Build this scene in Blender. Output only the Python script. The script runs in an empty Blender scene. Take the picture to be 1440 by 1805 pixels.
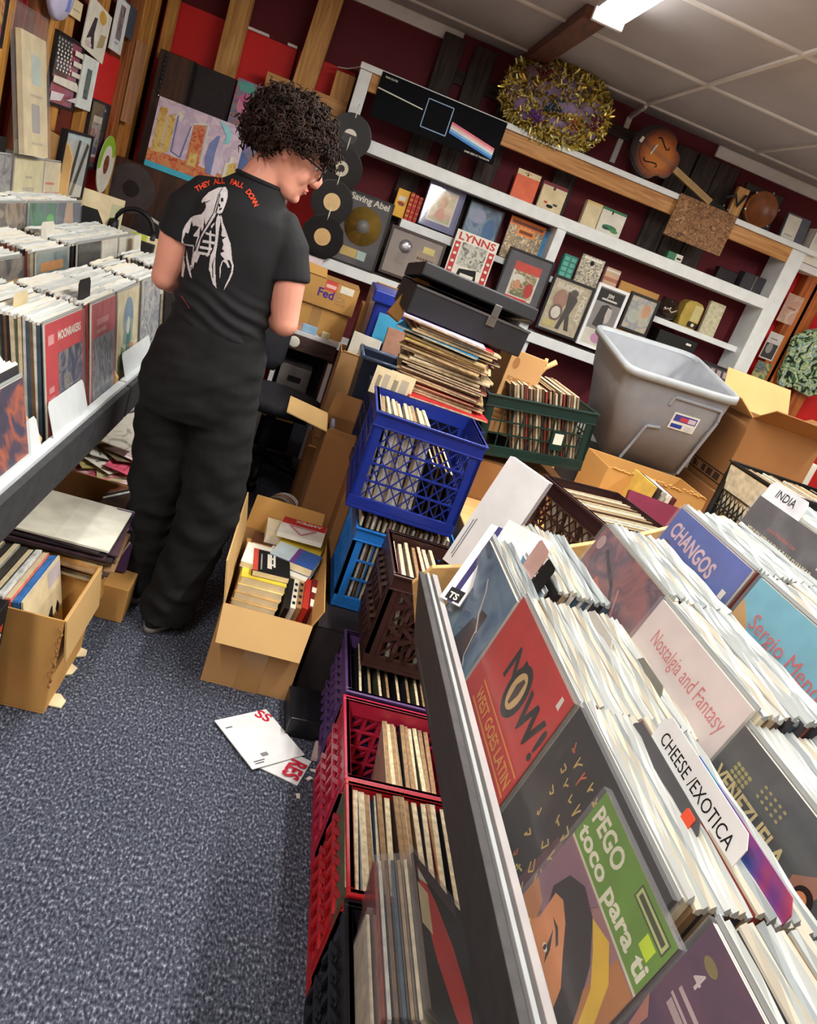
import bpy, math, random
from mathutils import Matrix, Vector, noise
from mathutils.bvhtree import BVHTree
random.seed(7)
C = bpy.context.scene.collection
sc = bpy.context.scene
R = math.radians

# ------------------------------------------------------------------ camera
CAM = ((0.9382, -0.0843, 0.3356), (0.2839, -0.3671, -0.8858), (0.1979, 0.9264, -0.3205))
FPX, CAMH = 1380.0, 1.5
cd = bpy.data.cameras.new('camera'); co = bpy.data.objects.new('camera', cd); C.objects.link(co)
cd.sensor_fit = 'HORIZONTAL'; cd.sensor_width = 36.0; cd.lens = 36.0 * FPX / 1440.0
cd.clip_start = 0.02
m = Matrix.Identity(4)
for i in range(3):
    m[i][0] = CAM[0][i]; m[i][1] = -CAM[1][i]; m[i][2] = -CAM[2][i]
m[2][3] = CAMH
co.matrix_world = m
sc.camera = co

# ------------------------------------------------------------------ light, exposure
sc.view_settings.view_transform = 'Standard'
sc.view_settings.look = 'None'
sc.view_settings.gamma = 1.0
sc.view_settings.exposure = 0.5
w = bpy.data.worlds.new('world'); sc.world = w; w.use_nodes = True
w.node_tree.nodes['Background'].inputs[0].default_value = (0.9, 0.95, 1.0, 1)
w.node_tree.nodes['Background'].inputs[1].default_value = 0.05
CEIL = 2.70
TUBES = [(0.90, 0.55, 3.93, 66.0), (2.95, 0.6, 4.1, 44.0), (-0.75, -1.35, 1.1, 38.0)]   # x, y0, y1, watts
for (x, y0, y1, e) in TUBES:
    ld = bpy.data.lights.new('tube_light', 'AREA'); ld.shape = 'RECTANGLE'
    ld.size = 0.09; ld.size_y = y1 - y0; ld.energy = e; ld.color = (1.0, 0.97, 0.92)
    lo = bpy.data.objects.new('tube_light', ld); C.objects.link(lo)
    lo.location = (x, (y0 + y1) / 2, CEIL - 0.115)


def P(u, v, x=None, y=None, z=None):
    """the point of the place seen at a pixel, on the plane x=, y= or z= of the room"""
    d = ((u - 720.0) / FPX, (v - 902.5) / FPX, 1.0)
    r = Vector([sum(CAM[k][i] * d[k] for k in range(3)) for i in range(3)])
    t = x / r[0] if x is not None else (y / r[1] if y is not None else (z - CAMH) / r[2])
    return Vector((r[0] * t, r[1] * t, r[2] * t + CAMH))


# ------------------------------------------------------------------ materials
def lin(c):
    o = []
    for k in c:
        k = k / 255.0
        o.append(k / 12.92 if k <= 0.04045 else ((k + 0.055) / 1.055) ** 2.4)
    return tuple(o) + (1.0,)

MATS = {}
def mat(col, rough=0.6, var=0.08, scale=14.0, metal=0.0, bump=0.0, stretch=None, spec=0.4, bscale=None):
    key = (tuple(col), rough, var, scale, metal, bump, stretch, spec, bscale)
    if key in MATS: return MATS[key]
    m = bpy.data.materials.new('surface_%d' % len(MATS)); m.use_nodes = True
    nt = m.node_tree; b = nt.nodes['Principled BSDF']
    b.inputs['Roughness'].default_value = rough; b.inputs['Metallic'].default_value = metal
    b.inputs['Specular IOR Level'].default_value = spec
    c = lin(col)
    tc = nt.nodes.new('ShaderNodeTexCoord'); mp = nt.nodes.new('ShaderNodeMapping')
    nt.links.new(tc.outputs['Object'], mp.inputs[0])
    if stretch: mp.inputs['Scale'].default_value = stretch
    n = nt.nodes.new('ShaderNodeTexNoise'); n.inputs['Scale'].default_value = scale; n.inputs['Detail'].default_value = 3
    nt.links.new(mp.outputs[0], n.inputs['Vector'])
    r = nt.nodes.new('ShaderNodeValToRGB')
    r.color_ramp.elements[0].position = 0.3; r.color_ramp.elements[1].position = 0.7
    r.color_ramp.elements[0].color = tuple(max(0, k * (1 - var * 2)) for k in c[:3]) + (1,)
    r.color_ramp.elements[1].color = tuple(min(1, k * (1 + var * 2)) for k in c[:3]) + (1,)
    nt.links.new(n.outputs[0], r.inputs[0]); nt.links.new(r.outputs[0], b.inputs['Base Color'])
    if bump:
        bn = nt.nodes.new('ShaderNodeTexNoise'); bn.inputs['Scale'].default_value = bscale or scale * 3
        nt.links.new(mp.outputs[0], bn.inputs['Vector'])
        bp = nt.nodes.new('ShaderNodeBump'); bp.inputs['Strength'].default_value = bump; bp.inputs['Distance'].default_value = 0.004
        nt.links.new(bn.outputs[0], bp.inputs['Height']); nt.links.new(bp.outputs[0], b.inputs['Normal'])
    MATS[key] = m
    return m

def pic(cols, scale=9.0, seed=0.0, rough=0.35, distort=1.2, detail=3.0, stretch=(1, 1, 1)):
    """a printed picture: patches of ink of several colours"""
    key = ('pic', tuple(map(tuple, cols)), scale, seed, rough, distort, stretch)
    if key in MATS: return MATS[key]
    m = bpy.data.materials.new('print_%d' % len(MATS)); m.use_nodes = True
    nt = m.node_tree; b = nt.nodes['Principled BSDF']; b.inputs['Roughness'].default_value = rough
    tc = nt.nodes.new('ShaderNodeTexCoord'); mp = nt.nodes.new('ShaderNodeMapping')
    mp.inputs['Location'].default_value = (seed, seed * 1.7, seed * 0.6); mp.inputs['Scale'].default_value = stretch
    nt.links.new(tc.outputs['Object'], mp.inputs[0])
    n = nt.nodes.new('ShaderNodeTexNoise'); n.inputs['Scale'].default_value = scale
    n.inputs['Detail'].default_value = detail; n.inputs['Distortion'].default_value = distort
    nt.links.new(mp.outputs[0], n.inputs['Vector'])
    r = nt.nodes.new('ShaderNodeValToRGB'); e = r.color_ramp.elements
    k = len(cols)
    for i, c in enumerate(cols):
        p = 0.32 + 0.36 * i / max(1, k - 1)
        if i == 0: e[0].position = p; e[0].color = lin(c)
        elif i == k - 1: e[-1].position = p; e[-1].color = lin(c)
        else:
            q = e.new(p); q.color = lin(c)
    nt.links.new(n.outputs[0], r.inputs[0]); nt.links.new(r.outputs[0], b.inputs['Base Color'])
    MATS[key] = m
    return m

def wood(col, dark, along='z', rough=0.55, scale=5.0):
    key = ('wood', tuple(col), tuple(dark), along, rough, scale)
    if key in MATS: return MATS[key]
    m = bpy.data.materials.new('wood_%d' % len(MATS)); m.use_nodes = True
    nt = m.node_tree; b = nt.nodes['Principled BSDF']; b.inputs['Roughness'].default_value = rough
    tc = nt.nodes.new('ShaderNodeTexCoord'); mp = nt.nodes.new('ShaderNodeMapping')
    s = {'x': (0.25, 3, 3), 'y': (3, 0.25, 3), 'z': (3, 3, 0.25)}[along]
    mp.inputs['Scale'].default_value = s
    nt.links.new(tc.outputs['Object'], mp.inputs[0])
    n = nt.nodes.new('ShaderNodeTexNoise'); n.inputs['Scale'].default_value = scale * 1.6
    n.inputs['Detail'].default_value = 6; n.inputs['Distortion'].default_value = 1.8
    nt.links.new(mp.outputs[0], n.inputs['Vector'])
    r = nt.nodes.new('ShaderNodeValToRGB'); r.color_ramp.elements[0].position = 0.34; r.color_ramp.elements[1].position = 0.62
    r.color_ramp.elements[0].color = lin(dark); r.color_ramp.elements[1].color = lin(col)
    nt.links.new(n.outputs[0], r.inputs[0]); nt.links.new(r.outputs[0], b.inputs['Base Color'])
    bp = nt.nodes.new('ShaderNodeBump'); bp.inputs['Strength'].default_value = 0.15; bp.inputs['Distance'].default_value = 0.003
    nt.links.new(n.outputs[0], bp.inputs['Height']); nt.links.new(bp.outputs[0], b.inputs['Normal'])
    MATS[key] = m
    return m

def emit(col, s):
    m = bpy.data.materials.new('glow'); m.use_nodes = True
    b = m.node_tree.nodes['Principled BSDF']
    b.inputs['Emission Color'].default_value = lin(col); b.inputs['Emission Strength'].default_value = s
    return m

def clear(name, tint, alpha, rough=0.12, bump=0.0):
    """thin clear plastic or glass: mostly see-through, with a gloss"""
    m = bpy.data.materials.new(name); m.use_nodes = True
    nt = m.node_tree; nt.nodes.remove(nt.nodes['Principled BSDF'])
    out = nt.nodes['Material Output']
    tr = nt.nodes.new('ShaderNodeBsdfTransparent'); tr.inputs[0].default_value = (0.97, 0.97, 0.97, 1)
    df = nt.nodes.new('ShaderNodeBsdfDiffuse'); df.inputs[0].default_value = lin(tint)
    gl = nt.nodes.new('ShaderNodeBsdfGlossy'); gl.inputs['Roughness'].default_value = rough
    a = nt.nodes.new('ShaderNodeMixShader'); a.inputs[0].default_value = alpha
    nt.links.new(tr.outputs[0], a.inputs[1]); nt.links.new(df.outputs[0], a.inputs[2])
    fr = nt.nodes.new('ShaderNodeLayerWeight'); fr.inputs[0].default_value = 0.5
    pw = nt.nodes.new('ShaderNodeMath'); pw.operation = 'POWER'; pw.inputs[1].default_value = 5.0; nt.links.new(fr.outputs['Facing'], pw.inputs[0])
    ma = nt.nodes.new('ShaderNodeMath'); ma.operation = 'MULTIPLY_ADD'; ma.inputs[1].default_value = 0.6; ma.inputs[2].default_value = 0.035; nt.links.new(pw.outputs[0], ma.inputs[0])
    g = nt.nodes.new('ShaderNodeMixShader'); nt.links.new(ma.outputs[0], g.inputs[0])
    nt.links.new(a.outputs[0], g.inputs[1]); nt.links.new(gl.outputs[0], g.inputs[2])
    if bump:
        tc = nt.nodes.new('ShaderNodeTexCoord'); n = nt.nodes.new('ShaderNodeTexNoise'); n.inputs['Scale'].default_value = 11
        mp = nt.nodes.new('ShaderNodeMapping'); mp.inputs['Scale'].default_value = (1, .35, 1)
        nt.links.new(tc.outputs['Object'], mp.inputs[0]); nt.links.new(mp.outputs[0], n.inputs['Vector'])
        bp = nt.nodes.new('ShaderNodeBump'); bp.inputs['Strength'].default_value = bump; bp.inputs['Distance'].default_value = 0.01
        nt.links.new(n.outputs[0], bp.inputs['Height']); nt.links.new(bp.outputs[0], gl.inputs['Normal']); nt.links.new(bp.outputs[0], fr.inputs['Normal'])
    nt.links.new(g.outputs[0], out.inputs[0])
    return m

WHITE = mat((232, 234, 234), 0.45, 0.03)
OFFW = mat((226, 222, 208), 0.6, 0.05)
CREAM = mat((224, 208, 168), 0.65, 0.07)
BLACK = mat((16, 16, 18), 0.5, 0.15)
INK = mat((10, 10, 11), 0.7, 0.1)
CHAR = mat((44, 43, 46), 0.6, 0.1)
CARD = mat((186, 142, 92), 0.85, 0.05, 3.0, bump=0.08, bscale=60)
CARDD = mat((150, 104, 60), 0.85, 0.06, 3.0, bump=0.08, bscale=60)
CARDY = mat((198, 150, 84), 0.85, 0.05, 3.0)
KRAFT = mat((206, 168, 110), 0.8, 0.05, 4.0)
TAPE = mat((176, 134, 84), 0.25, 0.05, 6.0)
OAK = wood((214, 164, 96), (178, 122, 58), 'z')
OAKX = wood((206, 152, 88), (166, 108, 52), 'x')
PLY = wood((222, 180, 118), (196, 148, 86), 'x', 0.6, 3.0)
PINE = wood((205, 150, 72), (160, 100, 40), 'z')
PINED = wood((160, 96, 44), (104, 56, 24), 'z')
BARN = wood((66, 54, 50), (34, 28, 27), 'z', 0.85, 7.0)
BARNX = wood((62, 50, 46), (32, 26, 25), 'x', 0.85, 7.0)
WALNUT = wood((74, 40, 22), (38, 19, 11), 'z', 0.45)
FILM = clear('clear_film', (235, 240, 242), 0.07, 0.16, 0.5)
GLASS = clear('picture_glass', (220, 225, 225), 0.02, 0.06)
STEEL = mat((150, 152, 155), 0.3, 0.05, metal=1.0)


# ------------------------------------------------------------------ mesh helpers
def basis(origin, xd, yd):
    xd = Vector(xd).normalized(); yd = Vector(yd); yd = (yd - xd * yd.dot(xd)).normalized(); zd = xd.cross(yd)
    M = Matrix.Identity(4)
    for i in range(3):
        M[i][0] = xd[i]; M[i][1] = yd[i]; M[i][2] = zd[i]; M[i][3] = origin[i]
    return M

def T(x, y, z): return Matrix.Translation((x, y, z))
def RZ(a): return Matrix.Rotation(R(a), 4, 'Z')
def RX(a): return Matrix.Rotation(R(a), 4, 'X')
def RY(a): return Matrix.Rotation(R(a), 4, 'Y')

_TXT = {}
def text_geo(s, bold):
    k = (s, bold)
    if k not in _TXT:
        cu = bpy.data.curves.new('t', 'FONT'); cu.body = s; cu.size = 1.0; cu.resolution_u = 3
        cu.offset = 0.028 if bold else 0.0
        o = bpy.data.objects.new('t', cu); C.objects.link(o)
        dg = bpy.context.evaluated_depsgraph_get(); dg.update()
        me = o.evaluated_get(dg).to_mesh()
        vs = [tuple(v.co) for v in me.vertices]; fs = [tuple(p.vertices) for p in me.polygons]
        o.evaluated_get(dg).to_mesh_clear()
        bpy.data.objects.remove(o); bpy.data.curves.remove(cu)
        xs = [v[0] for v in vs] or [0]
        _TXT[k] = (vs, fs, max(xs))
    return _TXT[k]

class MB:
    def __init__(s): s.v = []; s.f = []; s.m = []; s.s = []; s.mats = []
    def mi(s, mt):
        if mt not in s.mats: s.mats.append(mt)
        return s.mats.index(mt)
    def add(s, vs, fs, mt, M=None, smooth=False):
        o = len(s.v); i = s.mi(mt)
        for v in vs:
            v = Vector(v); s.v.append(M @ v if M is not None else v)
        for f in fs: s.f.append([o + k for k in f]); s.m.append(i); s.s.append(smooth)
        return s
    def box(s, lo, hi, mt, M=None):
        a, b, c = lo; d, e, f = hi
        return s.add([(a, b, c), (d, b, c), (d, e, c), (a, e, c), (a, b, f), (d, b, f), (d, e, f), (a, e, f)],
                     [(3, 2, 1, 0), (4, 5, 6, 7), (0, 1, 5, 4), (1, 2, 6, 5), (2, 3, 7, 6), (3, 0, 4, 7)], mt, M)
    def bar(s, p, q, a, b, mt, up=(0, 0, 1)):
        p = Vector(p); q = Vector(q); d = q - p; L = d.length
        if L < 1e-6: return s
        u = Vector(up)
        if abs(d.normalized().dot(u)) > 0.95: u = Vector((1, 0, 0)) if abs(d.normalized().x) < .9 else Vector((0, 1, 0))
        M = basis(p, d, u)
        return s.box((0, -a / 2, -b / 2), (L, a / 2, b / 2), mt, M)
    def prism(s, poly, z0, z1, mt, M=None):
        n = len(poly)
        vs = [(x, y, z0) for x, y in poly] + [(x, y, z1) for x, y in poly]
        fs = [tuple(range(n))[::-1], tuple(range(n, 2 * n))] + [(i, (i + 1) % n, n + (i + 1) % n, n + i) for i in range(n)]
        return s.add(vs, fs, mt, M)
    def flat(s, poly, z, mt, M=None):
        return s.add([(x, y, z) for x, y in poly], [tuple(range(len(poly)))], mt, M)
    def hull(s, bot, top, mt, M=None):
        n = len(bot)
        return s.add(list(bot) + list(top), [tuple(range(n))[::-1], tuple(range(n, 2 * n))] + [(i, (i + 1) % n, n + (i + 1) % n, n + i) for i in range(n)], mt, M)
    def lathe(s, prof, n, mt, M=None, smooth=True):
        vs = []; fs = []
        for r, z in prof:
            for k in range(n):
                a = 2 * math.pi * k / n; vs.append((r * math.cos(a), r * math.sin(a), z))
        for i in range(len(prof) - 1):
            for k in range(n):
                k2 = (k + 1) % n; fs.append((i * n + k, i * n + k2, (i + 1) * n + k2, (i + 1) * n + k))
        if prof[0][0] > 1e-6: fs.append(tuple(range(n))[::-1])
        if prof[-1][0] > 1e-6: fs.append(tuple((len(prof) - 1) * n + k for k in range(n)))
        return s.add(vs, fs, mt, M, smooth)
    def tube(s, pts, r, n, mt, smooth=True, M=None, flat=1.0):
        pts = [Vector(p) for p in pts]; rs = r if isinstance(r, (list, tuple)) else [r] * len(pts)
        vs = []; fs = []; nrm = None
        for i, p in enumerate(pts):
            d = (pts[min(i + 1, len(pts) - 1)] - pts[max(i - 1, 0)])
            d = d.normalized() if d.length > 1e-9 else Vector((0, 0, 1))
            if nrm is None:
                u = Vector((0, 0, 1)) if abs(d.z) < .9 else Vector((0, 1, 0)); nrm = (u - d * u.dot(d)).normalized()
            else:
                nrm = nrm - d * nrm.dot(d); nrm = nrm.normalized() if nrm.length > 1e-6 else d.orthogonal().normalized()
            b = d.cross(nrm)
            for k in range(n):
                a = 2 * math.pi * k / n; vs.append(p + nrm * (math.cos(a) * rs[i] * flat) + b * (math.sin(a) * rs[i]))
        for i in range(len(pts) - 1):
            for k in range(n):
                k2 = (k + 1) % n; fs.append((i * n + k, i * n + k2, (i + 1) * n + k2, (i + 1) * n + k))
        fs.append(tuple(range(n))[::-1]); fs.append(tuple((len(pts) - 1) * n + k for k in range(n)))
        return s.add(vs, fs, mt, M, smooth)
    def loft(s, secs, n, mt, M=None):
        """closed skin over horizontal ovals (cx, cy, z, rx, ry)"""
        vs = []; fs = []
        for cx, cy, z, rx, ry in secs:
            for k in range(n):
                a = 2 * math.pi * k / n; vs.append((cx + rx * math.cos(a), cy + ry * math.sin(a), z))
        for i in range(len(secs) - 1):
            for k in range(n):
                k2 = (k + 1) % n; fs.append((i * n + k, i * n + k2, (i + 1) * n + k2, (i + 1) * n + k))
        fs.append(tuple(range(n))[::-1]); fs.append(tuple((len(secs) - 1) * n + k for k in range(n)))
        return s.add(vs, fs, mt, M, True)
    def ball(s, c, rx, ry, rz, mt, M=None, n=16):
        secs = []
        for i in range(1, n):
            t = math.pi * i / n - math.pi / 2
            secs.append((c[0], c[1], c[2] + rz * math.sin(t), rx * math.cos(t), ry * math.cos(t)))
        return s.loft(secs, n + 4, mt, M)
    def text(s, t, x, y, size, mt, M, z=0.0, bold=True, align='l', rot=0.0, sx=1.0, fit=None):
        vs, fs, wd = text_geo(t, bold)
        if fit: sx = fit / (wd * size)
        ox = {'l': 0, 'c': -wd / 2, 'r': -wd}[align]
        ca, sa = math.cos(R(rot)), math.sin(R(rot)); o = []
        for (a, b, c) in vs:
            a = (a + ox) * size * sx; b = b * size
            o.append((x + a * ca - b * sa, y + a * sa + b * ca, z))
        return s.add(o, fs, mt, M)
    def art(s, M, w, h, ops, z=0.0005, dz=0.0003):
        for i, op in enumerate(ops):
            zz = z + dz * i; k = op[0]; mt = op[1]
            if k == 'r':
                x0, y0, x1, y1 = op[2:6]; s.flat([(x0 * w, y0 * h), (x1 * w, y0 * h), (x1 * w, y1 * h), (x0 * w, y1 * h)], zz, mt, M)
            elif k == 'p': s.flat([(x * w, y * h) for x, y in op[2]], zz, mt, M)
            elif k == 'e':
                cx, cy, rx, ry = op[2:6]
                s.flat([((cx + rx * math.cos(a * math.pi / 14)) * w, (cy + ry * math.sin(a * math.pi / 14)) * h) for a in range(28)], zz, mt, M)
            elif k == 't':
                t, x, y, sz = op[2:6]; kw = op[6] if len(op) > 6 else {}
                kw = dict(kw)
                if 'fit' in kw: kw['fit'] *= w
                s.text(t, x * w, y * h, sz * h, mt, M, zz, **kw)
            elif k == 'l':
                pts, lw = op[2], op[3]
                for (a, b) in zip(pts, pts[1:]):
                    A = Vector((a[0] * w, a[1] * h)); B = Vector((b[0] * w, b[1] * h)); d = B - A
                    if d.length < 1e-7: continue
                    nn = Vector((-d.y, d.x)).normalized() * lw * h / 2
                    s.flat([A - nn, B - nn, B + nn, A + nn], zz, mt, M)
        return s
    def build(s, name, parent=None, bevel=0.0, loc=None, rotz=0.0, sub=0):
        me = bpy.data.meshes.new(name); me.from_pydata([tuple(v) for v in s.v], [], s.f)
        for mt in s.mats: me.materials.append(mt)
        me.polygons.foreach_set('material_index', s.m); me.polygons.foreach_set('use_smooth', s.s); me.update()
        o = bpy.data.objects.new(name, me); C.objects.link(o)
        if loc is not None: o.location = loc
        if rotz: o.rotation_euler = (0, 0, R(rotz))
        if parent is not None:
            o.parent = parent
        if bevel:
            b = o.modifiers.new('bevel', 'BEVEL'); b.width = bevel; b.segments = 2; b.limit_method = 'ANGLE'; b.angle_limit = R(40)
        if sub:
            b = o.modifiers.new('sub', 'SUBSURF'); b.levels = sub; b.render_levels = sub
        return o

def tag(o, label, cat, group=None, kind=None):
    o['label'] = label; o['category'] = cat
    if group: o['group'] = group
    if kind: o['kind'] = kind
    return o

def thing(name, label, cat, M=None, group=None):
    o = bpy.data.objects.new(name, None); C.objects.link(o); o.empty_display_size = 0.05
    if M is not None: o.matrix_world = M
    return tag(o, label, cat, group)

def struct(name, mb, **k):
    o = mb.build(name, **k); o['kind'] = 'structure'
    o['label'] = name.replace('_', ' '); return o

def dup(o, M=None, parent=None, label=None):
    c = o.copy(); C.objects.link(c)
    if parent is not None: c.parent = parent
    for ch in list(o.children): dup(ch, None, c)
    if M is not None: c.matrix_world = M
    if label: c['label'] = label
    return c
# ------------------------------------------------------------------ the room
XL, XR, YB, YF = -1.32, 4.6, 5.62, -1.7
CARPET = bpy.data.materials.new('carpet'); CARPET.use_nodes = True
nt = CARPET.node_tree; b = nt.nodes['Principled BSDF']; b.inputs['Roughness'].default_value = 0.95
b.inputs['Specular IOR Level'].default_value = 0.1
tc = nt.nodes.new('ShaderNodeTexCoord')
n1 = nt.nodes.new('ShaderNodeTexNoise'); n1.inputs['Scale'].default_value = 165; n1.inputs['Detail'].default_value = 3
mpc = nt.nodes.new('ShaderNodeMapping'); mpc.inputs['Scale'].default_value = (1.0, 0.55, 1.0)
nt.links.new(tc.outputs['Object'], mpc.inputs[0]); nt.links.new(mpc.outputs[0], n1.inputs['Vector'])
r1 = nt.nodes.new('ShaderNodeValToRGB'); e = r1.color_ramp.elements
e[0].position = 0.34; e[0].color = lin((42, 45, 55)); e[1].position = 0.70; e[1].color = lin((156, 161, 172))
q = e.new(0.48); q.color = lin((70, 74, 87)); q = e.new(0.58); q.color = lin((92, 97, 110))
nt.links.new(n1.outputs[0], r1.inputs[0])
n2 = nt.nodes.new('ShaderNodeTexNoise'); n2.inputs['Scale'].default_value = 3.5; n2.inputs['Detail'].default_value = 4
nt.links.new(tc.outputs['Object'], n2.inputs['Vector'])
r2 = nt.nodes.new('ShaderNodeValToRGB'); r2.color_ramp.elements[0].color = (.72, .72, .74, 1); r2.color_ramp.elements[1].color = (1.1, 1.1, 1.1, 1)
nt.links.new(n2.outputs[0], r2.inputs[0])
mx = nt.nodes.new('ShaderNodeMix'); mx.data_type = 'RGBA'; mx.blend_type = 'MULTIPLY'; mx.inputs[0].default_value = 1.0
nt.links.new(r1.outputs[0], mx.inputs[6]); nt.links.new(r2.outputs[0], mx.inputs[7]); nt.links.new(mx.outputs[2], b.inputs['Base Color'])
bp = nt.nodes.new('ShaderNodeBump'); bp.inputs['Strength'].default_value = 0.5; bp.inputs['Distance'].default_value = 0.004
nt.links.new(n1.outputs[0], bp.inputs['Height']); nt.links.new(bp.outputs[0], b.inputs['Normal'])

MAROON = mat((96, 22, 34), 0.75, 0.05, 2.0)
RED = mat((214, 34, 34), 0.6, 0.05, 2.0)
REDD = mat((150, 30, 28), 0.7, 0.08, 2.0)
REDBRN = mat((104, 38, 24), 0.7, 0.1, 3.0)
TILE = mat((176, 172, 174), 0.8, 0.04, 2.5, bump=0.15, bscale=70)
TBAR = mat((214, 208, 202), 0.5, 0.03)
TRIMW = mat((226, 222, 222), 0.5, 0.03)
SHELFW = mat((228, 232, 232), 0.4, 0.03)

struct('floor', MB().box((XL, YF, -0.1), (XR, YB, 0), CARPET))
struct('ceiling', MB().box((XL, YF, CEIL), (XR, YB, CEIL + 0.1), TILE))
struct('wall_back', MB().box((XL - 0.1, YB, 0), (XR + 0.1, YB + 0.1, CEIL), MAROON))
struct('wall_left', MB().box((XL - 0.1, YF, 0), (XL, YB, CEIL), REDBRN))
WALLP = mat((206, 196, 180), 0.7, 0.05, 2.0)
struct('wall_right', MB().box((XR, YF, 0), (XR + 0.1, YB, CEIL), WALLP))
struct('wall_front', MB().box((XL - 0.1, YF - 0.1, 0), (XR + 0.1, YF, CEIL), WALLP))
# suspended ceiling grid
gb = MB()
for y in (5.36, 4.5, 3.58, 2.7, 1.8, 0.9, 0, -0.9): gb.box((XL, y - 0.012, CEIL - 0.012), (XR, y + 0.012, CEIL + 0.002), TBAR)
for x in (-0.75, 0.05, 1.65, 2.45, 3.25, 4.05): gb.box((x - 0.012, YF, CEIL - 0.0125), (x + 0.012, YB - .25, CEIL + 0.002), TBAR)
struct('trim_1', gb)
struct('trim_2', MB().box((-0.55, YB - 0.03, CEIL - 0.075), (0.45, YB, CEIL), TRIMW).box((2.3, YB - 0.03, CEIL - 0.075), (XR, YB, CEIL), TRIMW), bevel=0.006)
cab = MB(); a = P(1252, 152, z=CEIL - .01); d = P(1207, 168, z=CEIL - .01); f = P(1185, 222, y=YB - .02)
cab.bar((1.65, YB - .25, CEIL - .015), (1.65, YB - .01, CEIL - .06), .03, .02, TBAR).bar((1.65, YB - .012, CEIL - .06), (1.65, YB - .012, 2.35), .035, .02, TBAR)
tag(cab.build('cable_channel'), 'white cable channel running down the wall behind the stringed instrument', 'cable cover')
# bright red panels fixed to the lower back wall, left of the shelves
rb = MB()
for x0, x1 in ((-1.3, -0.92), (-0.9, -0.5), (-0.48, -0.12)): rb.box((x0, YB - 0.025, 0.02), (x1, YB, 2.25), RED)
rb.box((-0.93, YB - 0.05, 2.25), (-0.68, YB, 2.265), TRIMW).box((-0.56, YB - 0.05, 2.25), (-0.5, YB, 2.265), TRIMW)
rb.box((3.14, YB - 0.025, 0.02), (XR, YB, 2.42), RED)
struct('trim_3', rb)
# posts against the back wall
def post(x, y, wx, wy, z0, z1, mt, label, name='wooden_post', lean=0.0, cat='post', grp=None):
    h = (z1 - z0)
    o = MB().hull([(x - wx / 2, y - wy / 2, z0), (x + wx / 2, y - wy / 2, z0), (x + wx / 2, y + wy / 2, z0), (x - wx / 2, y + wy / 2, z0)],
                  [(x - wx / 2 + lean, y - wy / 2, z1), (x + wx / 2 + lean, y - wy / 2, z1), (x + wx / 2 + lean, y + wy / 2, z1), (x - wx / 2 + lean, y + wy / 2, z1)], mt).build(name, bevel=0.003)
    return tag(o, label, cat, grp)
post(-0.87, 5.53, 0.125, 0.09, 0, CEIL, OAK, 'pale timber post on the red wall above the black loudspeaker')
post(-0.50, 5.53, 0.135, 0.09, 0, CEIL, OAK, 'knotted pale timber post directly above the curly head', lean=0.13)
post(-0.17, 5.50, 0.12, 0.07, 1.7, P(608, 130, y=5.5).z, OAK, 'short timber stub left of the white shelf unit top')
br = MB().box((-0.62, 5.44, 1.965), (-0.11, 5.48, 2.06), OAKX)
tag(br.build('timber_brace', bevel=0.003), 'horizontal timber brace between post and shelf unit behind the head', 'brace')
post(-1.235, 5.5, 0.06, 0.06, 1.9, CEIL, PINE, 'narrow timber post in the wall corner above the brown cabinet')
# dark rough planks behind the shelves, seen above them and through them
pl = thing('plank_panel', 'dark rough plank frame behind the shelf unit, right of its raised left end', 'plank frame')
for x in (P(795, 90, y=5.58).x, P(852, 105, y=5.58).x, 0.86):
    MB().box((x - .07, 5.55, 1.2), (x + .07, 5.595, 2.66), BARN).build('plank', pl, bevel=0.003)
MB().box((0.4, 5.596, 2.42), (1.0, 5.62, 2.5), BARNX).build('cross_rail', pl)
pl = thing('plank_panel', 'dark rough plank frame behind the sunburst stringed instrument', 'plank frame')
for u in (1000, 1195, 1240, 1282):
    x = P(u, 300, y=5.58).x
    MB().box((x - .075, 5.55, 1.9), (x + .075, 5.595, 2.6), BARN).build('plank', pl, bevel=0.003)
MB().box((1.05, 5.596, 2.5), (2.5, 5.62, 2.57), BARNX).build('cross_rail', pl)
for u, lb in ((1418, 'orange timber stud just right of the white shelf unit'), (1398, 'orange timber stud behind the tie dye wall hanging'), (1447, 'orange timber stud at the right edge above the open cardboard flaps')):
    x = P(u, 560 if u != 1447 else 620, y=5.52).x
    post(x, 5.54, 0.11, 0.09, 0, 2.36, wood((190, 104, 42), (140, 66, 24), 'z'), lb)
# brown wooden wires: a thin white wire from the post to the shelf unit
wr = MB(); pa = [P(595, 118, y=5.5), P(612, 121, y=5.5), P(628, 119, y=5.45), P(640, 116, y=5.4)]
wr.tube(pa, 0.004, 6, WHITE)
tag(wr.build('wire'), 'thin white wire looping to the top left corner of the white shelf unit', 'wire')

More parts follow.
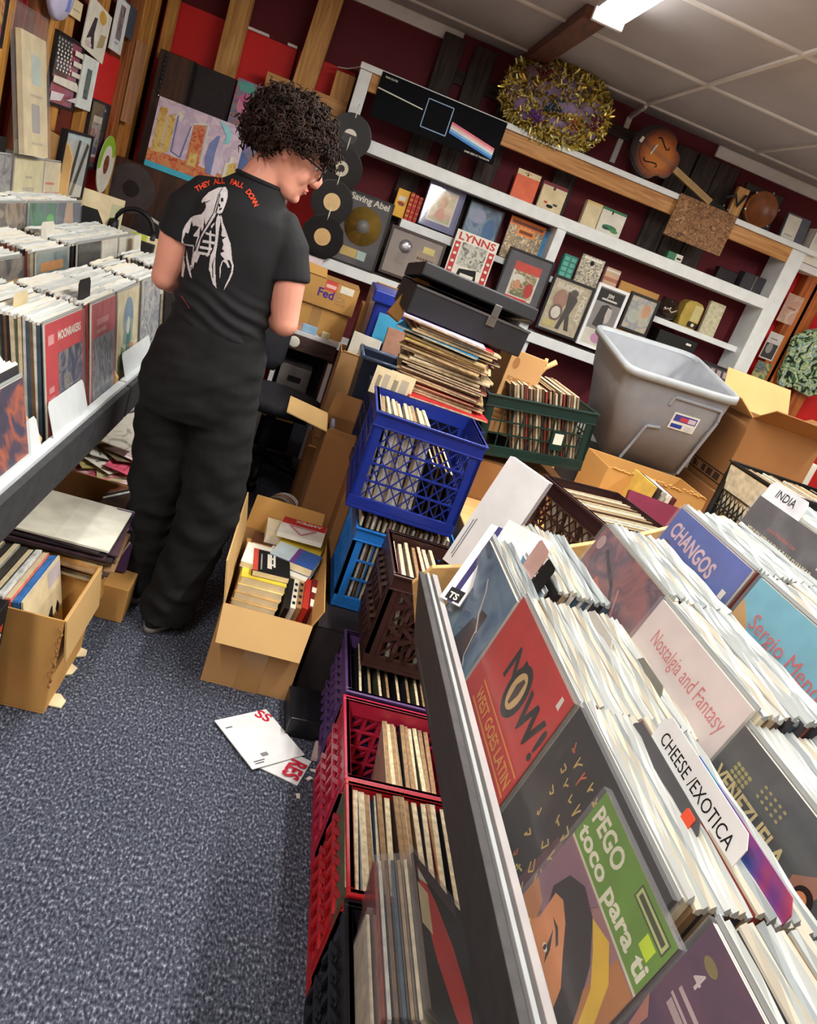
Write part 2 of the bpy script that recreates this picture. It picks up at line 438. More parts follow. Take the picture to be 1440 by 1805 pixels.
# ------------------------------------------------------------------ ceiling lights
LAMP = emit((255, 252, 244), 14.0)
HOUS = mat((150, 120, 110), 0.5, 0.05)
for i, (x, y0, y1, wv) in enumerate(TUBES):
    t = thing('fluorescent_light', ['long bare fluorescent light along the ceiling, its lit end at the top edge', 'fluorescent light on the ceiling over the right side of the shop', 'fluorescent light on the ceiling over the front left of the shop'][i], 'light', T(x, (y0 + y1) / 2, CEIL))
    L = (y1 - y0) / 2
    MB().box((-.07, -L - .04, -.06), (.07, L + .04, -.001), TBAR).build('housing', t, bevel=.01)
    for dx in (-.045, .045):
        MB().tube([(dx, -L, -.085), (dx, L, -.085)], .013, 10, LAMP).build('tube', t)
    for yy in (-L - .02, L + .02):
        MB().box((-.075, yy - .015, -.105), (.075, yy + .015, -.05), WHITE).build('lamp_holder', t, bevel=.004)
bm = MB().box((0.82, 4.14, CEIL - 0.06), (0.94, YB - .01, CEIL - .002), wood((112, 66, 50), (80, 46, 36), 'y'))
tag(bm.build('ceiling_batten', bevel=.004), 'reddish brown timber batten on the ceiling leading to the back wall', 'batten')

# ------------------------------------------------------------------ the white shelf unit
FY, BY = 5.3, 5.54
bc = thing('bookcase', 'long white built in shelf unit across the back wall, timber rail along its top', 'bookcase', T(1.5, FY, 0))
def bpart(name, lo, hi, mt, bev=.004):
    return MB().box((lo[0] - 1.5, lo[1] - FY, lo[2]), (hi[0] - 1.5, hi[1] - FY, hi[2]), mt).build(name, bc, bevel=bev)
bpart('top_board', (-.1, FY - .02, 2.25), (3.14, BY, 2.285), SHELFW)
bpart('side_panel', (-.095, FY, 0), (-.02, BY, 2.25), SHELFW)
bpart('side_panel', (2.96, FY, 0), (3.07, BY, 2.25), SHELFW)
bpart('rail', (.05, FY + .002, 2.155), (2.99, FY + .035, 2.249), OAKX)
bpart('rail_block', (-.02, FY - .002, 2.15), (.055, FY + .036, 2.249), OAKX)
bpart('shelf', (-.02, FY - .005, 1.83), (2.96, BY, 1.905), SHELFW)
bpart('shelf', (.42, FY + .06, 1.49), (.80, BY, 1.545), SHELFW)
bpart('shelf', (.80, FY + .08, 1.50), (2.96, BY, 1.54), SHELFW)
bpart('shelf', (-.02, FY - .03, 1.095), (2.2, BY, 1.165), SHELFW)
bpart('shelf', (2.2, FY - .03, 1.31), (2.96, BY, 1.35), SHELFW)
bpart('divider', (1.39, FY, 1.16), (1.455, BY, 1.83), SHELFW)
bpart('divider', (2.17, FY + .02, 1.0), (2.21, BY, 1.3), SHELFW)
bpart('shelf', (-.02, FY - .01, .62), (2.96, BY, .68), SHELFW)
bpart('divider', (1.43, FY, .2), (1.5, BY, 1.095), SHELFW)

# ------------------------------------------------------------------ framed things
def framed(name, label, cat, M, w, h, fw, fmat, inner, ops=(), mount=None, mw=0.0, depth=0.025, group=None, glass=True):
    """a frame with its picture; M puts the lower left front corner"""
    t = thing(name, label, cat, M, group)
    f = MB()
    for lo, hi in (((0, 0), (w, fw)), ((0, h - fw), (w, h)), ((0, fw), (fw, h - fw)), ((w - fw, fw), (w, h - fw))):
        f.box((lo[0], lo[1], -depth), (hi[0], hi[1], 0.004), fmat)
    f.build('frame', t)
    MB().box((fw * .9, fw * .9, -depth), (w - fw * .9, h - fw * .9, -depth + .006), BLACK).build('backing', t)
    M2 = T(fw, fw, -.006); iw, ih = w - 2 * fw, h - 2 * fw
    if mount:
        k = MB().box((0, 0, -.003), (iw, ih, 0), mount, M2); k.build('mount', t)
        M2 = T(fw + mw, fw + mw, -.0055); iw -= 2 * mw; ih -= 2 * mw
        M2 = T(fw + mw, fw + mw, -.0055)
    pz = MB().box((0, 0, -.0005), (iw, ih, .0012), inner, M2)
    pz.art(M2, iw, ih, ops, .0016); pz.build('picture', t)
    if glass: MB().box((fw * .9, fw * .9, -.0012), (w - fw * .9, h - fw * .9, -.0002), GLASS).build('glass', t)
    return t

def leanM(x0, z0, y, tilt=6.0, roll=0.0):
    """lower left corner of a panel standing on a back shelf and leaning back"""
    return T(x0, y, z0) @ RY(roll) @ RX(90 - tilt)

def S(u, v, y=FY): return P(u, v, y=y)
# ------------------------------------------------------------------ things on the white shelf unit
ZT, Z2, ZM, Z3 = 2.285, 1.905, 1.545, 1.165
K = lambda *c: mat(c, 0.5, 0.06)
def slab(name, label, cat, x0, x1, z0, z1, y, t, front, side, ops=(), tilt=5.0, group=None, parts=True):
    """book or card standing on a shelf, its front to the room"""
    M = leanM(x0, z0, y, tilt)
    w, h = x1 - x0, z1 - z0
    if parts:
        o = thing(name, label, cat, M, group)
        MB().box((0.003, 0.003, -t + .002), (w - .003, h - .003, -.002), side).build('page_block', o)
        mb = MB().box((0, 0, -.002), (w, h, 0), front).box((0, 0, -t), (w, h, -t + .002), front).box((0, 0, -t), (.003, h, 0), front)
        mb.art(T(0, 0, 0), w, h, ops); mb.build('cover', o)
        return o
    mb = MB().box((0, 0, -t), (w, h, 0), side); mb.flat([(0, 0), (w, 0), (w, h), (0, h)], .0004, front, None)
    mb.art(T(0, 0, 0), w, h, ops, .0009); o = mb.build(name); o.matrix_world = M
    return tag(o, label, cat, group)

ORG = K(226, 104, 66); TEALM = K(40, 130, 116); GRNM = K(52, 120, 80)
slab('hardback_book', 'orange book with a cream top strip on the upper white shelf', 'book', 1.04, 1.2, Z2, 2.09, 5.42, .03, ORG, OFFW,
     [('r', CREAM, 0, .82, 1, 1), ('r', INK, .42, .84, .48, .96), ('r', OAKX, .3, .9, .62, .94)])
slab('hardback_book', 'cream book with a maroon top edge right of the orange book', 'book', 1.23, 1.4, Z2, 2.08, 5.42, .03, CREAM, OFFW,
     [('r', K(120, 30, 44), 0, .88, 1, 1), ('r', K(70, 50, 40), .42, .78, .52, .96), ('e', INK, .5, .2, .14, .06), ('e', K(190, 60, 50), .3, .3, .08, .04), ('e', K(60, 60, 60), .7, .3, .1, .04)])
slab('slipcase_box', 'plain beige box left of the green topped card on the upper white shelf', 'box', 1.548, 1.66, Z2, 2.07, 5.42, .05, CREAM, CREAM, [('r', K(214, 190, 120), 0, .9, 1, 1)])
slab('printed_card', 'cream card with a green top edge on the upper white shelf', 'card', 1.665, 1.84, Z2, 2.07, 5.42, .02, OFFW, OFFW,
     [('r', GRNM, 0, .9, 1, 1), ('r', INK, .4, .8, .46, .94), ('e', GRNM, .5, .3, .3, .1), ('e', K(30, 70, 60), .35, .25, .14, .06), ('e', K(80, 140, 90), .72, .22, .16, .07)])
slab('matchbox', 'small green and white carton alone on the upper white shelf', 'carton', 2.207, 2.32, Z2, 1.963, 5.42, .05, GRNM, OFFW, [('r', OFFW, .55, 0, 1, 1), ('r', INK, .64, .4, .92, .6)])
o = thing('cassette_case', 'dark translucent case at the right end of the upper white shelf', 'case', T(2.79, 5.45, Z2))
MB().box((0, -.02, 0), (.19, .08, .118), mat((58, 54, 60), .25, .1)).build('body', o, bevel=.004)
MB().box((.09, -.022, .004), (.096, -.0195, .114), mat((120, 116, 120), .3, .1)).build('seam', o)
MB().box((-.17, .02, 0), (-.02, .09, .09), mat((34, 28, 34), .3, .1)).build('lower_case', o, bevel=.004)

# mid shelf, back row
YEL = K(236, 178, 40)
slab('paperback_book', 'yellow book beside the row of red spines on the middle white shelf', 'book', .35, .43, ZM, 1.716, 5.44, .07, YEL, CREAM,
     [('r', OFFW, .2, .6, .8, .75), ('r', INK, .35, .42, .75, .52), ('e', K(150, 40, 30), .5, .5, .3, .06)])
REDB = K(176, 40, 28)
for i, (a, lb) in enumerate(((.434, 'red and gold spine next to the yellow book'), (.463, 'second red spine right of the yellow book'), (.493, 'red spine nearest the violet matted portrait'))):
    mb = MB().box((a, 5.42, ZM), (a + .026, 5.54, 1.716 - i * .004), REDB)
    for z in (.02, .05, .09, .12, .15): mb.box((a + .002, 5.417, ZM + z), (a + .024, 5.4195, ZM + z + .012), K(206, 140, 52) if i == 0 else K(208, 96, 60))
    tag(mb.build('hardback_book', bevel=.002), lb, 'book', 'red spines on the middle white shelf')
VIOL = mat((120, 122, 160), .6, .05)
framed('framed_portrait', 'violet matted portrait print high on the middle white shelf', 'picture', leanM(.525, ZM + .01, 5.37), .245, .285, .006, VIOL,
       pic([(196, 150, 130), (222, 196, 160), (176, 170, 120), (214, 160, 140)], 10, 3), [('e', K(214, 172, 120), .5, .66, .2, .2), ('e', K(226, 176, 150), .48, .6, .12, .14), ('p', K(222, 160, 140), [(.2, .1), (.7, .06), (.72, .3), (.5, .46), (.34, .4)])], VIOL, .045)
o = C.objects.get('framed_portrait')
MB().box((.04, .04, -.0058), (.205, .245, -.0056), OFFW).build('inner_mat', o)
framed('framed_print', 'dark blue framed print of hazy figures behind the red lettered poster', 'picture', leanM(.815, ZM, 5.40), .24, .265, .008, BLACK,
       pic([(30, 44, 70), (70, 104, 140), (120, 150, 176), (40, 60, 96)], 7, 11), [('e', K(150, 160, 186), .3, .7, .26, .18), ('e', K(60, 110, 160), .74, .4, .18, .34)])
slab('comic_sheet', 'cream and orange printed comic sheet left of the white shelf divider', 'print', 1.105, 1.355, ZM, 1.81, 5.40, .012, pic([(226, 208, 170), (190, 166, 130), (110, 92, 70), (230, 214, 180)], 34, 5), OFFW,
     [('r', K(216, 112, 40), 0, .82, 1, 1), ('r', K(110, 50, 24), .06, .86, .94, .93), ('r', K(230, 140, 60), .26, .62, .76, .8), ('r', K(120, 50, 20), .32, .67, .7, .75)])
slab('paper_sleeve', 'bright blue sleeve edge behind the orange comic sheet', 'sleeve', 1.35, 1.4, ZM, 1.80, 5.44, .02, K(60, 140, 196), OFFW, parts=False)
tb = MB().box((0, 0, -.05), (.1, .165, 0), TEALM)
for yy in (0.02, .055, .09, .125):
    for xx in (.008, .055): tb.box((xx, yy, 0), (xx + .036, yy + .026, .004), K(96, 170, 152))
o = tb.build('gift_tin'); o.matrix_world = leanM(1.543, ZM, 5.43, 4); tag(o, 'teal checked tin just right of the white shelf divider', 'tin')
slab('cartoon_card', 'cream card crowded with small black drawings beside the teal tin', 'card', 1.652, 1.82, ZM, 1.75, 5.40, .01, pic([(222, 210, 180), (60, 54, 48), (226, 214, 186), (70, 62, 56)], 42, 9), OFFW, [('e', INK, .5, .8, .09, .08), ('r', OFFW, .1, .88, .9, .96)])
slab('paperback_book', 'small pinkish tan book above the dark portrait frame', 'book', 1.862, 1.967, ZM + .06, 1.73, 5.45, .04, K(206, 170, 140), CREAM, [('r', K(176, 110, 84), 0, .3, 1, .5), ('r', OFFW, 0, .8, 1, .9)])
MB_ = MB().box((1.86, 5.43, ZM), (1.97, 5.53, ZM + .06), CARDD).build('cardboard_box', bevel=.003); tag(MB_, 'low brown carton under the small pinkish tan book', 'box')
slab('tan_board', 'plain tan panel leaning behind the white framed photograph', 'panel', 2.0, 2.3, ZM, 1.68, 5.47, .015, CARDY, CARD, parts=False)
o = thing('ceramic_jar', 'dark glazed jar with a pale squiggle on the right hand shelf', 'jar', T(2.365, 5.43, 1.54))
MB().lathe([(.045, 0), (.075, .02), (.082, .07), (.06, .115), (.05, .125), (.054, .14), (.04, .138)], 24, mat((44, 30, 24), .15, .2)).build('body', o)
MB().tube([(-.05, -.075, .06), (-.02, -.083, .075), (.01, -.084, .055), (.045, -.074, .08)], .005, 6, K(196, 176, 150)).build('squiggle', o)
o = thing('tabletop_radio', 'rounded mustard radio with cream dial on the right hand shelf', 'radio', T(2.535, 5.44, 1.54))
GOLD = mat((176, 152, 70), .3, .08)
pr = [(-.065 , 0), (.065, 0), (.075, .06), (.07, .15), (.05, .175), (0, .183), (-.05, .175), (-.07, .15), (-.075, .06)]
MB().prism(pr, -.05, .06, GOLD, RX(90)).build('case', o, bevel=.006)
MB().box((.0, -.064, .05), (.062, -.0605, .16), mat((196, 186, 128), .4, .05)).build('dial', o, bevel=.002)
MB().box((-.005, -.064, .008), (.066, -.061, .045), BLACK).build('speaker_grille', o)
MB().lathe([(.012, 0), (.012, .012), (.009, .014)], 14, CREAM, T(.03, -.064, .026) @ RX(90)).build('knob', o)
slab('paperback_book', 'cream cloth book at the right end of the right hand shelf', 'book', 2.655, 2.775, 1.54, 1.768, 5.42, .03, mat((196, 190, 160), .8, .12, 40), CREAM)
o = MB().box((2.36, 5.36, 1.35), (2.66, 5.5, 1.47), BLACK).box((2.58, 5.356, 1.43), (2.62, 5.359, 1.445), OFFW).build('cassette_recorder', bevel=.01); tag(o, 'low black box on the short shelf under the mustard radio', 'box')
o = MB().lathe([(.03, 0), (.036, .03), (.025, .06), (.02, .12), (.024, .13)], 16, K(200, 196, 180), T(2.26, 5.4, 1.35)).build('bottle'); tag(o, 'pale slim bottle left of the low black box under the radio shelf', 'bottle')

# front row on the shelf
GREYM = mat((70, 68, 74), .6, .05)
GREC = mat((206, 168, 84), .25, .08, 30, metal=.75)
t = framed('framed_gold_record', 'framed award with one large gold disc beside the hanging discs', 'award', leanM(.045, Z3, 5.27, 3), .305, .44, .012, BLACK, GREYM, (), glass=True)
d = MB().lathe([(.118, 0), (.118, .003), (.045, .0032), (.045, .0034), (.006, .0034)], 48, GREC, T(.152, .25, -.003)); d.build('gold_disc', t)
MB().lathe([(.042, 0), (.042, .0008), (.004, .0008)], 28, mat((110, 108, 104), .4, .05), T(.152, .25, .0005)).build('disc_label', t)
MB().text('Saving Abel', .152, .388, .056, OFFW, T(0, 0, -.0015), 0, True, 'c', 0, 1, .25).build('lettering', t)
MB().box((.06, .05, -.004), (.165, .105, -.002), mat((206, 178, 104), .3, .06, metal=.6)).box((.168, .05, -.004), (.225, .105, -.002), K(176, 200, 196)).build('plaque', t)
t = framed('framed_award', 'brown framed award with engraved plates, lit by a bright reflection', 'award', leanM(.372, Z3 + .03, 5.25, 5), .37, .3, .016, wood((60, 44, 36), (36, 26, 22), 'x'), mat((150, 138, 130), .5, .05), (), glass=True)
MB().lathe([(.042, 0), (.042, .003), (.012, .0034)], 32, mat((190, 188, 196), .2, .05, metal=.8), T(.12, .2, -.004)).build('silver_disc', t)
mb = MB()
for i in range(6): mb.box((.08, .15 - i * .013, -.004), (.15 - (i % 2) * .012, .154 - i * .013, -.003), K(120, 112, 108))
mb.build('engraving', t)
MB().box((.235, .2, -.004), (.31, .24, -.002), K(214, 200, 120)).build('plate', t)
mb = MB().box((.2, .04, -.005), (.33, .21, -.0035), mat((166, 148, 126), .5, .05))
for i in range(4):
    for k in range(6): mb.box((.21 + k * .019, .06 + i * .03, -.0034), (.224 + k * .019, .077 + i * .03, -.002), K(96, 66, 50))
mb.build('photo_strip', t)
RDK = K(186, 44, 50)
ops = [('r', OFFW, 0, 0, 1, 1), ('t', RDK, 'LYNNS', .5, .83, .19, {'align': 'c', 'fit': .88}),
       ('r', pic([(40, 42, 40), (150, 150, 140), (206, 204, 190), (80, 84, 80)], 22, 2), .2, .36, .8, .8), ('r', RDK, .03, 0, .16, .78), ('r', RDK, .84, 0, .97, .78),
       ('p', INK, [(.25, .02), (.3, .3), (.7, .36), (.78, .04)]), ('r', OFFW, .36, .17, .68, .23)]
for k in range(5): ops += [('e', OFFW, .095, .1 + k * .15, .04, .028), ('e', OFFW, .905, .1 + k * .15, .04, .028)]
slab('concert_poster', 'white and red poster with tall red lettering behind the black case', 'poster', .775, 1.062, Z3 + .12, 1.61, 5.25, .012, OFFW, OFFW, ops, 4, parts=False)
SUP = MB().box((.78, 5.26, Z3), (1.06, 5.4, Z3 + .115), BLACK).build('storage_box', bevel=.004); tag(SUP, 'low dark box carrying the red lettered poster behind the black case', 'box')
framed('framed_picture', 'black framed print of a hat wearing rider on red, left of the divider', 'picture', leanM(1.14, Z3 + .04, 5.26, 3), .32, .42, .012, BLACK,
       mat((84, 84, 92), .4, .1), [('r', OFFW, .2, .28, .82, .8), ('r', K(206, 66, 50), .2, .72, .82, .86), ('r', pic([(206, 186, 120), (90, 104, 70), (226, 200, 160), (150, 90, 50)], 16, 4), .25, .32, .78, .72),
        ('e', OFFW, .38, .6, .15, .07), ('e', K(206, 150, 110), .38, .5, .08, .08), ('e', K(190, 40, 40), .68, .46, .1, .12), ('r', K(206, 50, 46), .2, .22, .72, .3), ('r', K(196, 170, 90), .4, .1, .6, .26)])
framed('framed_poster', 'black framed cream poster of a guitar figure, right of the white divider', 'poster', leanM(1.485, Z3 + .035, 5.26, 3), .3, .365, .016, BLACK, mat((196, 184, 156), .5, .1, 30),
       [('t', OFFW, 'BUDDY', .1, .84, .14, {'fit': .7}), ('t', OFFW, 'HOLLY', .82, .84, .14, {'rot': -90, 'fit': .7}), ('p', K(70, 62, 58), [(.42, .06), (.5, .5), (.44, .8), (.6, .86), (.74, .7), (.66, .4), (.78, .08), (.66, .08), (.58, .3), (.52, .06)]),
        ('e', K(90, 80, 74), .6, .82, .1, .07), ('e', K(170, 130, 110), .3, .62, .18, .2), ('e', K(120, 96, 86), .3, .36, .17, .17), ('e', OFFW, .3, .36, .12, .12), ('r', K(206, 190, 130), .06, .06, .4, .2)])
framed('framed_photograph', 'white framed black and white photograph with a black title strip', 'photograph', leanM(1.79, Z3 + .03, 5.25, 3), .225, .42, .02, WHITE, mat((150, 146, 144), .5, .1),
       [('r', INK, .0, .76, 1, .98), ('t', OFFW, 'JIM', .5, .86, .09, {'align': 'c'}), ('r', OFFW, .2, .8, .8, .83), ('p', K(40, 36, 36), [(.2, .34), (.3, .7), (.5, .74), (.7, .7), (.56, .56), (.6, .3)]),
        ('p', K(206, 196, 190), [(.56, .7), (.74, .68), (.78, .56), (.72, .44), (.6, .42), (.54, .56)]), ('r', OFFW, 0, 0, 1, .28), ('e', K(206, 150, 190), .55, .14, .22, .09)])
t = framed('framed_photograph', 'small black framed pale photograph right of the white framed one', 'photograph', leanM(2.03, Z3 + .22, 5.27, 3), .215, .25, .016, BLACK, pic([(196, 190, 170), (150, 160, 170), (214, 196, 170), (170, 176, 150)], 8, 21),
       [('e', K(206, 156, 120), .72, .64, .16, .22), ('e', K(190, 196, 180), .3, .4, .22, .2)])
SUP = MB().box((2.02, 5.28, Z3), (2.3, 5.44, Z3 + .215), CARDD).build('storage_box', bevel=.004); tag(SUP, 'brown carton carrying the small black framed photograph behind the grey tub', 'box')
t = framed('picture_strip', 'low dark framed strip of small pictures right of the grey tub', 'picture', leanM(2.70, 1.285, 5.22, 20), .34, .1, .014, BLACK, mat((60, 50, 54), .5, .1),
           [('r', K(190, 170, 170), .04 + .16 * k, .2, .14 + .16 * k, .8) for k in range(6)])
SUP = MB().box((2.5, 5.1, 0), (3.05, 5.26, 1.28), SHELFW).build('side_cabinet', bevel=.004); tag(SUP, 'low white cabinet under the dark framed picture strip', 'cabinet')

# hung on or standing on the unit's top
NAVY = mat((10, 11, 17), .8, .1, spec=.15)
t = thing('hanging_sign', 'wide black sign with pastel stripes hung on the white shelf unit', 'sign', T(.035, 5.285, 2.028) @ RX(90))
w_, h_ = .81, .25
MB().box((0, 0, -.004), (w_, h_, .012), NAVY).build('board', t, bevel=.002)
so = [('p', OFFW, [(.0, .62), (0, .65), (.36, .57), (.36, .545)])]
for i, c in enumerate(((236, 120, 140), (240, 190, 190), (238, 236, 236), (120, 190, 236), (50, 130, 220))):
    a = .56 - i * .052
    so.append(('p', K(*c), [(.6, a), (.97, a - .2), (.97, a - .252), (.6, a - .052)]))
so += [('t', OFFW, 'PINK FLOYD', .03, .89, .055), ('t', OFFW, 'DARK SIDE OF THE MOON', .96, .04, .055, {'align': 'r'})]
MB().art(T(0, 0, .0125), w_, h_, so).build('printed_band', t)
fr = MB(); pp = [(.38, .2), (.38, .84), (.58, .84), (.58, .2), (.38, .2)]
fr.art(T(0, 0, .0125), w_, h_, [('l', K(150, 180, 220), pp, .022)]).build('outline', t)
t = thing('cork_board', 'square cork board hung on the timber rail of the white shelf unit', 'cork board', T(2.06, 5.275, 2.03) @ RX(90))
CORK = pic([(120, 84, 56), (164, 122, 84), (92, 62, 42), (178, 138, 98)], 22, 6, .9, 2.0)
MB().box((0, 0, -.01), (.425, .262, .01), CORK).build('board', t, bevel=.003)
MB().lathe([(.014, 0), (.014, .002), (.006, .003)], 16, mat((90, 60, 50), .4, .1), T(.1, .03, .01)).build('badge', t)

# tinsel covered bundle standing on the unit
t = thing('tinsel_decoration', 'bundle of gold tinsel over purple cloth on top of the white shelf unit', 'decoration', T(1.1, 5.33, ZT))
PURP = mat((150, 128, 170), .5, .15)
mb = MB(); secs = []
for i in range(1, 12):
    a = math.pi * i / 12 - math.pi / 2
    secs.append((.012 * math.sin(i * 2), 0, .2 + .2 * math.sin(a), .33 * math.cos(a) ** .7, .15 * math.cos(a) ** .7))
mb.loft(secs, 20, PURP); mb.build('cloth_lining', t)
rnd = random.Random(3)
TINS = [mat((232, 206, 100), .3, .1, metal=.6), mat((246, 236, 160), .35, .1, metal=.5), mat((150, 124, 50), .3, .1, metal=.8)]
mb = MB()
def surf(a, b):
    return Vector((.35 * math.cos(a) * math.cos(b) ** .8, .165 * math.sin(a) * math.cos(b) ** .8, .2 + .215 * math.sin(b)))
strands = []
for k in range(20): strands.append([(i * .09 + k * .3, 1.45 * math.sin(i * .035 + k * .9 + .2 * math.sin(i * .3 + k))) for i in range(75)])
for k in range(9): strands.append([(i * .085, -1.2 + .3 * k + .1 * math.sin(i * .5 + k)) for i in range(74)])
for st in strands:
    for a, b in st:
        if math.sin(a) > .45: continue
        c = surf(a, max(-1.5, min(1.5, b)))
        for q in range(4):
            dd = Vector((rnd.gauss(0, 1), rnd.gauss(0, 1), rnd.gauss(0, 1))).normalized() * rnd.uniform(.022, .046)
            n_ = dd.cross(Vector((rnd.gauss(0, 1), rnd.gauss(0, 1), rnd.gauss(0, 1)))).normalized() * .0062
            mb.add([c - n_, c + n_, c + dd + n_ * .6, c + dd - n_ * .6], [(0, 1, 2, 3)], TINS[rnd.randrange(3)])
mb.build('tinsel', t)
mb = MB()
for c, (x, z) in (((116, 40, 52), (-.16, .3)), ((40, 80, 90), (-.05, .16)), ((116, 60, 150), (-.14, .07)), ((190, 120, 60), (.12, .12)), ((110, 36, 60), (.24, .17)), ((176, 160, 196), (.02, .27))):
    for q in range(26):
        p = Vector((x + rnd.gauss(0, .028), -.16 + rnd.gauss(0, .012), z + rnd.gauss(0, .024)))
        mb.ball(p, .008, .008, .008, mat(c, .25, .1, metal=.4), None, 5)
bd_ = mb.build('beads', t); bd_['kind'] = 'stuff'

# sunburst stringed instrument
ax = T(1.85, 5.36, 2.455) @ RX(90) @ Matrix.Rotation(R(-17), 4, 'Z')
t = thing('stringed_instrument', 'sunburst arched instrument with f holes lying on the white shelf unit top', 'instrument', T(1.85, 5.36, ZT))
inv = t.matrix_world.inverted() @ ax
def outline(k=1.0):
    o = []
    for i in range(40):
        a = 2 * math.pi * i / 40
        r = .155 - .022 * math.cos(a) + .0 * math.sin(a)
        r -= .030 * math.exp(-((abs(((a + math.pi) % (2 * math.pi)) - math.pi) - 1.0) / .25) ** 2)
        o.append((r * 1.12 * math.cos(a) * k, r * math.sin(a) * k))
    return o
SB = bpy.data.materials.new('sunburst'); SB.use_nodes = True
nt = SB.node_tree; b = nt.nodes['Principled BSDF']; b.inputs['Roughness'].default_value = .42; b.inputs['Specular IOR Level'].default_value = .25
tc = nt.nodes.new('ShaderNodeTexCoord'); ln = nt.nodes.new('ShaderNodeVectorMath'); ln.operation = 'DISTANCE'
ln.inputs[1].default_value = tuple(inv.translation)
nt.links.new(tc.outputs['Object'], ln.inputs[0])
r = nt.nodes.new('ShaderNodeValToRGB'); r.color_ramp.elements[0].position = .07; r.color_ramp.elements[0].color = lin((206, 124, 50))
r.color_ramp.elements[1].position = .16; r.color_ramp.elements[1].color = lin((34, 24, 26)); q = r.color_ramp.elements.new(.115); q.color = lin((150, 76, 34))
nt.links.new(ln.outputs['Value'], r.inputs[0]); nt.links.new(r.outputs[0], b.inputs['Base Color'])
SIDE = mat((50, 26, 20), .3, .1)
mb = MB().prism(outline(1.0), -.06, 0, SIDE, inv).prism(outline(.965), 0, .008, SB, inv).prism(outline(.7), .008, .015, SB, inv); mb.build('body', t)
NK = mat((206, 164, 98), .4, .06)
MB().box((.135, -.02, .0), (.47, .02, .03), NK, inv).build('neck', t, bevel=.004)
MB().prism([(.47, -.02), (.56, -.035), (.62, -.03), (.63, .03), (.56, .036), (.47, .02)], .005, .02, INK, inv).build('headstock', t, bevel=.003)
for sy in (-1, 1):
    mb = MB(); mb.tube([(-.075, sy * .07, .0165), (-.06, sy * .082, .0165), (-.045, sy * .078, .0165), (-.015, sy * .062, .0165), (.015, sy * .05, .0165), (.03, sy * .06, .0165), (.02, sy * .07, .0165)], .004, 6, INK, M=inv); mb.build('sound_hole', t)
MB().box((-.062, -.035, .015), (-.05, .035, .03), OFFW, inv).build('bridge', t, bevel=.002)
MB().box((-.165, -.018, .006), (-.145, .018, .02), OFFW, inv).build('tailpiece', t, bevel=.002)
mb = MB()
for sy in (-.012, -.004, .004, .012): mb.tube([(-.15, sy, .022), (-.055, sy, .031), (.47, sy * .8, .034)], .0008, 4, STEEL, M=inv)
mb.build('strings', t)
for sy in (-1, 1):
    for k in (0, 1): MB().tube([(.56 + k * .04, sy * .03, .012), (.56 + k * .04, sy * .055, .012)], .006, 8, STEEL, M=inv).build('tuning_peg', t)
# brown drum with a dark square frame
t = thing('hand_drum', 'small round brown drum in a dark square frame at the right of the unit top', 'drum', T(2.68, 5.42, ZT))
DB = mat((128, 72, 36), .35, .12)
MB().box((-.15, .03, 0), (.14, .06, .25), mat((52, 40, 36), .6, .1)).build('frame', t, bevel=.004)
MB().lathe([(.112, 0), (.116, .012), (.116, .05), (.108, .055), (.106, .05), (.004, .052)], 40, DB, T(0, .03, .122) @ RX(90)).build('shell', t)
for a in range(6):
    MB().box((-.006, -.006, -.03), (.006, .006, .03), STEEL, T(.118 * math.cos(a * 1.047 + .3), 0, .122 + .118 * math.sin(a * 1.047 + .3)) @ RX(90)).build('lug', t)
t = thing('bracket', 'metal bracket with an orange block left of the brown drum', 'bracket', T(2.5, 5.4, ZT))
MB().box((-.03, 0, 0), (.05, .04, .2), OAK).build('block', t, bevel=.003); MB().tube([(-.1, -.02, .1), (-.04, -.02, .14), (.0, -.02, .08), (.03, -.02, .16)], .01, 8, CHAR).build('hook', t)
slab('framed_certificate', 'grey framed cream card standing right of the brown drum', 'picture', 2.865, 3.045, ZT, 2.46, 5.37, .02, mat((96, 98, 108), .4, .05), CHAR, [('r', OFFW, .05, .06, .62, .94), ('r', K(170, 166, 160), .15, .2, .5, .24)], 8)
# right of the unit
slab('photo_print', 'pale pinkish photograph pinned on the timber right of the shelf unit', 'photograph', 3.195, 3.32, 1.805, 2.007, 5.485, .004, pic([(206, 170, 150), (190, 150, 132), (214, 186, 170)], 9, 8), OFFW, [('r', K(150, 110, 96), .3, .5, .8, .56)], 0, parts=False)
slab('photo_print', 'black and white photograph pinned below the pinkish one right of the shelf unit', 'photograph', 3.2, 3.312, 1.53, 1.725, 5.485, .004, K(210, 206, 200), OFFW, [('r', K(60, 60, 62), .06, .05, .92, .6), ('e', K(150, 146, 140), .4, .42, .22, .2), ('r', K(120, 120, 120), .2, .75, .7, .79)], 0, parts=False)
slab('photo_print', 'green and yellow picture sleeve pinned low on the timber right of the shelf unit', 'picture', 3.215, 3.33, 1.29, 1.51, 5.485, .004, pic([(90, 120, 80), (190, 180, 120), (60, 80, 90), (170, 190, 170)], 12, 14), OFFW, [], 0, parts=False)
slab('white_carton', 'white printed carton on the top right corner of the shelf unit', 'carton', 3.075, 3.25, 2.2, 2.42, 5.33, .1, OFFW, OFFW, [('r', K(206, 204, 200), .1, .6, .9, .9)], 0)
SUP = MB().box((3.08, 5.34, 2.15), (3.25, 5.52, 2.198), TRIMW).build('wall_bracket', bevel=.003); tag(SUP, 'small white wall shelf carrying the white printed carton', 'shelf')
mb = MB(); ptsn = 26
TD = pic([(20, 24, 24), (24, 26, 24), (60, 110, 80), (206, 214, 150), (60, 130, 160), (220, 224, 190)], 13, 17, .8, 2.2)
po = []
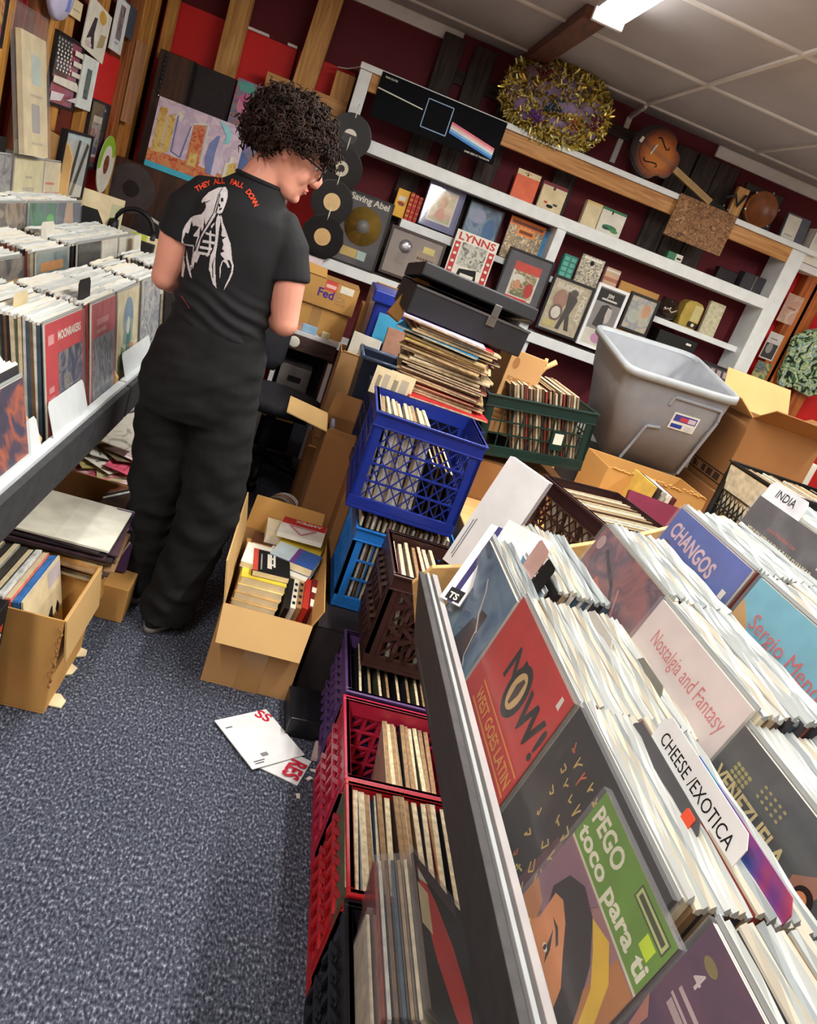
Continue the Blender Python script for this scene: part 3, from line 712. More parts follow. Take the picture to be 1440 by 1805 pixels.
for i in range(ptsn):
    a = 2 * math.pi * i / ptsn; k = 1 + .06 * math.sin(5 * a) + .04 * math.sin(9 * a + 1)
    sx = abs(math.cos(a)) ** .6 * (1 if math.cos(a) > 0 else -1); sz = abs(math.sin(a)) ** .6 * (1 if math.sin(a) > 0 else -1)
    po.append((.2 * k * sx, .23 * k * sz))
mb.prism(po, -.02, .03, TD, RX(90)).prism([(x * .8, y * .8) for x, y in po], .03, .05, TD, RX(90))
o = mb.build('wall_hanging', loc=(3.56, 5.44, 1.62), bevel=.012); tag(o, 'black and green marbled shaggy wall hanging at the right edge', 'wall hanging')

# chain of discs hanging at the unit's left end
VINYL = mat((20, 20, 23), .28, .12)
LB = [(K(60, 60, 64), 'top disc of the hanging chain, with grey label'), (K(206, 200, 178), 'second disc of the hanging chain, with a pale ring label'), (K(222, 190, 136), 'third disc of the hanging chain, with tan label'), (K(214, 176, 120), 'lowest disc of the hanging chain, beside the sleeve of the black shirt')]
dz = [1.872, 1.686, 1.487, 1.275]; dx = [-.04, -.035, -.03, -.025]
for i in range(4):
    t = thing('vinyl_record', LB[i][1], 'record', T(dx[i], 5.2 - .0015 * i, dz[i] - .13), 'discs hanging in a chain')
    Mx = T(0, 0, .13) @ RX(90 + (i % 2) * 2)
    rr = .13 if i != 3 else .136
    MB().lathe([(rr, -.001), (rr, .001), (rr * .96, .0014), (.05, .0012), (.004, .0012)], 44 if i != 3 else 11, VINYL, Mx, False).build('disc', t)
    MB().lathe([(.052 if i > 1 else .044, .0008), (.052 if i > 1 else .044, .0016), (.004, .0016)], 28, LB[i][0], Mx, False).build('label_sticker', t)
    if i == 0: MB().prism([(.036 * math.cos(a * .21), .012 + .028 * math.sin(a * .21)) for a in range(16)], .0016, .002, OFFW, Mx).build('label_print', t)
    if i == 1: MB().lathe([(.022, .0016), (.022, .002), (.012, .002)], 20, CHAR, Mx, False).build('label_print', t)
    MB().tube([(0, -.0015, .235), (0, -.004, .27), (0, .003, .315)], .004, 6, OFFW).build('tie', t)
# ------------------------------------------------------------------ record sleeves
LH = .312
SPINES = [mat(c, .6, .12, 40) for c in ((70, 52, 40), (196, 186, 160), (110, 84, 60), (48, 46, 52), (150, 130, 104), (126, 52, 44), (206, 204, 196), (60, 80, 96), (92, 96, 70), (34, 30, 30))]
TOPS = [mat(c, .3, .03) for c in ((184, 187, 184), (162, 167, 166), (186, 180, 164), (146, 153, 155))]
TOPS_GLARE = [mat(c, .3, .03) for c in ((234, 236, 232), (214, 218, 214), (236, 232, 216), (204, 208, 206))]  # same plastic as TOPS, paler: glare on the left browser put into the colour
_LP = {}
def lp_geo(mb, k, M, w, h, t, film):
    sp = SPINES[(k * 7 + k // 20) % len(SPINES)]; tp = (TOPS_GLARE if k >= 100 else TOPS)[k % 4]
    mb.box((-w / 2, 0, -t), (w / 2, h, 0), sp, M)
    if film:
        a = w / 2 + .002; z0, z1 = -t * .8, -t * .12
        # the gathered mouth of the outer sleeve: a low uneven ridge along the top
        nr = max(1, round(t / .0068)); n = 7
        for r_ in range(nr):
          vs = []; z1 = -t * (r_ + .06) / nr; z0 = -t * (r_ + .88) / nr; zm = (z0 + z1) / 2; ph = k * 1.7 + r_ * 2.6
          for i in range(n):
            x = -a + 2 * a * i / (n - 1); q = .003 * math.sin(ph + i * 2.1)
            vs += [(x, h - .002, z0), (x, h + .003, z0), (x, h + .009 + q * .8, zm + q * .35), (x, h + .003, z1), (x, h - .002, z1)]
          fs = [(i * 5 + j, i * 5 + j + 1, i * 5 + j + 6, i * 5 + j + 5) for i in range(n - 1) for j in range(4)] + [(4, 3, 2, 1, 0), tuple((n - 1) * 5 + j for j in range(5))]
          mb.add(vs, fs, tp, M)
    else:
        mb.box((-w / 2, h, -t * .9), (w / 2, h + .0008, -t * .1), mat((206, 190, 156), .8, .15, 60) if k % 3 else mat((150, 120, 84), .8, .15, 60), M)
    return mb
def lp_mesh(k, w=.318, h=LH, t=.005, film=True):
    """sleeve with a record in it: origin at the middle of the lower front edge, front towards +z"""
    key = (k, w, h, t, film)
    if key not in _LP:
        mb = lp_geo(MB(), k, None, w, h, t, film)
        o = mb.build('record_sleeve'); me = o.data; bpy.data.objects.remove(o); _LP[key] = me
    return _LP[key]

STUFF = MB()
def lp(k, M, label, group=None, name='record_sleeve', cat='record', **kw):
    o = bpy.data.objects.new(name, lp_mesh(k, **kw)); C.objects.link(o); o.matrix_world = M
    return tag(o, label, cat, group)

def frontM(side, x, y, z, lean, h=LH, yaw=0.0, roll=0.0):
    """matrix for a record whose top front edge is at (x, y centre, z); side 'R' faces -X, 'L' faces +X"""
    a = R(lean); s = 1 if side == 'R' else -1
    yd = Vector((s * math.sin(a), 0, math.cos(a))); xd = Vector((0, -s, 0))
    base = Vector((x, y, z)) - yd * h
    return basis(base, xd, yd) @ RZ(roll) if not yaw else T(*base) @ RZ(yaw) @ T(*(-base)) @ basis(base, xd, yd) @ RZ(roll)

def front_lp(side, x, y, z, lean, label, base, ops, w=.315, h=LH, spine=None, yaw=0.0, roll=0.0, film=True, name='record_sleeve', group=None, lip=True):
    """the record whose cover shows: cover with its print, clear outer sleeve"""
    M = frontM(side, x, y, z, lean, h, yaw, roll)
    t = thing(name, label, 'record', M, group)
    mb = MB().box((-w / 2, 0, -.005), (w / 2, h, 0), spine or OFFW)
    MM = T(-w / 2, 0, 0)
    mb.flat([(0, 0), (w, 0), (w, h), (0, h)], .0004, base, MM); mb.art(MM, w, h, ops, .0008, .00009)
    mb.build('cover', t)
    if film:
        f = MB().box((-w / 2 - .004, -.001, -.0062), (w / 2 + .004, h + .003, .0052), FILM)
        if lip: f.box((-w / 2 - .004, h + .003, -.004), (w / 2 + .004, h + .009, -.002), TOPS[1])
        f.build('plastic_sleeve', t)
    return t

rndp = random.Random(11)
def pile(side, x, y, z, lean, n, step, label, group, first=.007, dz=0.0, w=.318, t=.005, h=LH, film=True, jy=.006, jz=.006, ks=None, jl=1.2):
    s = 1 if side == 'R' else -1
    if film:
        nn = max(1, round(n * step / .0092)); step = n * step / nn; t = step * .93; n = nn
    for i in range(n):
        k = (ks[i % len(ks)] * 3 % 10 + 20 * rndp.randrange(2)) if ks else rndp.randrange(20)
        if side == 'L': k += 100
        M = frontM(side, x + s * (first + i * step), y + rndp.uniform(-jy, jy), z + dz * i + rndp.uniform(-jz, jz * .6), lean + rndp.uniform(-jl, jl) * .6, h, rndp.uniform(-1, 1))
        lp(k, M, label, group, w=w, h=h, t=round(t, 4), film=film) if label else lp_geo(STUFF, k, M, w, h, t, film)

# ------------------------------------------------------------------ left record browser
LIPW = mat((214, 220, 222), .4, .03); FASC = mat((58, 58, 62), .7, .12, 30)
LY0, LY1 = 1.3, 4.25
t = thing('record_browser', 'stepped record browser along the left wall, dark front with a white lip', 'record bin', T(-.9, (LY0 + LY1) / 2, 0))
ti = t.matrix_world.inverted()
for y0, y1 in ((LY0, 2.715), (2.735, LY1)):
    MB().box((-.50, y0, .585), (-.482, y1, .70), FASC, ti).build('front_panel', t, bevel=.002)
    MB().box((-.525, y0, .66), (-.501, y1, .712), LIPW, ti).build('lip', t, bevel=.002)
for i, (xa, xb, z) in enumerate(((-.80, -.5, .655), (-1.02, -.8, .69), (-1.14, -1.02, .78), (-1.31, -1.14, .9))):
    MB().box((xa, LY0, z - .02), (xb, LY1, z), PLY, ti).build('step', t)
    MB().box((xa - .01, LY0, z - .03), (xa, LY1, (z + .09)), PLY, ti).build('riser', t)
def divL(y, lab=None):
    pr = [(-.53, .66), (-.53, .72), (-.60, .79), (-.66, .81), (-.68, .8), (-.80, .86), (-1.0, .9), (-1.0, .66)]
    mb = MB(); mb.add([(x, y - .008, z) for x, z in pr] + [(x, y + .008, z) for x, z in pr], [tuple(range(8)), tuple(range(8, 16))[::-1]] + [(i, i + 8, (i + 1) % 8 + 8, (i + 1) % 8) for i in range(8)], KRAFT, ti)
    mb.build('divider', t, bevel=.003)
divL(2.725); divL(1.975); divL(3.5)
MB().box((-1.31, 3.97, .66), (-1.0, 3.985, 1.0), KRAFT, ti).build('divider', t)
pr = [(-1.31, .9), (-1.31, 1.36), (-1.22, 1.345), (-1.18, 1.32), (-1.16, 1.28), (-1.15, .9)]
mb = MB(); mb.add([(x, 3.93, z) for x, z in pr] + [(x, 3.945, z) for x, z in pr], [tuple(range(6)), tuple(range(6, 12))[::-1]] + [(i, i + 6, (i + 1) % 6 + 6, (i + 1) % 6) for i in range(6)], KRAFT, ti)
mb.build('end_panel', t, bevel=.003)
for y in (LY0 + .05, 2.75, LY1 - .05):
    MB().box((-1.3, y - .03, 0), (-1.24, y + .03, .66), CHAR, ti).build('leg', t); MB().box((-.76, y - .03, 0), (-.70, y + .03, .63), CHAR, ti).build('leg', t)

RC = K
front_lp('L', -.565, 1.70, .90, 14, 'dark blue and orange record cover at the left edge of the left browser', pic([(30, 24, 60), (60, 30, 70), (190, 90, 40), (40, 30, 80)], 9, 31), [])
pile('L', -.575, 1.70, .92, 14, 5, .022, 'record sleeve filed behind the dark blue and orange cover', 'records behind the dark blue cover')
REDC = RC(196, 40, 50)
front_lp('L', -.595, 2.205, .985, 12, 'red bordered record cover with a dark photograph in the left browser', REDC,
         [('r', pic([(24, 26, 50), (70, 76, 110), (150, 140, 130), (36, 36, 66)], 16, 12), .3, .06, .97, .72), ('t', OFFW, 'MOONRAKERS', .3, .83, .1, {'fit': .62}), ('p', RC(190, 170, 150), [(.45, .06), (.55, .3), (.7, .34), (.85, .2), (.9, .06)]), ('r', RC(220, 150, 150), .06, .82, .2, .9), ('r', RC(220, 150, 150), .06, .42, .18, .47), ('r', RC(220, 150, 150), .07, .34, .2, .38), ('l', RC(220, 130, 80), [(.05, .02), (.25, .22)], .014)], film=True)
pile('L', -.598, 2.205, .985, 12, 15, .0145, 'record sleeve in the thick pile behind the red bordered cover', 'records behind the red bordered cover', t=.0138)
front_lp('L', -.595, 2.585, .985, 11, 'pinkish red record cover over a grey photograph in the left browser', RC(190, 92, 96), [('r', pic([(120, 126, 140), (180, 184, 190), (90, 96, 110), (206, 204, 204)], 14, 41, stretch=(3, 1, 1)), .05, 0, .95, .66), ('r', RC(216, 150, 150), .2, .78, .7, .84), ('r', RC(216, 150, 150), .2, .7, .6, .74)], w=.27)
pile('L', -.6, 2.59, .985, 11, 10, .0195, None, None, t=.0185)
front_lp('L', -.595, 2.905, .985, 10, 'cream record cover with a blue arch and kneeling figures in the left browser', RC(226, 214, 176),
         [('e', RC(130, 160, 180), .5, .66, .24, .26), ('r', RC(150, 176, 176), .28, .4, .72, .66), ('p', RC(60, 130, 110), [(.4, .3), (.46, .66), (.56, .7), (.64, .5), (.6, .3)]), ('e', RC(226, 220, 206), .5, .6, .08, .1), ('p', RC(206, 140, 96), [(.55, .1), (.6, .4), (.78, .36), (.82, .1)]), ('p', RC(110, 150, 110), [(.14, .14), (.2, .4), (.34, .36), (.36, .12)]), ('p', OFFW, [(.38, .08), (.44, .3), (.56, .28), (.56, .08)])], w=.30)
pile('L', -.6, 2.905, .985, 10, 10, .0195, None, None, t=.0185)
front_lp('L', -.595, 3.27, .99, 10, 'pale grey blue record cover farther along the left browser, next to the arm', pic([(200, 206, 210), (120, 130, 150), (216, 214, 206), (90, 100, 130)], 11, 6), [])
pile('L', -.6, 3.27, .99, 10, 9, .021, None, None, t=.020)
pile('L', -.595, 3.75, .99, 10, 10, .021, None, None, t=.020)
# second row
front_lp('L', -.87, 2.16, 1.02, 9, 'dark record cover with gold lettering in the second row of the left browser', pic([(50, 44, 40), (96, 90, 84), (70, 66, 62)], 10, 2), [('r', RC(190, 156, 96), .05, .76, .95, .86)])
front_lp('L', -.87, 2.49, 1.02, 9, 'grey brown record cover left of the hat cover in the left browser', pic([(90, 80, 70), (150, 140, 124), (60, 60, 66), (40, 40, 46)], 8, 7), [('r', RC(206, 176, 120), .1, .68, .98, .8), ('t', RC(50, 44, 40), 'KS', .62, .69, .13)])
front_lp('L', -.87, 2.93, 1.02, 9, 'grey green record cover with an orange title and a dark figure in the left browser', pic([(110, 136, 136), (150, 166, 160), (90, 116, 120)], 7, 17), [('r', RC(206, 140, 70), .12, .8, .84, .9), ('p', RC(54, 48, 46), [(.3, 0), (.36, .42), (.56, .6), (.74, .5), (.8, 0)]), ('e', RC(170, 176, 180), .5, .56, .17, .14), ('e', RC(60, 54, 54), .56, .42, .13, .16)])
front_lp('L', -.87, 3.36, 1.03, 9, 'black record cover catching the light in the second row of the left browser', mat((40, 40, 38), .2, .2), [])
front_lp('L', -.87, 3.66, 1.03, 9, 'white record cover with a salmon square in the second row of the left browser', OFFW, [('r', RC(226, 130, 120), .1, .6, .6, .75), ('r', RC(206, 200, 196), .1, .3, .8, .34)], w=.25)
front_lp('L', -.87, 3.97, 1.03, 9, 'white record box lettered in grey at the end of the second row', OFFW, [('e', RC(150, 150, 150), .5, .6, .12, .2), ('r', RC(196, 196, 196), .3, .2, .7, .24)], w=.3)
for y, n, lb in ((2.16, 6, 'gold lettered dark cover'), (2.49, 6, 'grey brown cover'), (2.93, 7, 'grey green cover with the orange title'), (3.36, 6, 'black cover in the second row'), (3.66, 6, 'white cover with the salmon square'), (3.97, 6, 'white record box in the second row')):
    pile('L', -.875, y, 1.02, 9, n, .03, None, None, t=.029)
# third row
front_lp('L', -1.09, 3.10, 1.105, 7, 'brown toned record cover of figures in the third row of the left browser', pic([(120, 100, 84), (176, 160, 140), (90, 84, 80), (150, 150, 140)], 8, 23), [])
front_lp('L', -1.09, 3.45, 1.105, 7, 'blue green record cover lettered EVOLVE in the third row of the left browser', pic([(70, 110, 120), (110, 140, 140), (80, 150, 110), (60, 80, 96)], 7, 3), [('t', RC(226, 230, 226), 'EVOLVE', .1, .3, .24, {'fit': .8}), ('e', RC(110, 190, 110), .75, .75, .16, .12)])
front_lp('L', -1.09, 3.775, 1.105, 7, 'record cover with a large face in the third row of the left browser', RC(116, 122, 136), [('p', RC(206, 176, 150), [(.25, 0), (.22, .6), (.36, 1), (.62, 1), (.74, .5), (.7, 0)]), ('e', RC(90, 80, 84), .3, .45, .1, .14), ('e', RC(90, 80, 84), .64, .45, .1, .14), ('r', RC(60, 44, 44), .5, 0, 1, .2), ('e', RC(160, 90, 90), .46, .12, .12, .05)])
for y, n, lb in ((3.10, 5, 'brown toned cover of figures'), (3.45, 5, 'blue green cover in the third row'), (3.775, 5, 'large face cover')):
    pile('L', -1.095, y, 1.105, 7, n, .02, None, None, t=.019)
# back row
front_lp('L', -1.2, 3.55, 1.24, 5, 'pale yellow record cover in the back row of the left browser', RC(226, 218, 176), [('e', RC(226, 214, 120), .4, .3, .4, .14), ('r', RC(190, 180, 160), .3, .6, .7, .65), ('r', RC(190, 180, 160), .36, .76, .6, .79)])
front_lp('L', -1.2, 3.83, 1.24, 5, 'cream record cover with faint red writing in the back row', RC(228, 216, 186), [('r', RC(216, 130, 100), .1, .7, .6, .73), ('r', RC(216, 130, 100), .1, .56, .9, .6), ('r', INK, .2, .3, .24, .34), ('r', INK, .5, .3, .53, .36)], w=.22)
front_lp('L', -1.2, 3.2, 1.24, 5, 'grey and black record cover at the left edge of the back row', pic([(90, 90, 96), (170, 170, 170), (50, 50, 54)], 9, 4), [])
pile('L', -1.205, 3.6, 1.24, 5, 4, .02, None, None, t=.011)
for yy in (1.5, 1.83): pile('L', -.87, yy, 1.01, 9, 6, .03, None, None)
pile('L', -1.09, 2.75, 1.105, 7, 5, .02, None, None); pile('L', -1.09, 2.4, 1.10, 7, 5, .02, None, None); pile('L', -1.09, 2.05, 1.10, 7, 5, .02, None, None); pile('L', -1.2, 2.85, 1.24, 5, 4, .02, None, None)
# cards standing among the records
def card(side, x, y, z, w, h, lean, label, col=OFFW, txt=None, tsz=.5, below=.1, name='divider_card', roll=0.0, tcol=None, yaw=0.0, group=None, fit=None, corner=True):
    M = frontM(side, x, y, z, lean, h + below, yaw, roll); H = h + below
    c = min(.012, w * .1)
    mb = MB().prism([(-w / 2, 0), (w / 2, 0), (w / 2, H - c), (w / 2 - c, H), (-w / 2 + c, H), (-w / 2, H - c)], -.0012, 0, col, M)
    if txt: mb.text(txt, 0, H - h * .5 - tsz * h * .35, tsz * h, tcol or INK, M, .0005, False, 'c', 0, 1, fit)
    o = mb.build(name); return tag(o, label, 'card', group)
card('L', -.545, 2.17, .80, .30, .16, 20, 'white plastic card leaning on the lip in front of the red bordered cover', LIPW, below=.0)
card('L', -.545, 2.98, .79, .42, .10, 20, 'long white card leaning on the lip in front of the cream arch cover', LIPW, below=.0)
card('L', -.545, 1.72, .79, .44, .10, 20, 'long white card leaning on the lip at the left edge of the picture', LIPW, below=.0)
card('L', -.7, 2.17, 1.02, .1, .035, 6, 'small yellowed tab card standing in the pile behind the red bordered cover', CREAM, below=.15)
card('L', -.64, 2.5, 1.045, .12, .05, 8, 'clear and black tab card between the red bordered and pinkish covers', CHAR, below=.1)
card('L', -.99, 2.62, 1.09, .13, .05, 8, 'white tab card in front of the brown toned cover of figures', OFFW, below=.1)
card('L', -.985, 3.2, 1.075, .14, .05, 8, 'white tab card in front of the blue green cover', OFFW, below=.1)
card('L', -.83, 3.98, 1.05, .13, .04, 8, 'white tab card at the far end of the second row', OFFW, below=.1)
card('L', -1.22, 3.52, 1.30, .22, .05, 5, 'white index card with heavy black lettering in the back row', OFFW, below=.1)
card('L', -1.22, 3.28, 1.30, .1, .05, 5, 'black index card left of the lettered one in the back row', INK, below=.1)
card('L', -.62, 3.55, 1.02, .16, .03, 8, 'white tab card on the front row beside the elbow', OFFW, below=.1)

# ------------------------------------------------------------------ left wall: studs and pictures
def studL(y, wy, mt, label, x=-1.275, z0=0):
    o = MB().box((XL + .002, y - wy / 2, z0), (x, y + wy / 2, CEIL - .001), mt).build('wall_stud', bevel=.003); return tag(o, label, 'stud')
LEFTST = [(10, 40, .11, PINE, 'yellow timber stud at the top left corner of the wall'), (62, 90, .14, PINED, 'reddish timber stud behind the bagged paper on the left wall'), (92, 60, .1, PINE, 'yellow timber stud left of the flag picture'), (121, 45, .1, PINE, 'yellow timber stud behind the flag picture'),
          (165, 120, .1, PINE, 'yellow timber stud behind the white matted prints'), (222, 130, .1, PINED, 'brown timber stud right of the red panel on the left wall'), (247, 70, .1, PINE, 'yellow timber stud left of the thin hanging panel'), (268, 60, .09, PINE, 'timber stud in the far corner of the left wall')]
for u, v, wy, mt, lb in LEFTST: studL(P(u, v, x=-1.28).y, wy, mt, lb)
mb = MB()
for a, d, z0, z1 in ((4.55, 4.98, 1.0, 1.78), (3.55, 3.8, .9, 2.4), (5.15, 5.4, 1.0, 1.7)): mb.box((XL, a, z0), (XL + .012, d, z1), RED if a != 3.55 else REDD)
struct('trim_4', mb)
def LW(TL, BR, x=-1.262):
    a = P(*TL, x=x); b = P(*BR, x=x); y0, y1, z0, z1 = a.y, b.y, b.z, a.z
    return basis((x, y0, z0), (0, 1, 0), (0, 0, 1)), y1 - y0, z1 - z0
DARKF = BLACK
M, w, h = LW((103, 52), (127, 197))
STR = [mat((96, 44, 70), .5, .1), mat((222, 218, 218), .5, .04)]
ops = [('r', RC(176, 84, 110), 0, 0, 1, 1), ('r', RC(46, 44, 52), 0, .42, .62, 1)]
for i in range(9):
    for j in range(5):
        ops.append(('e', OFFW, .08 + j * .12 + (i % 2) * .03, .95 - i * .055, .03, .018))
ops += [('r', OFFW, .64, .82, .98, .9), ('r', OFFW, .64, .66, .98, .74), ('r', OFFW, .64, .5, .98, .57), ('p', OFFW, [(0, .4), (.3, .41), (.9, .42), (1, .36), (1, .28), (0, .3)]), ('p', RC(222, 214, 220), [(0, .16), (.5, .18), (.4, .06), (0, .02)]), ('p', RC(214, 206, 214), [(.6, .1), (1, .2), (1, .1)])]
framed('framed_flag', 'black framed picture of a striped flag hung upright on the left wall', 'picture', M, w, h, .012, DARKF, RC(176, 84, 110), ops)
M, w, h = LW((0, 26), (16, 100)); M = basis((-1.262, 2.95, 1.58), (0, 1, 0), (0, 0, 1))
framed('framed_print', 'small framed purple and yellow print at the top left edge', 'picture', M, .32, .27, .012, DARKF, pic([(120, 60, 110), (200, 120, 60), (226, 190, 70), (176, 60, 60), (90, 50, 120)], 14, 5), [('p', RC(236, 200, 80), [(.3, .7), (1, .7), (1, 1), (.3, 1)]), ('r', RC(196, 70, 60), .2, 0, 1, .2)])
def print_(name, label, TL, BR, col, ops, tilt=0.0, x=-1.258, cat='print', extra=0.0):
    M, w, h = LW(TL, BR, x); M = M @ RZ(tilt); o = MB().box((0, 0, -.004), (w, h + extra, 0), OFFW, M)
    o.flat([(0, 0), (w, 0), (w, h + extra), (0, h + extra)], .0004, col, M); o.art(M, w, h + extra, ops, .0008)
    return tag(o.build(name), label, cat)
print_('art_print', 'large white sketch print with dark figures and a yellow patch high on the left wall', (160, -12), (182, 104), OFFW,
       [('p', RC(60, 54, 60), [(.12, .2), (.3, .7), (.42, .72), (.4, .4), (.5, .12), (.36, .1), (.3, .3)]), ('e', RC(214, 170, 80), .62, .82, .16, .13), ('p', RC(176, 160, 120), [(.6, .2), (.66, .5), (.9, .56), (.86, .3)]), ('e', RC(206, 190, 186), .24, .14, .14, .06)], -4)
print_('matted_print', 'white matted print of a dark standing figure below the sketch print', (150, 95), (158, 197), RC(222, 230, 226), [('r', pic([(30, 44, 48), (90, 120, 116), (20, 26, 30)], 16, 8), .32, .2, .66, .78)], 0)
print_('matted_print', 'white matted photograph of a figure at the top of the left wall', (210, -8), (212, 98), RC(226, 230, 232), [('r', pic([(90, 80, 90), (150, 146, 150), (60, 60, 66)], 12, 9), .3, .24, .72, .9), ('r', RC(120, 120, 130), .3, .16, .6, .18)], 0)
print_('dark_picture', 'dark blue picture edge beside the white matted photograph at the top', (222, 0), (232, 72), RC(60, 80, 96), [], 0, x=-1.268)
M, w, h = LW((164, 172), (172, 300)); framed('framed_print', 'black framed narrow colour print on dark mount, left of the green disc', 'picture', M, w, h, .012, BLACK, CHAR, [('r', OFFW, .26, .08, .78, .8), ('r', pic([(176, 60, 70), (60, 80, 140), (190, 190, 190), (90, 60, 80)], 12, 12), .28, .2, .76, .7), ('r', RC(150, 40, 50), .26, .08, .78, .16), ('r', RC(236, 240, 240), .8, .9, .86, .94)])
M, w, h = LW((119, 228), (143, 352), -1.2)
framed('framed_display', 'framed white display holding three dark drumsticks', 'display', M, w, h, .01, BLACK, RC(226, 232, 230), [('p', RC(50, 52, 50), [(.06, .1), (.2, .1), (.2, .74), (.1, .74)]), ('p', RC(60, 64, 62), [(.34, .02), (.46, .02), (.62, .92), (.52, .92)]), ('p', RC(70, 76, 60), [(.5, .03), (.62, .03), (.96, .86), (.86, .9)])])
# green and white disc
yc = P(186, 290, x=-1.24); t = thing('vinyl_record', 'green and white split disc hung on the left wall', 'record', T(-1.24, yc.y, yc.z - .15) )
Mx = T(0, 0, .15) @ RY(90)
GREEN = RC(140, 190, 40)
mb = MB()
def half(a0, a1, r0, r1, mt):
    n = 20
    for i in range(n):
        a = R(a0 + (a1 - a0) * i / n); d = R(a0 + (a1 - a0) * (i + 1) / n)
        mb.add([(0, r0 * math.cos(a), r0 * math.sin(a)), (0, r1 * math.cos(a), r1 * math.sin(a)), (0, r1 * math.cos(d), r1 * math.sin(d)), (0, r0 * math.cos(d), r0 * math.sin(d))], [(0, 1, 2, 3)], mt, T(0.003, 0, .15))
half(20, 190, .1, .15, GREEN); half(190, 380, .1, .15, OFFW); half(-60, 120, .05, .1, OFFW); half(120, 300, .05, .1, OFFW)
mb.lathe([(.15, -.001), (.15, .001), (.004, .001)], 40, OFFW, Mx, False); mb.build('disc', t)
MB().lathe([(.05, .001), (.05, .0035), (.004, .0035)], 28, pic([(150, 70, 40), (110, 50, 36), (176, 110, 60)], 30, 2), Mx, False).build('label_sticker', t)
# bagged paper goods on the back row
t = thing('bagged_poster', 'rolled cream printed paper in a clear bag leaning on the left wall', 'paper', T(-1.16, 3.72, 1.24))
Mb = basis((.0, -.36, .02), (0, 1, 0), (-.2, .04, 1))
mb = MB().box((0, 0, -.02), (.26, .42, 0), CREAM, Mb); mb.art(Mb, .26, .42, [('r', RC(190, 204, 196), .36, .6, .76, .84), ('r', RC(176, 170, 166), .34, .2, .66, .44), ('r', RC(196, 186, 160), .3, .5, .8, .52), ('r', RC(196, 186, 160), .3, .1, .8, .12)])
mb.build('sheet', t); MB().box((-.04, 0, -.024), (.28, .5, .004), FILM, Mb).build('plastic_bag', t)
t = thing('thermometer', 'narrow white strip with a blue cap hung on a stud of the left wall', 'wall gauge', T(-1.262, P(226, 190, x=-1.262).y, P(222, 215, x=-1.262).z))
MB().box((0, -.03, 0), (.012, .03, .24), OFFW).box((.0125, -.02, .04), (.0135, .02, .1), RC(206, 206, 90)).build('strip', t); MB().box((0, -.026, .24), (.02, .026, .29), RC(50, 50, 110)).build('cap', t)
o = MB().box((-1.27, 0, 0), (-1.235, .11, .42), wood((176, 130, 96), (150, 104, 70), 'z')).build('thin_panel', loc=(0, 5.0, P(248, 226, x=-1.25).z)); tag(o, 'pinkish brown thin panel hung on the last stud of the left wall', 'panel')
t = thing('visor_hat', 'pale violet hat hung at the top of the left wall beside a torn sheet', 'hat', T(-1.24, P(98, 15, x=-1.24).y, P(98, 38, x=-1.24).z))
MB().lathe([(.15, 0), (.14, .02), (.09, .035), (.004, .04)], 36, RC(190, 186, 216), T(0, 0, .15) @ RY(90)).build('crown', t); MB().box((.03, .01, .05), (.042, .03, .28), RC(110, 130, 196)).build('stripe', t)
print_('paper_sheet', 'cream torn sheet beside the violet cap at the top of the left wall', (117, -15), (141, 38), CREAM, [('r', RC(150, 160, 120), .5, .4, .9, .46)], 0)
# ------------------------------------------------------------------ far left corner
t = thing('wooden_cabinet', 'tall dark walnut cabinet in the far left corner with a hanging chain latch', 'cabinet', T(-1.0, 5.3, 0))
MB().box((-.21, 0, 0), (.0, .25, 1.945), WALNUT).build('body', t, bevel=.004)
mb = MB()
for i in range(9): mb.tube([(-.17 + .006 * math.sin(i * 3), -.012, 1.93 - i * .024), (-.168, -.016, 1.91 - i * .024)], .007, 6, CHAR)
mb.build('chain', t); MB().ball((-.165, -.012, 1.70), .008, .008, .012, STEEL, None, 8).build('chain_end', t)
MB().box((-.012, -.008, 1.3), (.0, .0, 1.94), INK).build('door_edge', t)
t = thing('loudspeaker', 'black loudspeaker cabinet left of the abstract painting, under the pale post', 'loudspeaker', T(-.88, 5.3, 1.32))
MB().box((-.118, 0, 0), (.118, .175, .62), mat((34, 28, 32), .6, .1)).build('cabinet', t, bevel=.004)
MB().box((-.105, -.008, .02), (.105, .0, .6), mat((46, 40, 42), .9, .1, 80)).build('grille', t, bevel=.003)
o = MB().box((-1.0, 5.3, 0), (-.45, 5.48, 1.318), WALNUT).build('low_cabinet', bevel=.004); tag(o, 'low dark cabinet under the black loudspeaker, behind the city painting', 'cabinet')
ABS = pic([(96, 70, 84), (150, 120, 150), (70, 140, 150), (176, 90, 130), (130, 120, 70), (90, 110, 160), (140, 80, 110)], 9, 33, .5, 2.6)
t = thing('abstract_painting', 'swirling pink, teal and violet painting behind the curly hair', 'painting', leanM(-.75, 1.32, 5.24, 4))
MB().box((0, 0, -.02), (.46, .635, 0), ABS).art(T(0, 0, 0), .46, .635, [('e', RC(140, 130, 176), .22, .5, .16, .12), ('e', RC(206, 130, 160), .16, .78, .1, .09), ('e', RC(80, 170, 180), .28, .7, .05, .06), ('e', RC(96, 116, 170), .26, .3, .12, .1), ('p', RC(190, 100, 140), [(.05, .84), (.14, .9), (.3, .86), (.2, .76)]), ('p', RC(90, 160, 150), [(.0, .97), (.2, .99), (.3, .9), (.05, .9)])]).build('canvas', t)
PALE = pic([(206, 190, 206), (226, 206, 216), (196, 176, 200), (214, 200, 220)], 9, 2, .6)
BRK = pic([(186, 70, 50), (206, 110, 70), (214, 150, 90), (176, 60, 60)], 26, 4, .6)
YLB = pic([(206, 176, 70), (222, 196, 120), (186, 140, 60)], 20, 5, .6)
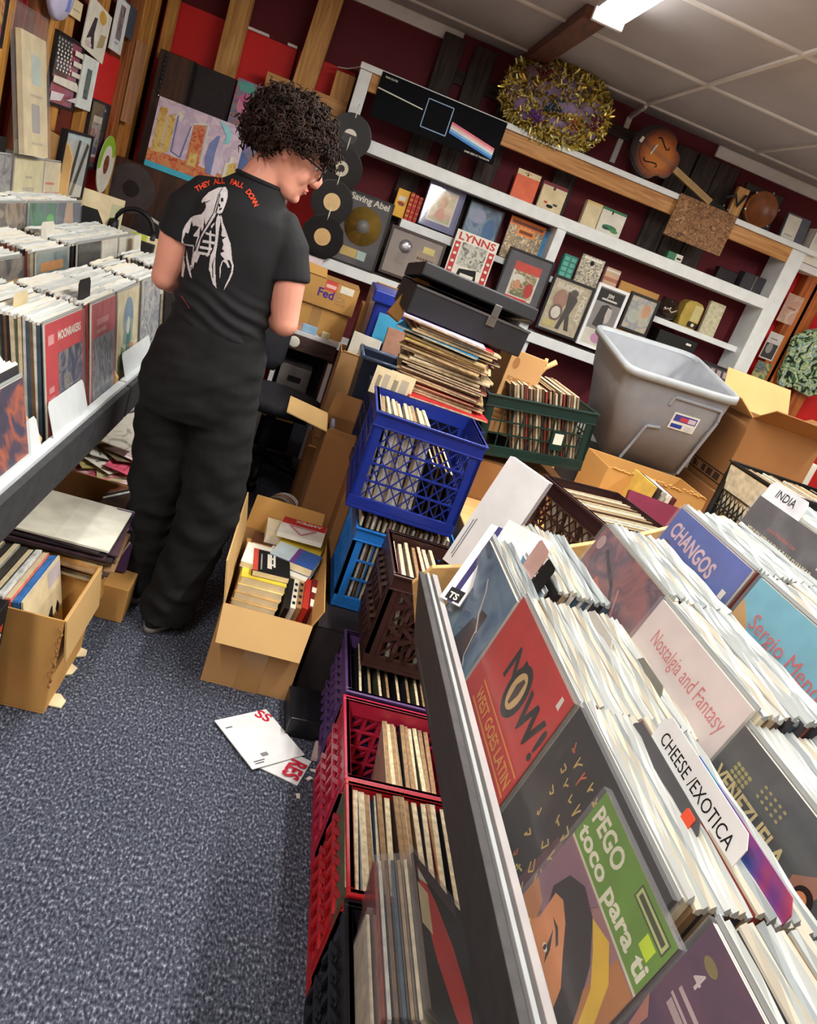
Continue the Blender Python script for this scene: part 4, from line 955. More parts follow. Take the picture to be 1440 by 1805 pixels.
t = thing('city_painting', 'childlike city painting with brick towers and a crescent over turquoise, left of the person', 'painting', leanM(-1.125, 1.312, 5.13, 3))
w, h = .51, .385
mb = MB().box((0, 0, -.018), (w, h, 0), PALE)
mb.art(T(0, 0, 0), w, h, [('r', BRK, .0, .08, 1, .26), ('p', YLB, [(.03, .24), (.03, .86), (.12, .88), (.13, .24)]), ('p', YLB, [(.14, .24), (.14, .8), (.22, .84), (.22, .3)]), ('p', OFFW, [(.2, .78), (.24, .9), (.3, .86), (.28, .74), (.25, .8)]),
   ('l', RC(110, 120, 170), [(.24, .84), (.25, .32), (.36, .28), (.4, .76)], .02), ('p', RC(206, 186, 210), [(.26, .76), (.27, .34), (.35, .32), (.38, .72)]), ('p', BRK, [(.43, .2), (.43, .8), (.56, .84), (.58, .2)]), ('p', YLB, [(.45, .22), (.46, .4), (.54, .42), (.55, .22)]), ('l', OFFW, [(.42, .8), (.58, .87), (.6, .3)], .022),
   ('p', RC(120, 136, 186), [(.68, .2), (.63, .4), (.64, .62), (.7, .76), (.735, .78), (.72, .5), (.735, .2)]), ('p', RC(214, 200, 220), [(.735, .2), (.725, .5), (.735, .76), (.8, .66), (.82, .4), (.79, .2)]),
   ('p', RC(150, 214, 220), [(.68, .99), (.8, .94), (.86, .84), (.85, .72), (.78, .68), (.8, .8), (.74, .9)]), ('p', OFFW, [(.86, .2), (.86, .44), (.9, .46), (.9, .56), (.94, .56), (.94, .2)]), ('p', YLB, [(.9, .16), (.9, .44), (.99, .5), (1, .16)]), ('r', RC(70, 180, 206), 0, 0, 1, .085)])
mb.build('canvas', t)
t = thing('record_display', 'dark wall display case with two large grey discs, below the city painting', 'display', T(-1.08, 5.1, 0))
MB().box((-.2, 0, .5), (.32, .1, 1.31), WALNUT).build('case', t, bevel=.004)
for (x, z, r) in ((-.08, 1.16, .14), (.14, .86, .14)):
    MB().lathe([(r, 0), (r, .003), (r * .34, .003), (r * .33, .002)], 40, mat((66, 58, 58), .5, .12), T(x, -.001, z) @ RX(90), False).build('disc', t); MB().lathe([(r * .33, 0), (r * .33, .004), (.01, .004)], 30, mat((28, 22, 22), .5, .1), T(x, -.001, z) @ RX(90), False).build('disc_label', t)
o = MB().box((-1.31, 4.3, 0), (-.82, 5.05, .82), CHAR).build('side_table', bevel=.006); tag(o, 'dark low table in the corner beyond the left browser', 'table')
# clutter on it
def tilted(name, label, cat, c, w, h, t_, yaw, tilt, col, ops=(), group=None, edge=None):
    M = T(*c) @ RZ(yaw) @ RX(90 - tilt) @ T(-w / 2, 0, 0)
    o = MB().box((0, 0, -t_), (w, h, 0), edge or OFFW, M); o.flat([(0, 0), (w, 0), (w, h), (0, h)], .0005, col, M); o.art(M, w, h, ops, .001)
    return tag(o.build(name), label, cat, group)
tilted('record_sleeve', 'cream sleeve with a black arch standing at the far end of the left browser', 'record', (-1.15, 4.35, .82), .3, .32, .006, 20, 6, CREAM, [('p', INK, [(.2, 0), (.2, .5), (.36, .74), (.6, .74), (.76, .5), (.76, 0)]), ('r', RC(190, 190, 150), .8, .2, .98, .9)])
tilted('record_sleeve', 'grey sleeve with a pale curved edge leaning under the dark record display', 'record', (-.95, 4.6, .82), .3, .3, .006, -30, 26, CHAR, [('l', OFFW, [(.0, .98), (.5, .9), (.9, .6), (1, .2)], .05)])
tilted('record_sleeve', 'lime and cream sleeve beyond the left browser beside the bare arm', 'record', (-.84, 4.34, .82), .2, .2, .006, 12, 12, CREAM, [('r', RC(170, 186, 40), 0, 0, .4, 1)])
tilted('record_sleeve', 'purple edged white sleeve in the clutter beyond the left browser', 'record', (-1.0, 4.45, .82), .28, .2, .006, -14, 22, OFFW, [('p', RC(80, 60, 110), [(.6, 1), (1, 1), (1, .3)])])
t = thing('headphones', 'black headphones lying beyond the left browser with a loose cable', 'headphones', T(-.95, 4.42, 1.02))
mb = MB(); mb.tube([(.1 * math.cos(a * .3), 0, .1 * math.sin(a * .3)) for a in range(11)], .012, 8, BLACK); mb.build('band', t)
for s in (-1, 1): MB().lathe([(.04, -.02), (.045, 0), (.04, .02), (.01, .025)], 18, BLACK, T(s * .1, 0, -.02) @ RY(90)).build('ear_cup', t)
MB().tube([(.1, 0, -.03), (.16, -.05, -.09), (.22, 0, -.12), (.2, .08, -.06), (.12, .06, -.16)], .006, 6, CHAR).build('cable', t)
o = MB().box((-1.08, 4.35, .82), (-.82, 4.5, .985), CHAR).build('storage_box', bevel=.005); tag(o, 'dark box under the black headphones beyond the left browser', 'box')

# ------------------------------------------------------------------ cardboard boxes
def carton(name, label, x, y, z, sx, sy, sz, rot=0.0, flaps=(), col=CARD, inner=None, closed=False, cat='box', wall=.005, group=None, tape=None):
    """open box, its lower near left corner at (x, y, z); flaps: (side, length, degrees up from straight, colour)"""
    M = T(x, y, z) @ RZ(rot); t = thing(name, label, cat, M, group)
    mb = MB(); inn = inner or col
    mb.box((0, 0, 0), (sx, sy, wall), col)
    mb.box((0, 0, wall), (sx, wall, sz), col).box((0, sy - wall, wall), (sx, sy, sz), col).box((0, wall, wall), (wall, sy - wall, sz), col).box((sx - wall, wall, wall), (sx, sy - wall, sz), col)
    if closed: mb.box((0, 0, sz - wall), (sx, sy, sz), col)
    mb.build('body', t, bevel=.002)
    for f in flaps:
        side, L, a = f[:3]; c = f[3] if len(f) > 3 else col; tr = f[4] if len(f) > 4 else .01
        w = sx if side in ('-y', '+y') else sy
        A = {'-y': (T(0, 0, sz) @ RZ(0)), '+y': (T(sx, sy, sz) @ RZ(180)), '-x': (T(0, sy, sz) @ RZ(-90)), '+x': (T(sx, 0, sz) @ RZ(90))}[side]
        MF = A @ RX(a)
        MB().prism([(0, 0), (w, 0), (w - tr, L), (tr, L)], -wall, 0, c, MF @ RX(90)).build('flap', t)
    if tape:
        for lo, hi in tape: MB().box(lo, hi, TAPE).build('tape', t)
    return t

# left, on the floor under the browser
t = carton('cardboard_box', 'open cardboard box of records on the floor at the left, its side flap hanging out', -.70, 1.85, 0, .347, .335, .30, 0, [('+x', .13, 172, KRAFT)], CARDY, tape=None)
mb = MB().box((.03, -.002, .085), (.135, -.0005, .125), INK).box((.05, -.0025, .11), (.12, -.0015, .122), OAKX); mb.build('hand_hole', t)
mb = MB()
for i in range(12): mb.tube([(.338 + rnd.uniform(-.006, .012), -.004, .28 - i * .016), (.346, -.006 - rnd.uniform(0, .008), .27 - i * .016)], .003, 4, CARDD)
mb.build('torn_edge', t)
front_lp('L', -.468, 2.015, .312, 13, 'cream record sleeve lettered KIM, front most in the left floor box', CREAM, [('t', INK, 'KIM', .1, .42, .24, {'fit': .62}), ('p', INK, [(.8, .5), (.86, .58), (.92, .5), (.86, .43)]), ('r', RC(200, 190, 196), .64, .8, .97, .97)], w=.29, h=.295, film=False)
cols = [(60, 120, 190), (226, 130, 110), (206, 210, 206), (90, 90, 84), (60, 56, 50), (150, 150, 140), (50, 46, 42), (120, 116, 100), (40, 36, 34), (176, 170, 160)]
for i, c in enumerate(cols):
    M = frontM('L', -.4765 - i * .0205, 2.012, .31 + (i % 3) * .003, 13 - i * .5, .29)
    o = MB().box((-.145, 0, -.017), (.145, .29, 0), mat(c, .6, .12, 40), M).box((-.14, .29, -.015), (.14, .2915, -.002), CREAM if i % 2 else mat(c, .7, .2, 30), M).build('record_sleeve')
    tag(o, ['blue edged', 'salmon edged', 'pale grey', 'dark olive', 'dark brown', 'light grey', 'black brown', 'olive grey', 'black', 'stone grey'][i] + ' record sleeve filed behind the KIM sleeve in the left floor box', 'record')
t = carton('cardboard_box', 'cardboard box under the stack with the blank white sleeve, left floor', -.72, 2.2, 0, .325, .42, .25, 0, [('+x', .16, 168, CARDY)], CARD)
stk = [(.34, .006, (40, 30, 36)), (.33, .006, (70, 50, 60)), (.33, .008, (46, 34, 36)), (.32, .006, (90, 74, 60)), (.33, .006, (190, 170, 130)), (.32, .006, (150, 116, 80)), (.33, .008, (60, 44, 40)), (.33, .006, (176, 160, 130))]
zz = .252
for i, (s_, th, c) in enumerate(reversed(stk)):
    for q in range(2):
        M = T(-.5 + rnd.uniform(-.02, .02), 2.34 + rnd.uniform(-.02, .02), zz) @ RZ(rnd.uniform(-7, 7))
        o = MB().box((-.157, -.157, 0), (.157, .157, .0055), mat(c, .6, .12, 30), M).build('record_sleeve')
        tag(o, 'worn record sleeve lying in the flat stack under the blank white sleeve', 'record', 'flat stack of sleeves at the left')
        zz += .006
M = T(-.5, 2.335, zz + .001) @ RZ(1)
mb = MB().box((-.157, -.157, 0), (.157, .157, .006), RC(226, 224, 206), M).box((.0, -.157, .0062), (.157, .157, .0066), RC(234, 232, 216), M)
tag(mb.build('record_sleeve'), 'blank off white gatefold sleeve lying on top of the left floor stack', 'record')
t = carton('cardboard_box', 'brown cardboard box farther under the left browser, holding loose papers', -.69, 2.68, 0, .30, .4, .36, 0, [('+x', .14, 170, CARDD)], CARDD)
# purple sleeve and row of standing records against the box side
tilted('record_sleeve', 'purple and black sleeve leaning at the end of the flat stack beside the dark trousers', 'record', (-.355, 2.47, .14), .075, .22, .006, 6, 4, RC(76, 50, 96), [('p', RC(206, 190, 140), [(.2, .05), (.36, .3), (.5, .36), (.6, .1)]), ('r', INK, 0, .5, 1, .7)])
for i in range(6):
    M = T(-.335, 2.55 + i * .022, .13) @ RZ(60) @ RX(70)
    o = MB().box((-.1, 0, -.005), (.1, .24, 0), SPINES[(i * 3) % 10], M).build('record_sleeve'); tag(o, 'sleeve edge standing in the row behind the purple and black sleeve', 'record', 'standing sleeves beside the trousers')
o = MB().box((-.37, 2.38, 0), (-.28, 2.7, .13), CARDY).build('cardboard_box', bevel=.004); tag(o, 'low narrow cardboard box under the purple and black sleeve', 'box')
# papers in the brown box
pcol = [(226, 130, 150), (226, 190, 196), (206, 196, 150), (190, 180, 110), (230, 226, 214), (220, 90, 120), (206, 206, 200), (120, 110, 80), (236, 210, 214)]
pnm = ['pink', 'pale pink', 'cream', 'olive', 'white', 'deep pink', 'grey white', 'brown', 'blush']
for i, c in enumerate(pcol):
    M = T(-.55 + (i % 3) * .05, 2.78 + (i // 3) * .06, .345 + i * .006) @ RZ(-30 + i * 23) @ RX(6) @ RY(-5 + i)
    mb = MB().box((-.09, -.06, 0), (.09, .06, .002), mat(c, .7, .1, 30), M)
    for k in range(3): mb.box((-.07, -.04 + k * .03, .0021), (.05 - k * .02, -.032 + k * .03, .0024), RC(190, 70, 90) if 'pink' in pnm[i] else RC(120, 116, 100), M)
    tag(mb.build('paper_sheet'), pnm[i] + ' printed slip in the brown box under the left browser', 'paper')
o = MB().box((-.08, -.01, 0), (.08, .01, .012), RC(226, 206, 60), T(-.6, 2.86, .405) @ RZ(60)).build('pencil_case', bevel=.004); tag(o, 'yellow strip lying on the papers in the brown box', 'strip')
o = MB().box((-.41, 2.95, .27), (-.36, 3.0, .36), RC(60, 110, 190)).build('blue_card'); tag(o, 'small blue card at the corner of the brown box under the left browser', 'card')
for i in range(8):
    M = T(-.62, 3.2 + i * .016, .40) @ RZ(4) @ RX(20)
    STUFF.box((-.2, 0, -.006), (.2, .27, 0), SPINES[9] if i % 2 else BLACK, M)
o = MB().box((-.9, 3.1, 0), (-.4, 3.6, .40), CHAR).build('low_shelf', bevel=.004); tag(o, 'dark low shelf under the middle of the left browser', 'shelf')
t = thing('record_in_sleeve', 'speckled white sleeve with a black disc half out, under the left browser beside the trousers', 'record', T(-.58, 3.02, .47) @ RZ(-12) @ RX(16))
MB().box((-.16, -.16, 0), (.16, .16, .005), pic([(222, 220, 206), (214, 210, 196), (120, 116, 104)], 16, 8)).build('sleeve', t); MB().lathe([(.12, 0), (.12, .003), (.03, .004)], 40, VINYL, T(-.06, .13, .006)).build('disc', t)
# torn scraps by the box
for i, (u, v) in enumerate(((135, 1150), (117, 1180), (97, 1235))):
    c = P(u, v, z=.004)
    o = MB().prism([(-.03, -.02), (.0, -.028), (.03, -.01), (.026, .02), (.0, .03), (-.026, .016)], 0, .004, CREAM, T(c.x, c.y, .003) @ RZ(i * 50)).build('paper_scrap'); tag(o, ['scrap of cream paper on the carpet farthest along the left box', 'small cream paper scrap on the carpet in the middle of the left box side', 'cream paper scrap on the carpet at the near corner of the left box'][i], 'scrap')
# black and red carton at the left edge
t = thing('black_carton', 'black carton with red lettering at the lower left edge of the picture', 'carton', T(-.55, 1.575, 0))
MB().box((-.1, 0, 0), (.06, .26, .33), INK).build('body', t, bevel=.004)
mb = MB()
for z in (.06, .085, .11): mb.box((.0602, .0, z), (.0606, .26, z + .012), RC(206, 50, 36))
for z in (.22, .25): mb.box((.0602, .12, z), (.0606, .24, z + .022), RC(206, 60, 40) if z == .25 else OFFW)
for z in (.06, .085, .11): mb.box((-.02, -.0006, z), (.06, -.0002, z + .012), RC(206, 50, 36))
mb.build('printing', t)

# ------------------------------------------------------------------ box of tapes and books in the middle of the aisle
t = carton('cardboard_box', 'open cardboard box of tapes and paperbacks standing on the carpet in the aisle', .022, 2.175, 0, .285, .62, .29, 0,
           [('-y', .12, 150, KRAFT), ('-x', .14, 12, KRAFT), ('+y', .13, 10, CARDY), ('+x', .06, 22, CARDY)], CARD, inner=CARDD, tape=[((.105, -.002, 0), (.185, -.0003, .17))])
def book(label, c, sx, sy, sz, yaw, cover, pages=CREAM, roll=0.0, pitch=0.0, ops=(), name='paperback_book', spine_y=True):
    M = T(*c) @ RZ(yaw) @ RY(roll) @ RX(pitch); t = thing(name, label, 'book' if 'book' in name else 'tape box', M)
    if name == 'tape_box':
        MB().box((0, 0, 0), (sx, sy, sz * .7), cover).build('tray', t, bevel=.0015)
        mb = MB().box((-.001, -.001, sz * .7), (sx + .001, sy + .001, sz), pages)
    else:
        MB().box((.003, .0, .002), (sx - .003, sy - .003, sz - .002), pages).build('page_block', t)
        mb = MB().box((0, 0, 0), (sx, sy, .002), cover).box((0, 0, sz - .002), (sx, sy, sz), cover).box((0, sy - .002, .002), (sx, sy, sz - .002), cover)
    mb.art(T(0, 0, sz), sx, sy, ops, .0004); mb.build('cover', t)
    return t
BR = RC(176, 130, 80)
zb = .195
for i, (c, lb) in enumerate((((190, 146, 90), 'lowest tan paperback'), ((206, 170, 110), 'buff paperback second from the bottom'), ((200, 160, 100), 'tan paperback third from the bottom'), ((220, 200, 150), 'cream paperback fourth from the bottom'), ((214, 190, 60), 'yellow covered paperback'))):
    book(lb + ' of the near stack in the aisle box', (.04 + .003 * i, 2.285 + .006 * i, zb), .15, .17, .026, -2 + i, mat(c, .6, .1), CREAM, ops=[('r', mat(c, .5, .1), 0, 0, 1, 1)]); zb += .0265
o = book('black paperback with red spine and white blocks on the near stack in the aisle box', (.082, 2.33, zb), .125, .165, .022, 4, INK, CREAM, ops=[('r', RC(196, 70, 56), 0, 0, .13, 1), ('r', RC(150, 150, 146), .2, .1, .24, .8), ('r', OFFW, .38, .2, .5, .85), ('r', OFFW, .54, .3, .6, .85), ('r', OFFW, .48, .35, .56, .42), ('r', OFFW, .48, .62, .56, .7)])
book('white covered booklet left of the black paperback in the aisle box', (.038, 2.375, zb), .1, .16, .02, -3, OFFW, CREAM, ops=[('r', RC(206, 204, 196), .2, .4, .8, .7)])
book('buff paperback pile end behind the white booklet in the aisle box', (.05, 2.55, .25), .12, .12, .05, 5, BR, CREAM)
book('dark brown book behind the buff paperback in the aisle box', (.06, 2.63, .27), .14, .1, .04, 0, RC(80, 44, 30), CREAM)
book('cream tape box at the far end of the aisle box', (.10, 2.65, .31), .17, .13, .045, 2, OFFW, RC(226, 216, 186), name='tape_box')
book('white paperback lying open edge out under the blue spined book in the aisle box', (.10, 2.45, .29), .17, .14, .03, -14, OFFW, CREAM)
book('paperback with a blue and purple spine across the middle of the aisle box', (.125, 2.48, .322), .16, .13, .03, -14, RC(60, 100, 160), CREAM, ops=[('r', RC(190, 206, 210), 0, 0, .45, 1), ('r', RC(110, 60, 140), .45, 0, .56, 1), ('r', RC(50, 90, 160), .56, 0, 1, 1)])
book('yellow topped tape box under the white and red tape box in the aisle box', (.145, 2.57, .32), .155, .15, .028, -10, BR, RC(206, 180, 60), name='tape_box')
book('white and red tape box lettered AMPEX on top of the aisle box', (.135, 2.61, .365), .165, .16, .018, -6, OFFW, OFFW, name='tape_box', roll=-3,
     ops=[('r', RC(196, 40, 44), 0, .62, 1, 1), ('t', OFFW, 'AMPEX', .9, .94, .2, {'rot': 180, 'fit': .62}), ('l', RC(206, 140, 150), [(.2, .55), (.5, .12), (.8, .55), (.2, .55)], .07)])
for i, (c, lb, wv) in enumerate((((16, 14, 14), 'black book standing on edge right of the near stack in the aisle box', .018), ((214, 206, 186), 'cream spined cassette box standing in the aisle box', .018), ((150, 110, 70), 'tan book on edge between the cassette box and the red volume', .018), ((176, 46, 30), 'orange red volume standing on edge in the aisle box', .022), ((110, 22, 24), 'dark red volume with pale bands standing in the aisle box', .026), ((196, 160, 100), 'tan board standing at the right side of the aisle box', .012))):
    x = .192 + sum([.019, .019, .019, .023, .027, .013][:i])
    mb = MB().box((0, 0, 0), (wv, .17, .17), mat(c, .5, .1), T(x, 2.27 + .01 * i, .125) @ RX(8) @ RY(6))
    if 'pale bands' in lb: mb.box((.003, .01, .1702), (wv - .003, .05, .1712), OFFW, T(x, 2.27 + .01 * i, .125) @ RX(8) @ RY(6)); mb.box((.003, .09, .1702), (wv - .003, .12, .1712), OFFW, T(x, 2.27 + .01 * i, .125) @ RX(8) @ RY(6))
    if 'cassette' in lb:
        for k in range(4): mb.box((.004, .02 + k * .035, .1702), (wv - .004, .035 + k * .035, .1712), INK, T(x, 2.27 + .01 * i, .125) @ RX(8) @ RY(6))
    tag(mb.build('hardback_book', bevel=.001), lb, 'book')
o = MB().box((.03, 2.19, .01), (.3, 2.78, .15), CARDD).build('paper_packing'); tag(o, 'brown packing layer under the books of the aisle box', 'packing')
for i, (c, x, y, z, sx, sy, sz, a, lb) in enumerate((((206, 166, 100), .19, 2.45, .2, .095, .13, .03, -8, 'tan paperback lying under the white one, right side of the aisle box'), ((226, 206, 160), .185, 2.46, .231, .10, .13, .024, -16, 'cream paperback lying flat right of the black paperback in the aisle box'), ((176, 120, 70), .195, 2.59, .25, .09, .15, .04, 6, 'brown paperback packed at the right wall of the aisle box'),
    ((214, 180, 120), .045, 2.48, .20, .10, .09, .05, 3, 'buff paperback pile between the near stack and the far left books'), ((206, 160, 90), .04, 2.54, .2, .11, .12, .048, -4, 'ochre paperback low at the left wall of the aisle box'), ((226, 216, 190), .115, 2.54, .28, .13, .1, .034, -12, 'pale paperback peeping out between the blue spine and the tape boxes'), ((60, 40, 34), .2, 2.69, .28, .085, .07, .05, 0, 'dark book at the far right corner of the aisle box'))):
    book(lb, (x, y, z), sx, sy, sz, a, mat(c, .6, .1), CREAM)
o = MB().box((.20, 2.5, .155), (.298, 2.7, .235), BR).build('book_pile_block'); tag(o, 'tan book edges packed at the far right of the aisle box', 'book')
# glossy signs on the floor
def floor_sheet(name, label, pts, ops, z, col=OFFW):
    A, B, Cc, D = [P(u, v, z=z) for u, v in pts]    # lower left, lower right, upper right, upper left as read
    w = (B - A).length; h = (D - A).length
    M = basis(A, B - A, D - A); mb = MB().box((0, 0, -.003), (w, h, 0), WHITE, M).art(M, w, h, ops, .0006)
    return tag(mb.build(name), label, 'sheet')
floor_sheet('sign_board', 'partly covered white board with big red letters RES on the carpet', ((524, 1384), (549, 1342), (470, 1330), (445, 1368)), [], .005)
REDL = RC(196, 36, 60)
mb = MB(); a = P(516, 1336, z=.0095); d = P(496, 1364, z=.0095); u_ = P(540, 1348, z=.0095)
mb.text('RES', 0, 0, .07, REDL, basis(a, d - a, u_ - a), .0012, True, 'l', 0, 1, (d - a).length)
tag(mb.build('vinyl_letters'), 'red letters on the lower white board lying on the carpet', 'lettering')
t = floor_sheet('sign_board', 'white board with red letters SS lying on the carpet below the aisle box', ((445, 1356), (537, 1330), (470, 1250), (388, 1268)), [('t', REDL, 'SS', .70, .93, .25, {'rot': -58}), ('r', RC(90, 90, 96), .08, .8, .2, .82), ('r', RC(90, 90, 96), .1, .1, .3, .115), ('r', RC(90, 90, 96), .1, .06, .26, .075), ('r', RC(130, 130, 136), .3, .16, .42, .22)], .012)
for i, (u, v) in enumerate(((552, 1358), (545, 1372), (525, 1403), (519, 1213), (540, 1218))):
    c = P(u, v, z=.003); o = MB().prism([(-.009, -.005), (.01, -.006), (.008, .006), (-.01, .004)], 0, .002, OFFW, T(c.x, c.y, .002) @ RZ(i * 47)).build('paper_scrap')
    tag(o, ['tiny white scrap right of the red lettered boards', 'tiny white scrap below the red lettered boards', 'thin white sliver on the shaded carpet below the boards', 'white dot of paper at the corner of the aisle box', 'pale crumb beside the dot of paper near the aisle box'][i], 'scrap')
c = P(565, 1320, z=.02); o = MB().box((-.02, -.04, 0), (.02, .04, .012), RC(190, 170, 166), T(c.x, c.y, .002) @ RZ(-8)).build('paper_card'); tag(o, 'small pinkish card on edge beside the crimson crates', 'card')
a = P(500, 1298, z=0); o = MB().box((0, 0, 0), (.12, .17, .07), mat((22, 22, 26), .35, .1), T(a.x, a.y, .001) @ RZ(4)).build('black_case', bevel=.004); tag(o, 'low black case on the carpet between the aisle box and the purple crate', 'case')
# ------------------------------------------------------------------ desk, chair and boxes at the far end of the aisle
t = thing('desk', 'white legged desk with a dark drawer at the far end of the aisle', 'desk', T(.08, 4.95, 0))
DRW = wood((72, 48, 38), (48, 30, 24), 'x')
MB().box((-.5, -.25, .73), (.17, .3, .755), TRIMW).build('top', t, bevel=.003)
MB().box((-.13, -.255, .64), (.165, .2, .729), DRW).build('drawer', t, bevel=.003)
MB().lathe([(.034, 0), (.034, .004), (.026, .005), (.004, .006)], 28, OFFW, T(-.085, -.2555, .685) @ RX(90)).build('round_knob', t)
MB().box((-.17, -.25, 0), (-.145, -.2, .73), TRIMW).build('leg', t); MB().box((.145, -.25, 0), (.17, -.2, .62), TRIMW).build('leg', t)
MB().box((-.145, .1, .12), (.145, .12, .62), INK).build('back_panel', t); MB().box((-.145, -.22, .36), (.145, .12, .38), INK).build('shelf', t)
t = thing('tape_deck', 'grey metal unit with a black slot on the shelf below the desk drawer', 'electronics', T(.06, 4.78, .38))
MB().box((-.1, 0, 0), (.09, .2, .15), mat((120, 112, 110), .4, .08)).build('case', t, bevel=.004); MB().box((-.04, -.004, .055), (.04, 0, .09), INK).build('slot', t)
o = MB().box((-.06, 4.7, .2), (.13, 4.9, .31), CARDY).build('cardboard_box', bevel=.004); tag(o, 'small yellow brown box on the lowest desk shelf above the chair seat', 'box')
o = MB().box((-.07, 4.72, .02), (.14, 4.95, .199), INK).build('storage_box', bevel=.004); tag(o, 'black box under the small yellow brown box below the desk', 'box')
for i, (x, w_, c, lb) in enumerate(((.02, .07, (206, 150, 120), 'pinkish'), (.10, .09, (150, 190, 220), 'pale blue'), (.2, .05, (226, 214, 170), 'cream'))):
    o = MB().box((x - w_ / 2 - .04, 4.71, .756), (x + w_ / 2 - .04, 4.76, .80 if i < 2 else .79), mat(c, .5, .1)).build('paper_bundle', bevel=.003); tag(o, lb + ' paper bundle on the front edge of the desk', 'paper')
t = carton('shipping_box', 'plain cardboard box with a tape strip under the lettered shipping box on the desk', -.09, 4.78, .756, .35, .26, .16, 0, (), CARDY, closed=True, tape=[((.13, -.001, .0), (.19, -.0002, .16))])
t = carton('shipping_box', 'cardboard shipping box lettered FedEx in purple with red and white stickers, on the desk', -.11, 4.76, .918, .385, .28, .165, 0, (), CARDY, closed=True)
M = T(0, 0, 0) @ RX(90)
mb = MB(); mb.text('Fed', .15, .06, .07, RC(86, 50, 140), M, .0006, True); mb.text('Ex', .255, .06, .07, RC(176, 140, 90), M, .0006, True); mb.text('Express', .265, .04, .02, RC(150, 110, 90), M, .0006, False); mb.build('lettering', t)
MB().box((.185, -.001, .105), (.255, -.0002, .162), RC(214, 80, 70)).box((.19, -.0014, .12), (.25, -.0008, .14), RC(236, 190, 180)).build('red_sticker', t); MB().box((.275, -.001, .115), (.355, -.0002, .155), RC(236, 232, 214)).build('white_label', t)
MB().prism([(0, 0), (.17, 0), (.16, .06), (.01, .07)], 0, .004, CARDY, T(.01, .0, .166) @ RX(50)).build('flap', t)
o = MB().box((-.3, 4.9, 1.085), (.02, 5.0, 1.16), RC(214, 200, 206)).box((-.1, 4.898, 1.09), (-.06, 4.8995, 1.15), RC(110, 50, 120)).build('small_carton', bevel=.003); tag(o, 'pale carton with a purple mark behind the lettered shipping box', 'carton')
o = MB().box((.31, 4.7, .0), (.52, 4.9, 1.02), CARDD).build('tall_cardboard_box', bevel=.004); tag(o, 'upright cardboard box right of the lettered shipping box', 'box')
# office chair
SEAT = mat((34, 34, 40), .85, .1, 30)
t = thing('office_chair', 'black office chair with a rounded seat between the person and the desk', 'chair', T(-.005, 4.22, 0))
mb = MB(); mb.loft([(0, 0, .40, .2, .2), (0, 0, .41, .25, .25), (0, 0, .44, .265, .265), (0, 0, .47, .255, .255), (0, 0, .48, .2, .2)], 28, SEAT); mb.build('seat', t)
MB().tube([(0, 0, .1), (0, 0, .41)], .028, 14, CHAR).build('gas_lift', t)
for k in range(5):
    a = R(72 * k + 55)
    leg = MB().tube([(0, 0, .11), (.16 * math.cos(a), .16 * math.sin(a), .095), (.3 * math.cos(a), .3 * math.sin(a), .07)], [.03, .024, .018], 10, BLACK).build('leg', t)
    MB().lathe([(.026, -.018), (.028, 0), (.026, .018)], 16, BLACK, T(.3 * math.cos(a), .3 * math.sin(a), .029) @ RX(90)).build('caster', t)
mb = MB(); mb.loft([(-.22, .12, .56, .16, .03), (-.22, .13, .62, .2, .04), (-.22, .15, .78, .2, .04), (-.22, .16, .84, .15, .03)], 24, SEAT); mb.build('backrest', t)
MB().tube([(-.08, .1, .43), (-.2, .17, .5), (-.22, .18, .62)], .018, 10, CHAR).build('back_support', t)
o = MB().box((-.30, 4.75, .3), (-.19, 4.95, .62), RC(40, 110, 190)).build('blue_carton', bevel=.004); tag(o, 'blue carton partly hidden by the right hip of the person, under the desk', 'carton')
o = MB().box((-.32, 4.73, 0), (-.18, 4.95, .299), CHAR).build('storage_box', bevel=.004); tag(o, 'dark box under the blue carton beneath the desk', 'box')

# ------------------------------------------------------------------ the person
SKIN = mat((222, 156, 134), .5, .05, 6.0)
SHIRT = mat((19, 19, 23), .85, .08, 5.0)
DENIM = mat((12, 12, 13), .9, .14, 4.0, bump=.2, bscale=220)
pers = thing('person', 'curly haired person in black printed T-shirt and baggy trousers, back turned, looking down right', 'person', T(-.24, 2.5, 0))
POff = pers.matrix_world.inverted()

def fuse(mb, voxel, smooth=4):
    o = mb.build('tmp')
    r_ = o.modifiers.new('r', 'REMESH'); r_.mode = 'VOXEL'; r_.voxel_size = voxel; r_.use_smooth_shade = True
    s_ = o.modifiers.new('s', 'SMOOTH'); s_.iterations = smooth; s_.factor = .5
    dg = bpy.context.evaluated_depsgraph_get(); dg.update()
    me = bpy.data.meshes.new_from_object(o.evaluated_get(dg)); bpy.data.objects.remove(o)
    for p_ in me.polygons: p_.use_smooth = True
    return me

def part_me(name, me, mt, disp=None):
    me.materials.clear(); me.materials.append(mt)
    if disp:
        me.update()
        ns = [v.normal.copy() for v in me.vertices]
        for v, n_ in zip(me.vertices, ns): v.co += n_ * disp(v.co)
        me.update()
    me.transform(POff)
    o = bpy.data.objects.new(name, me); C.objects.link(o); o.parent = pers; return o

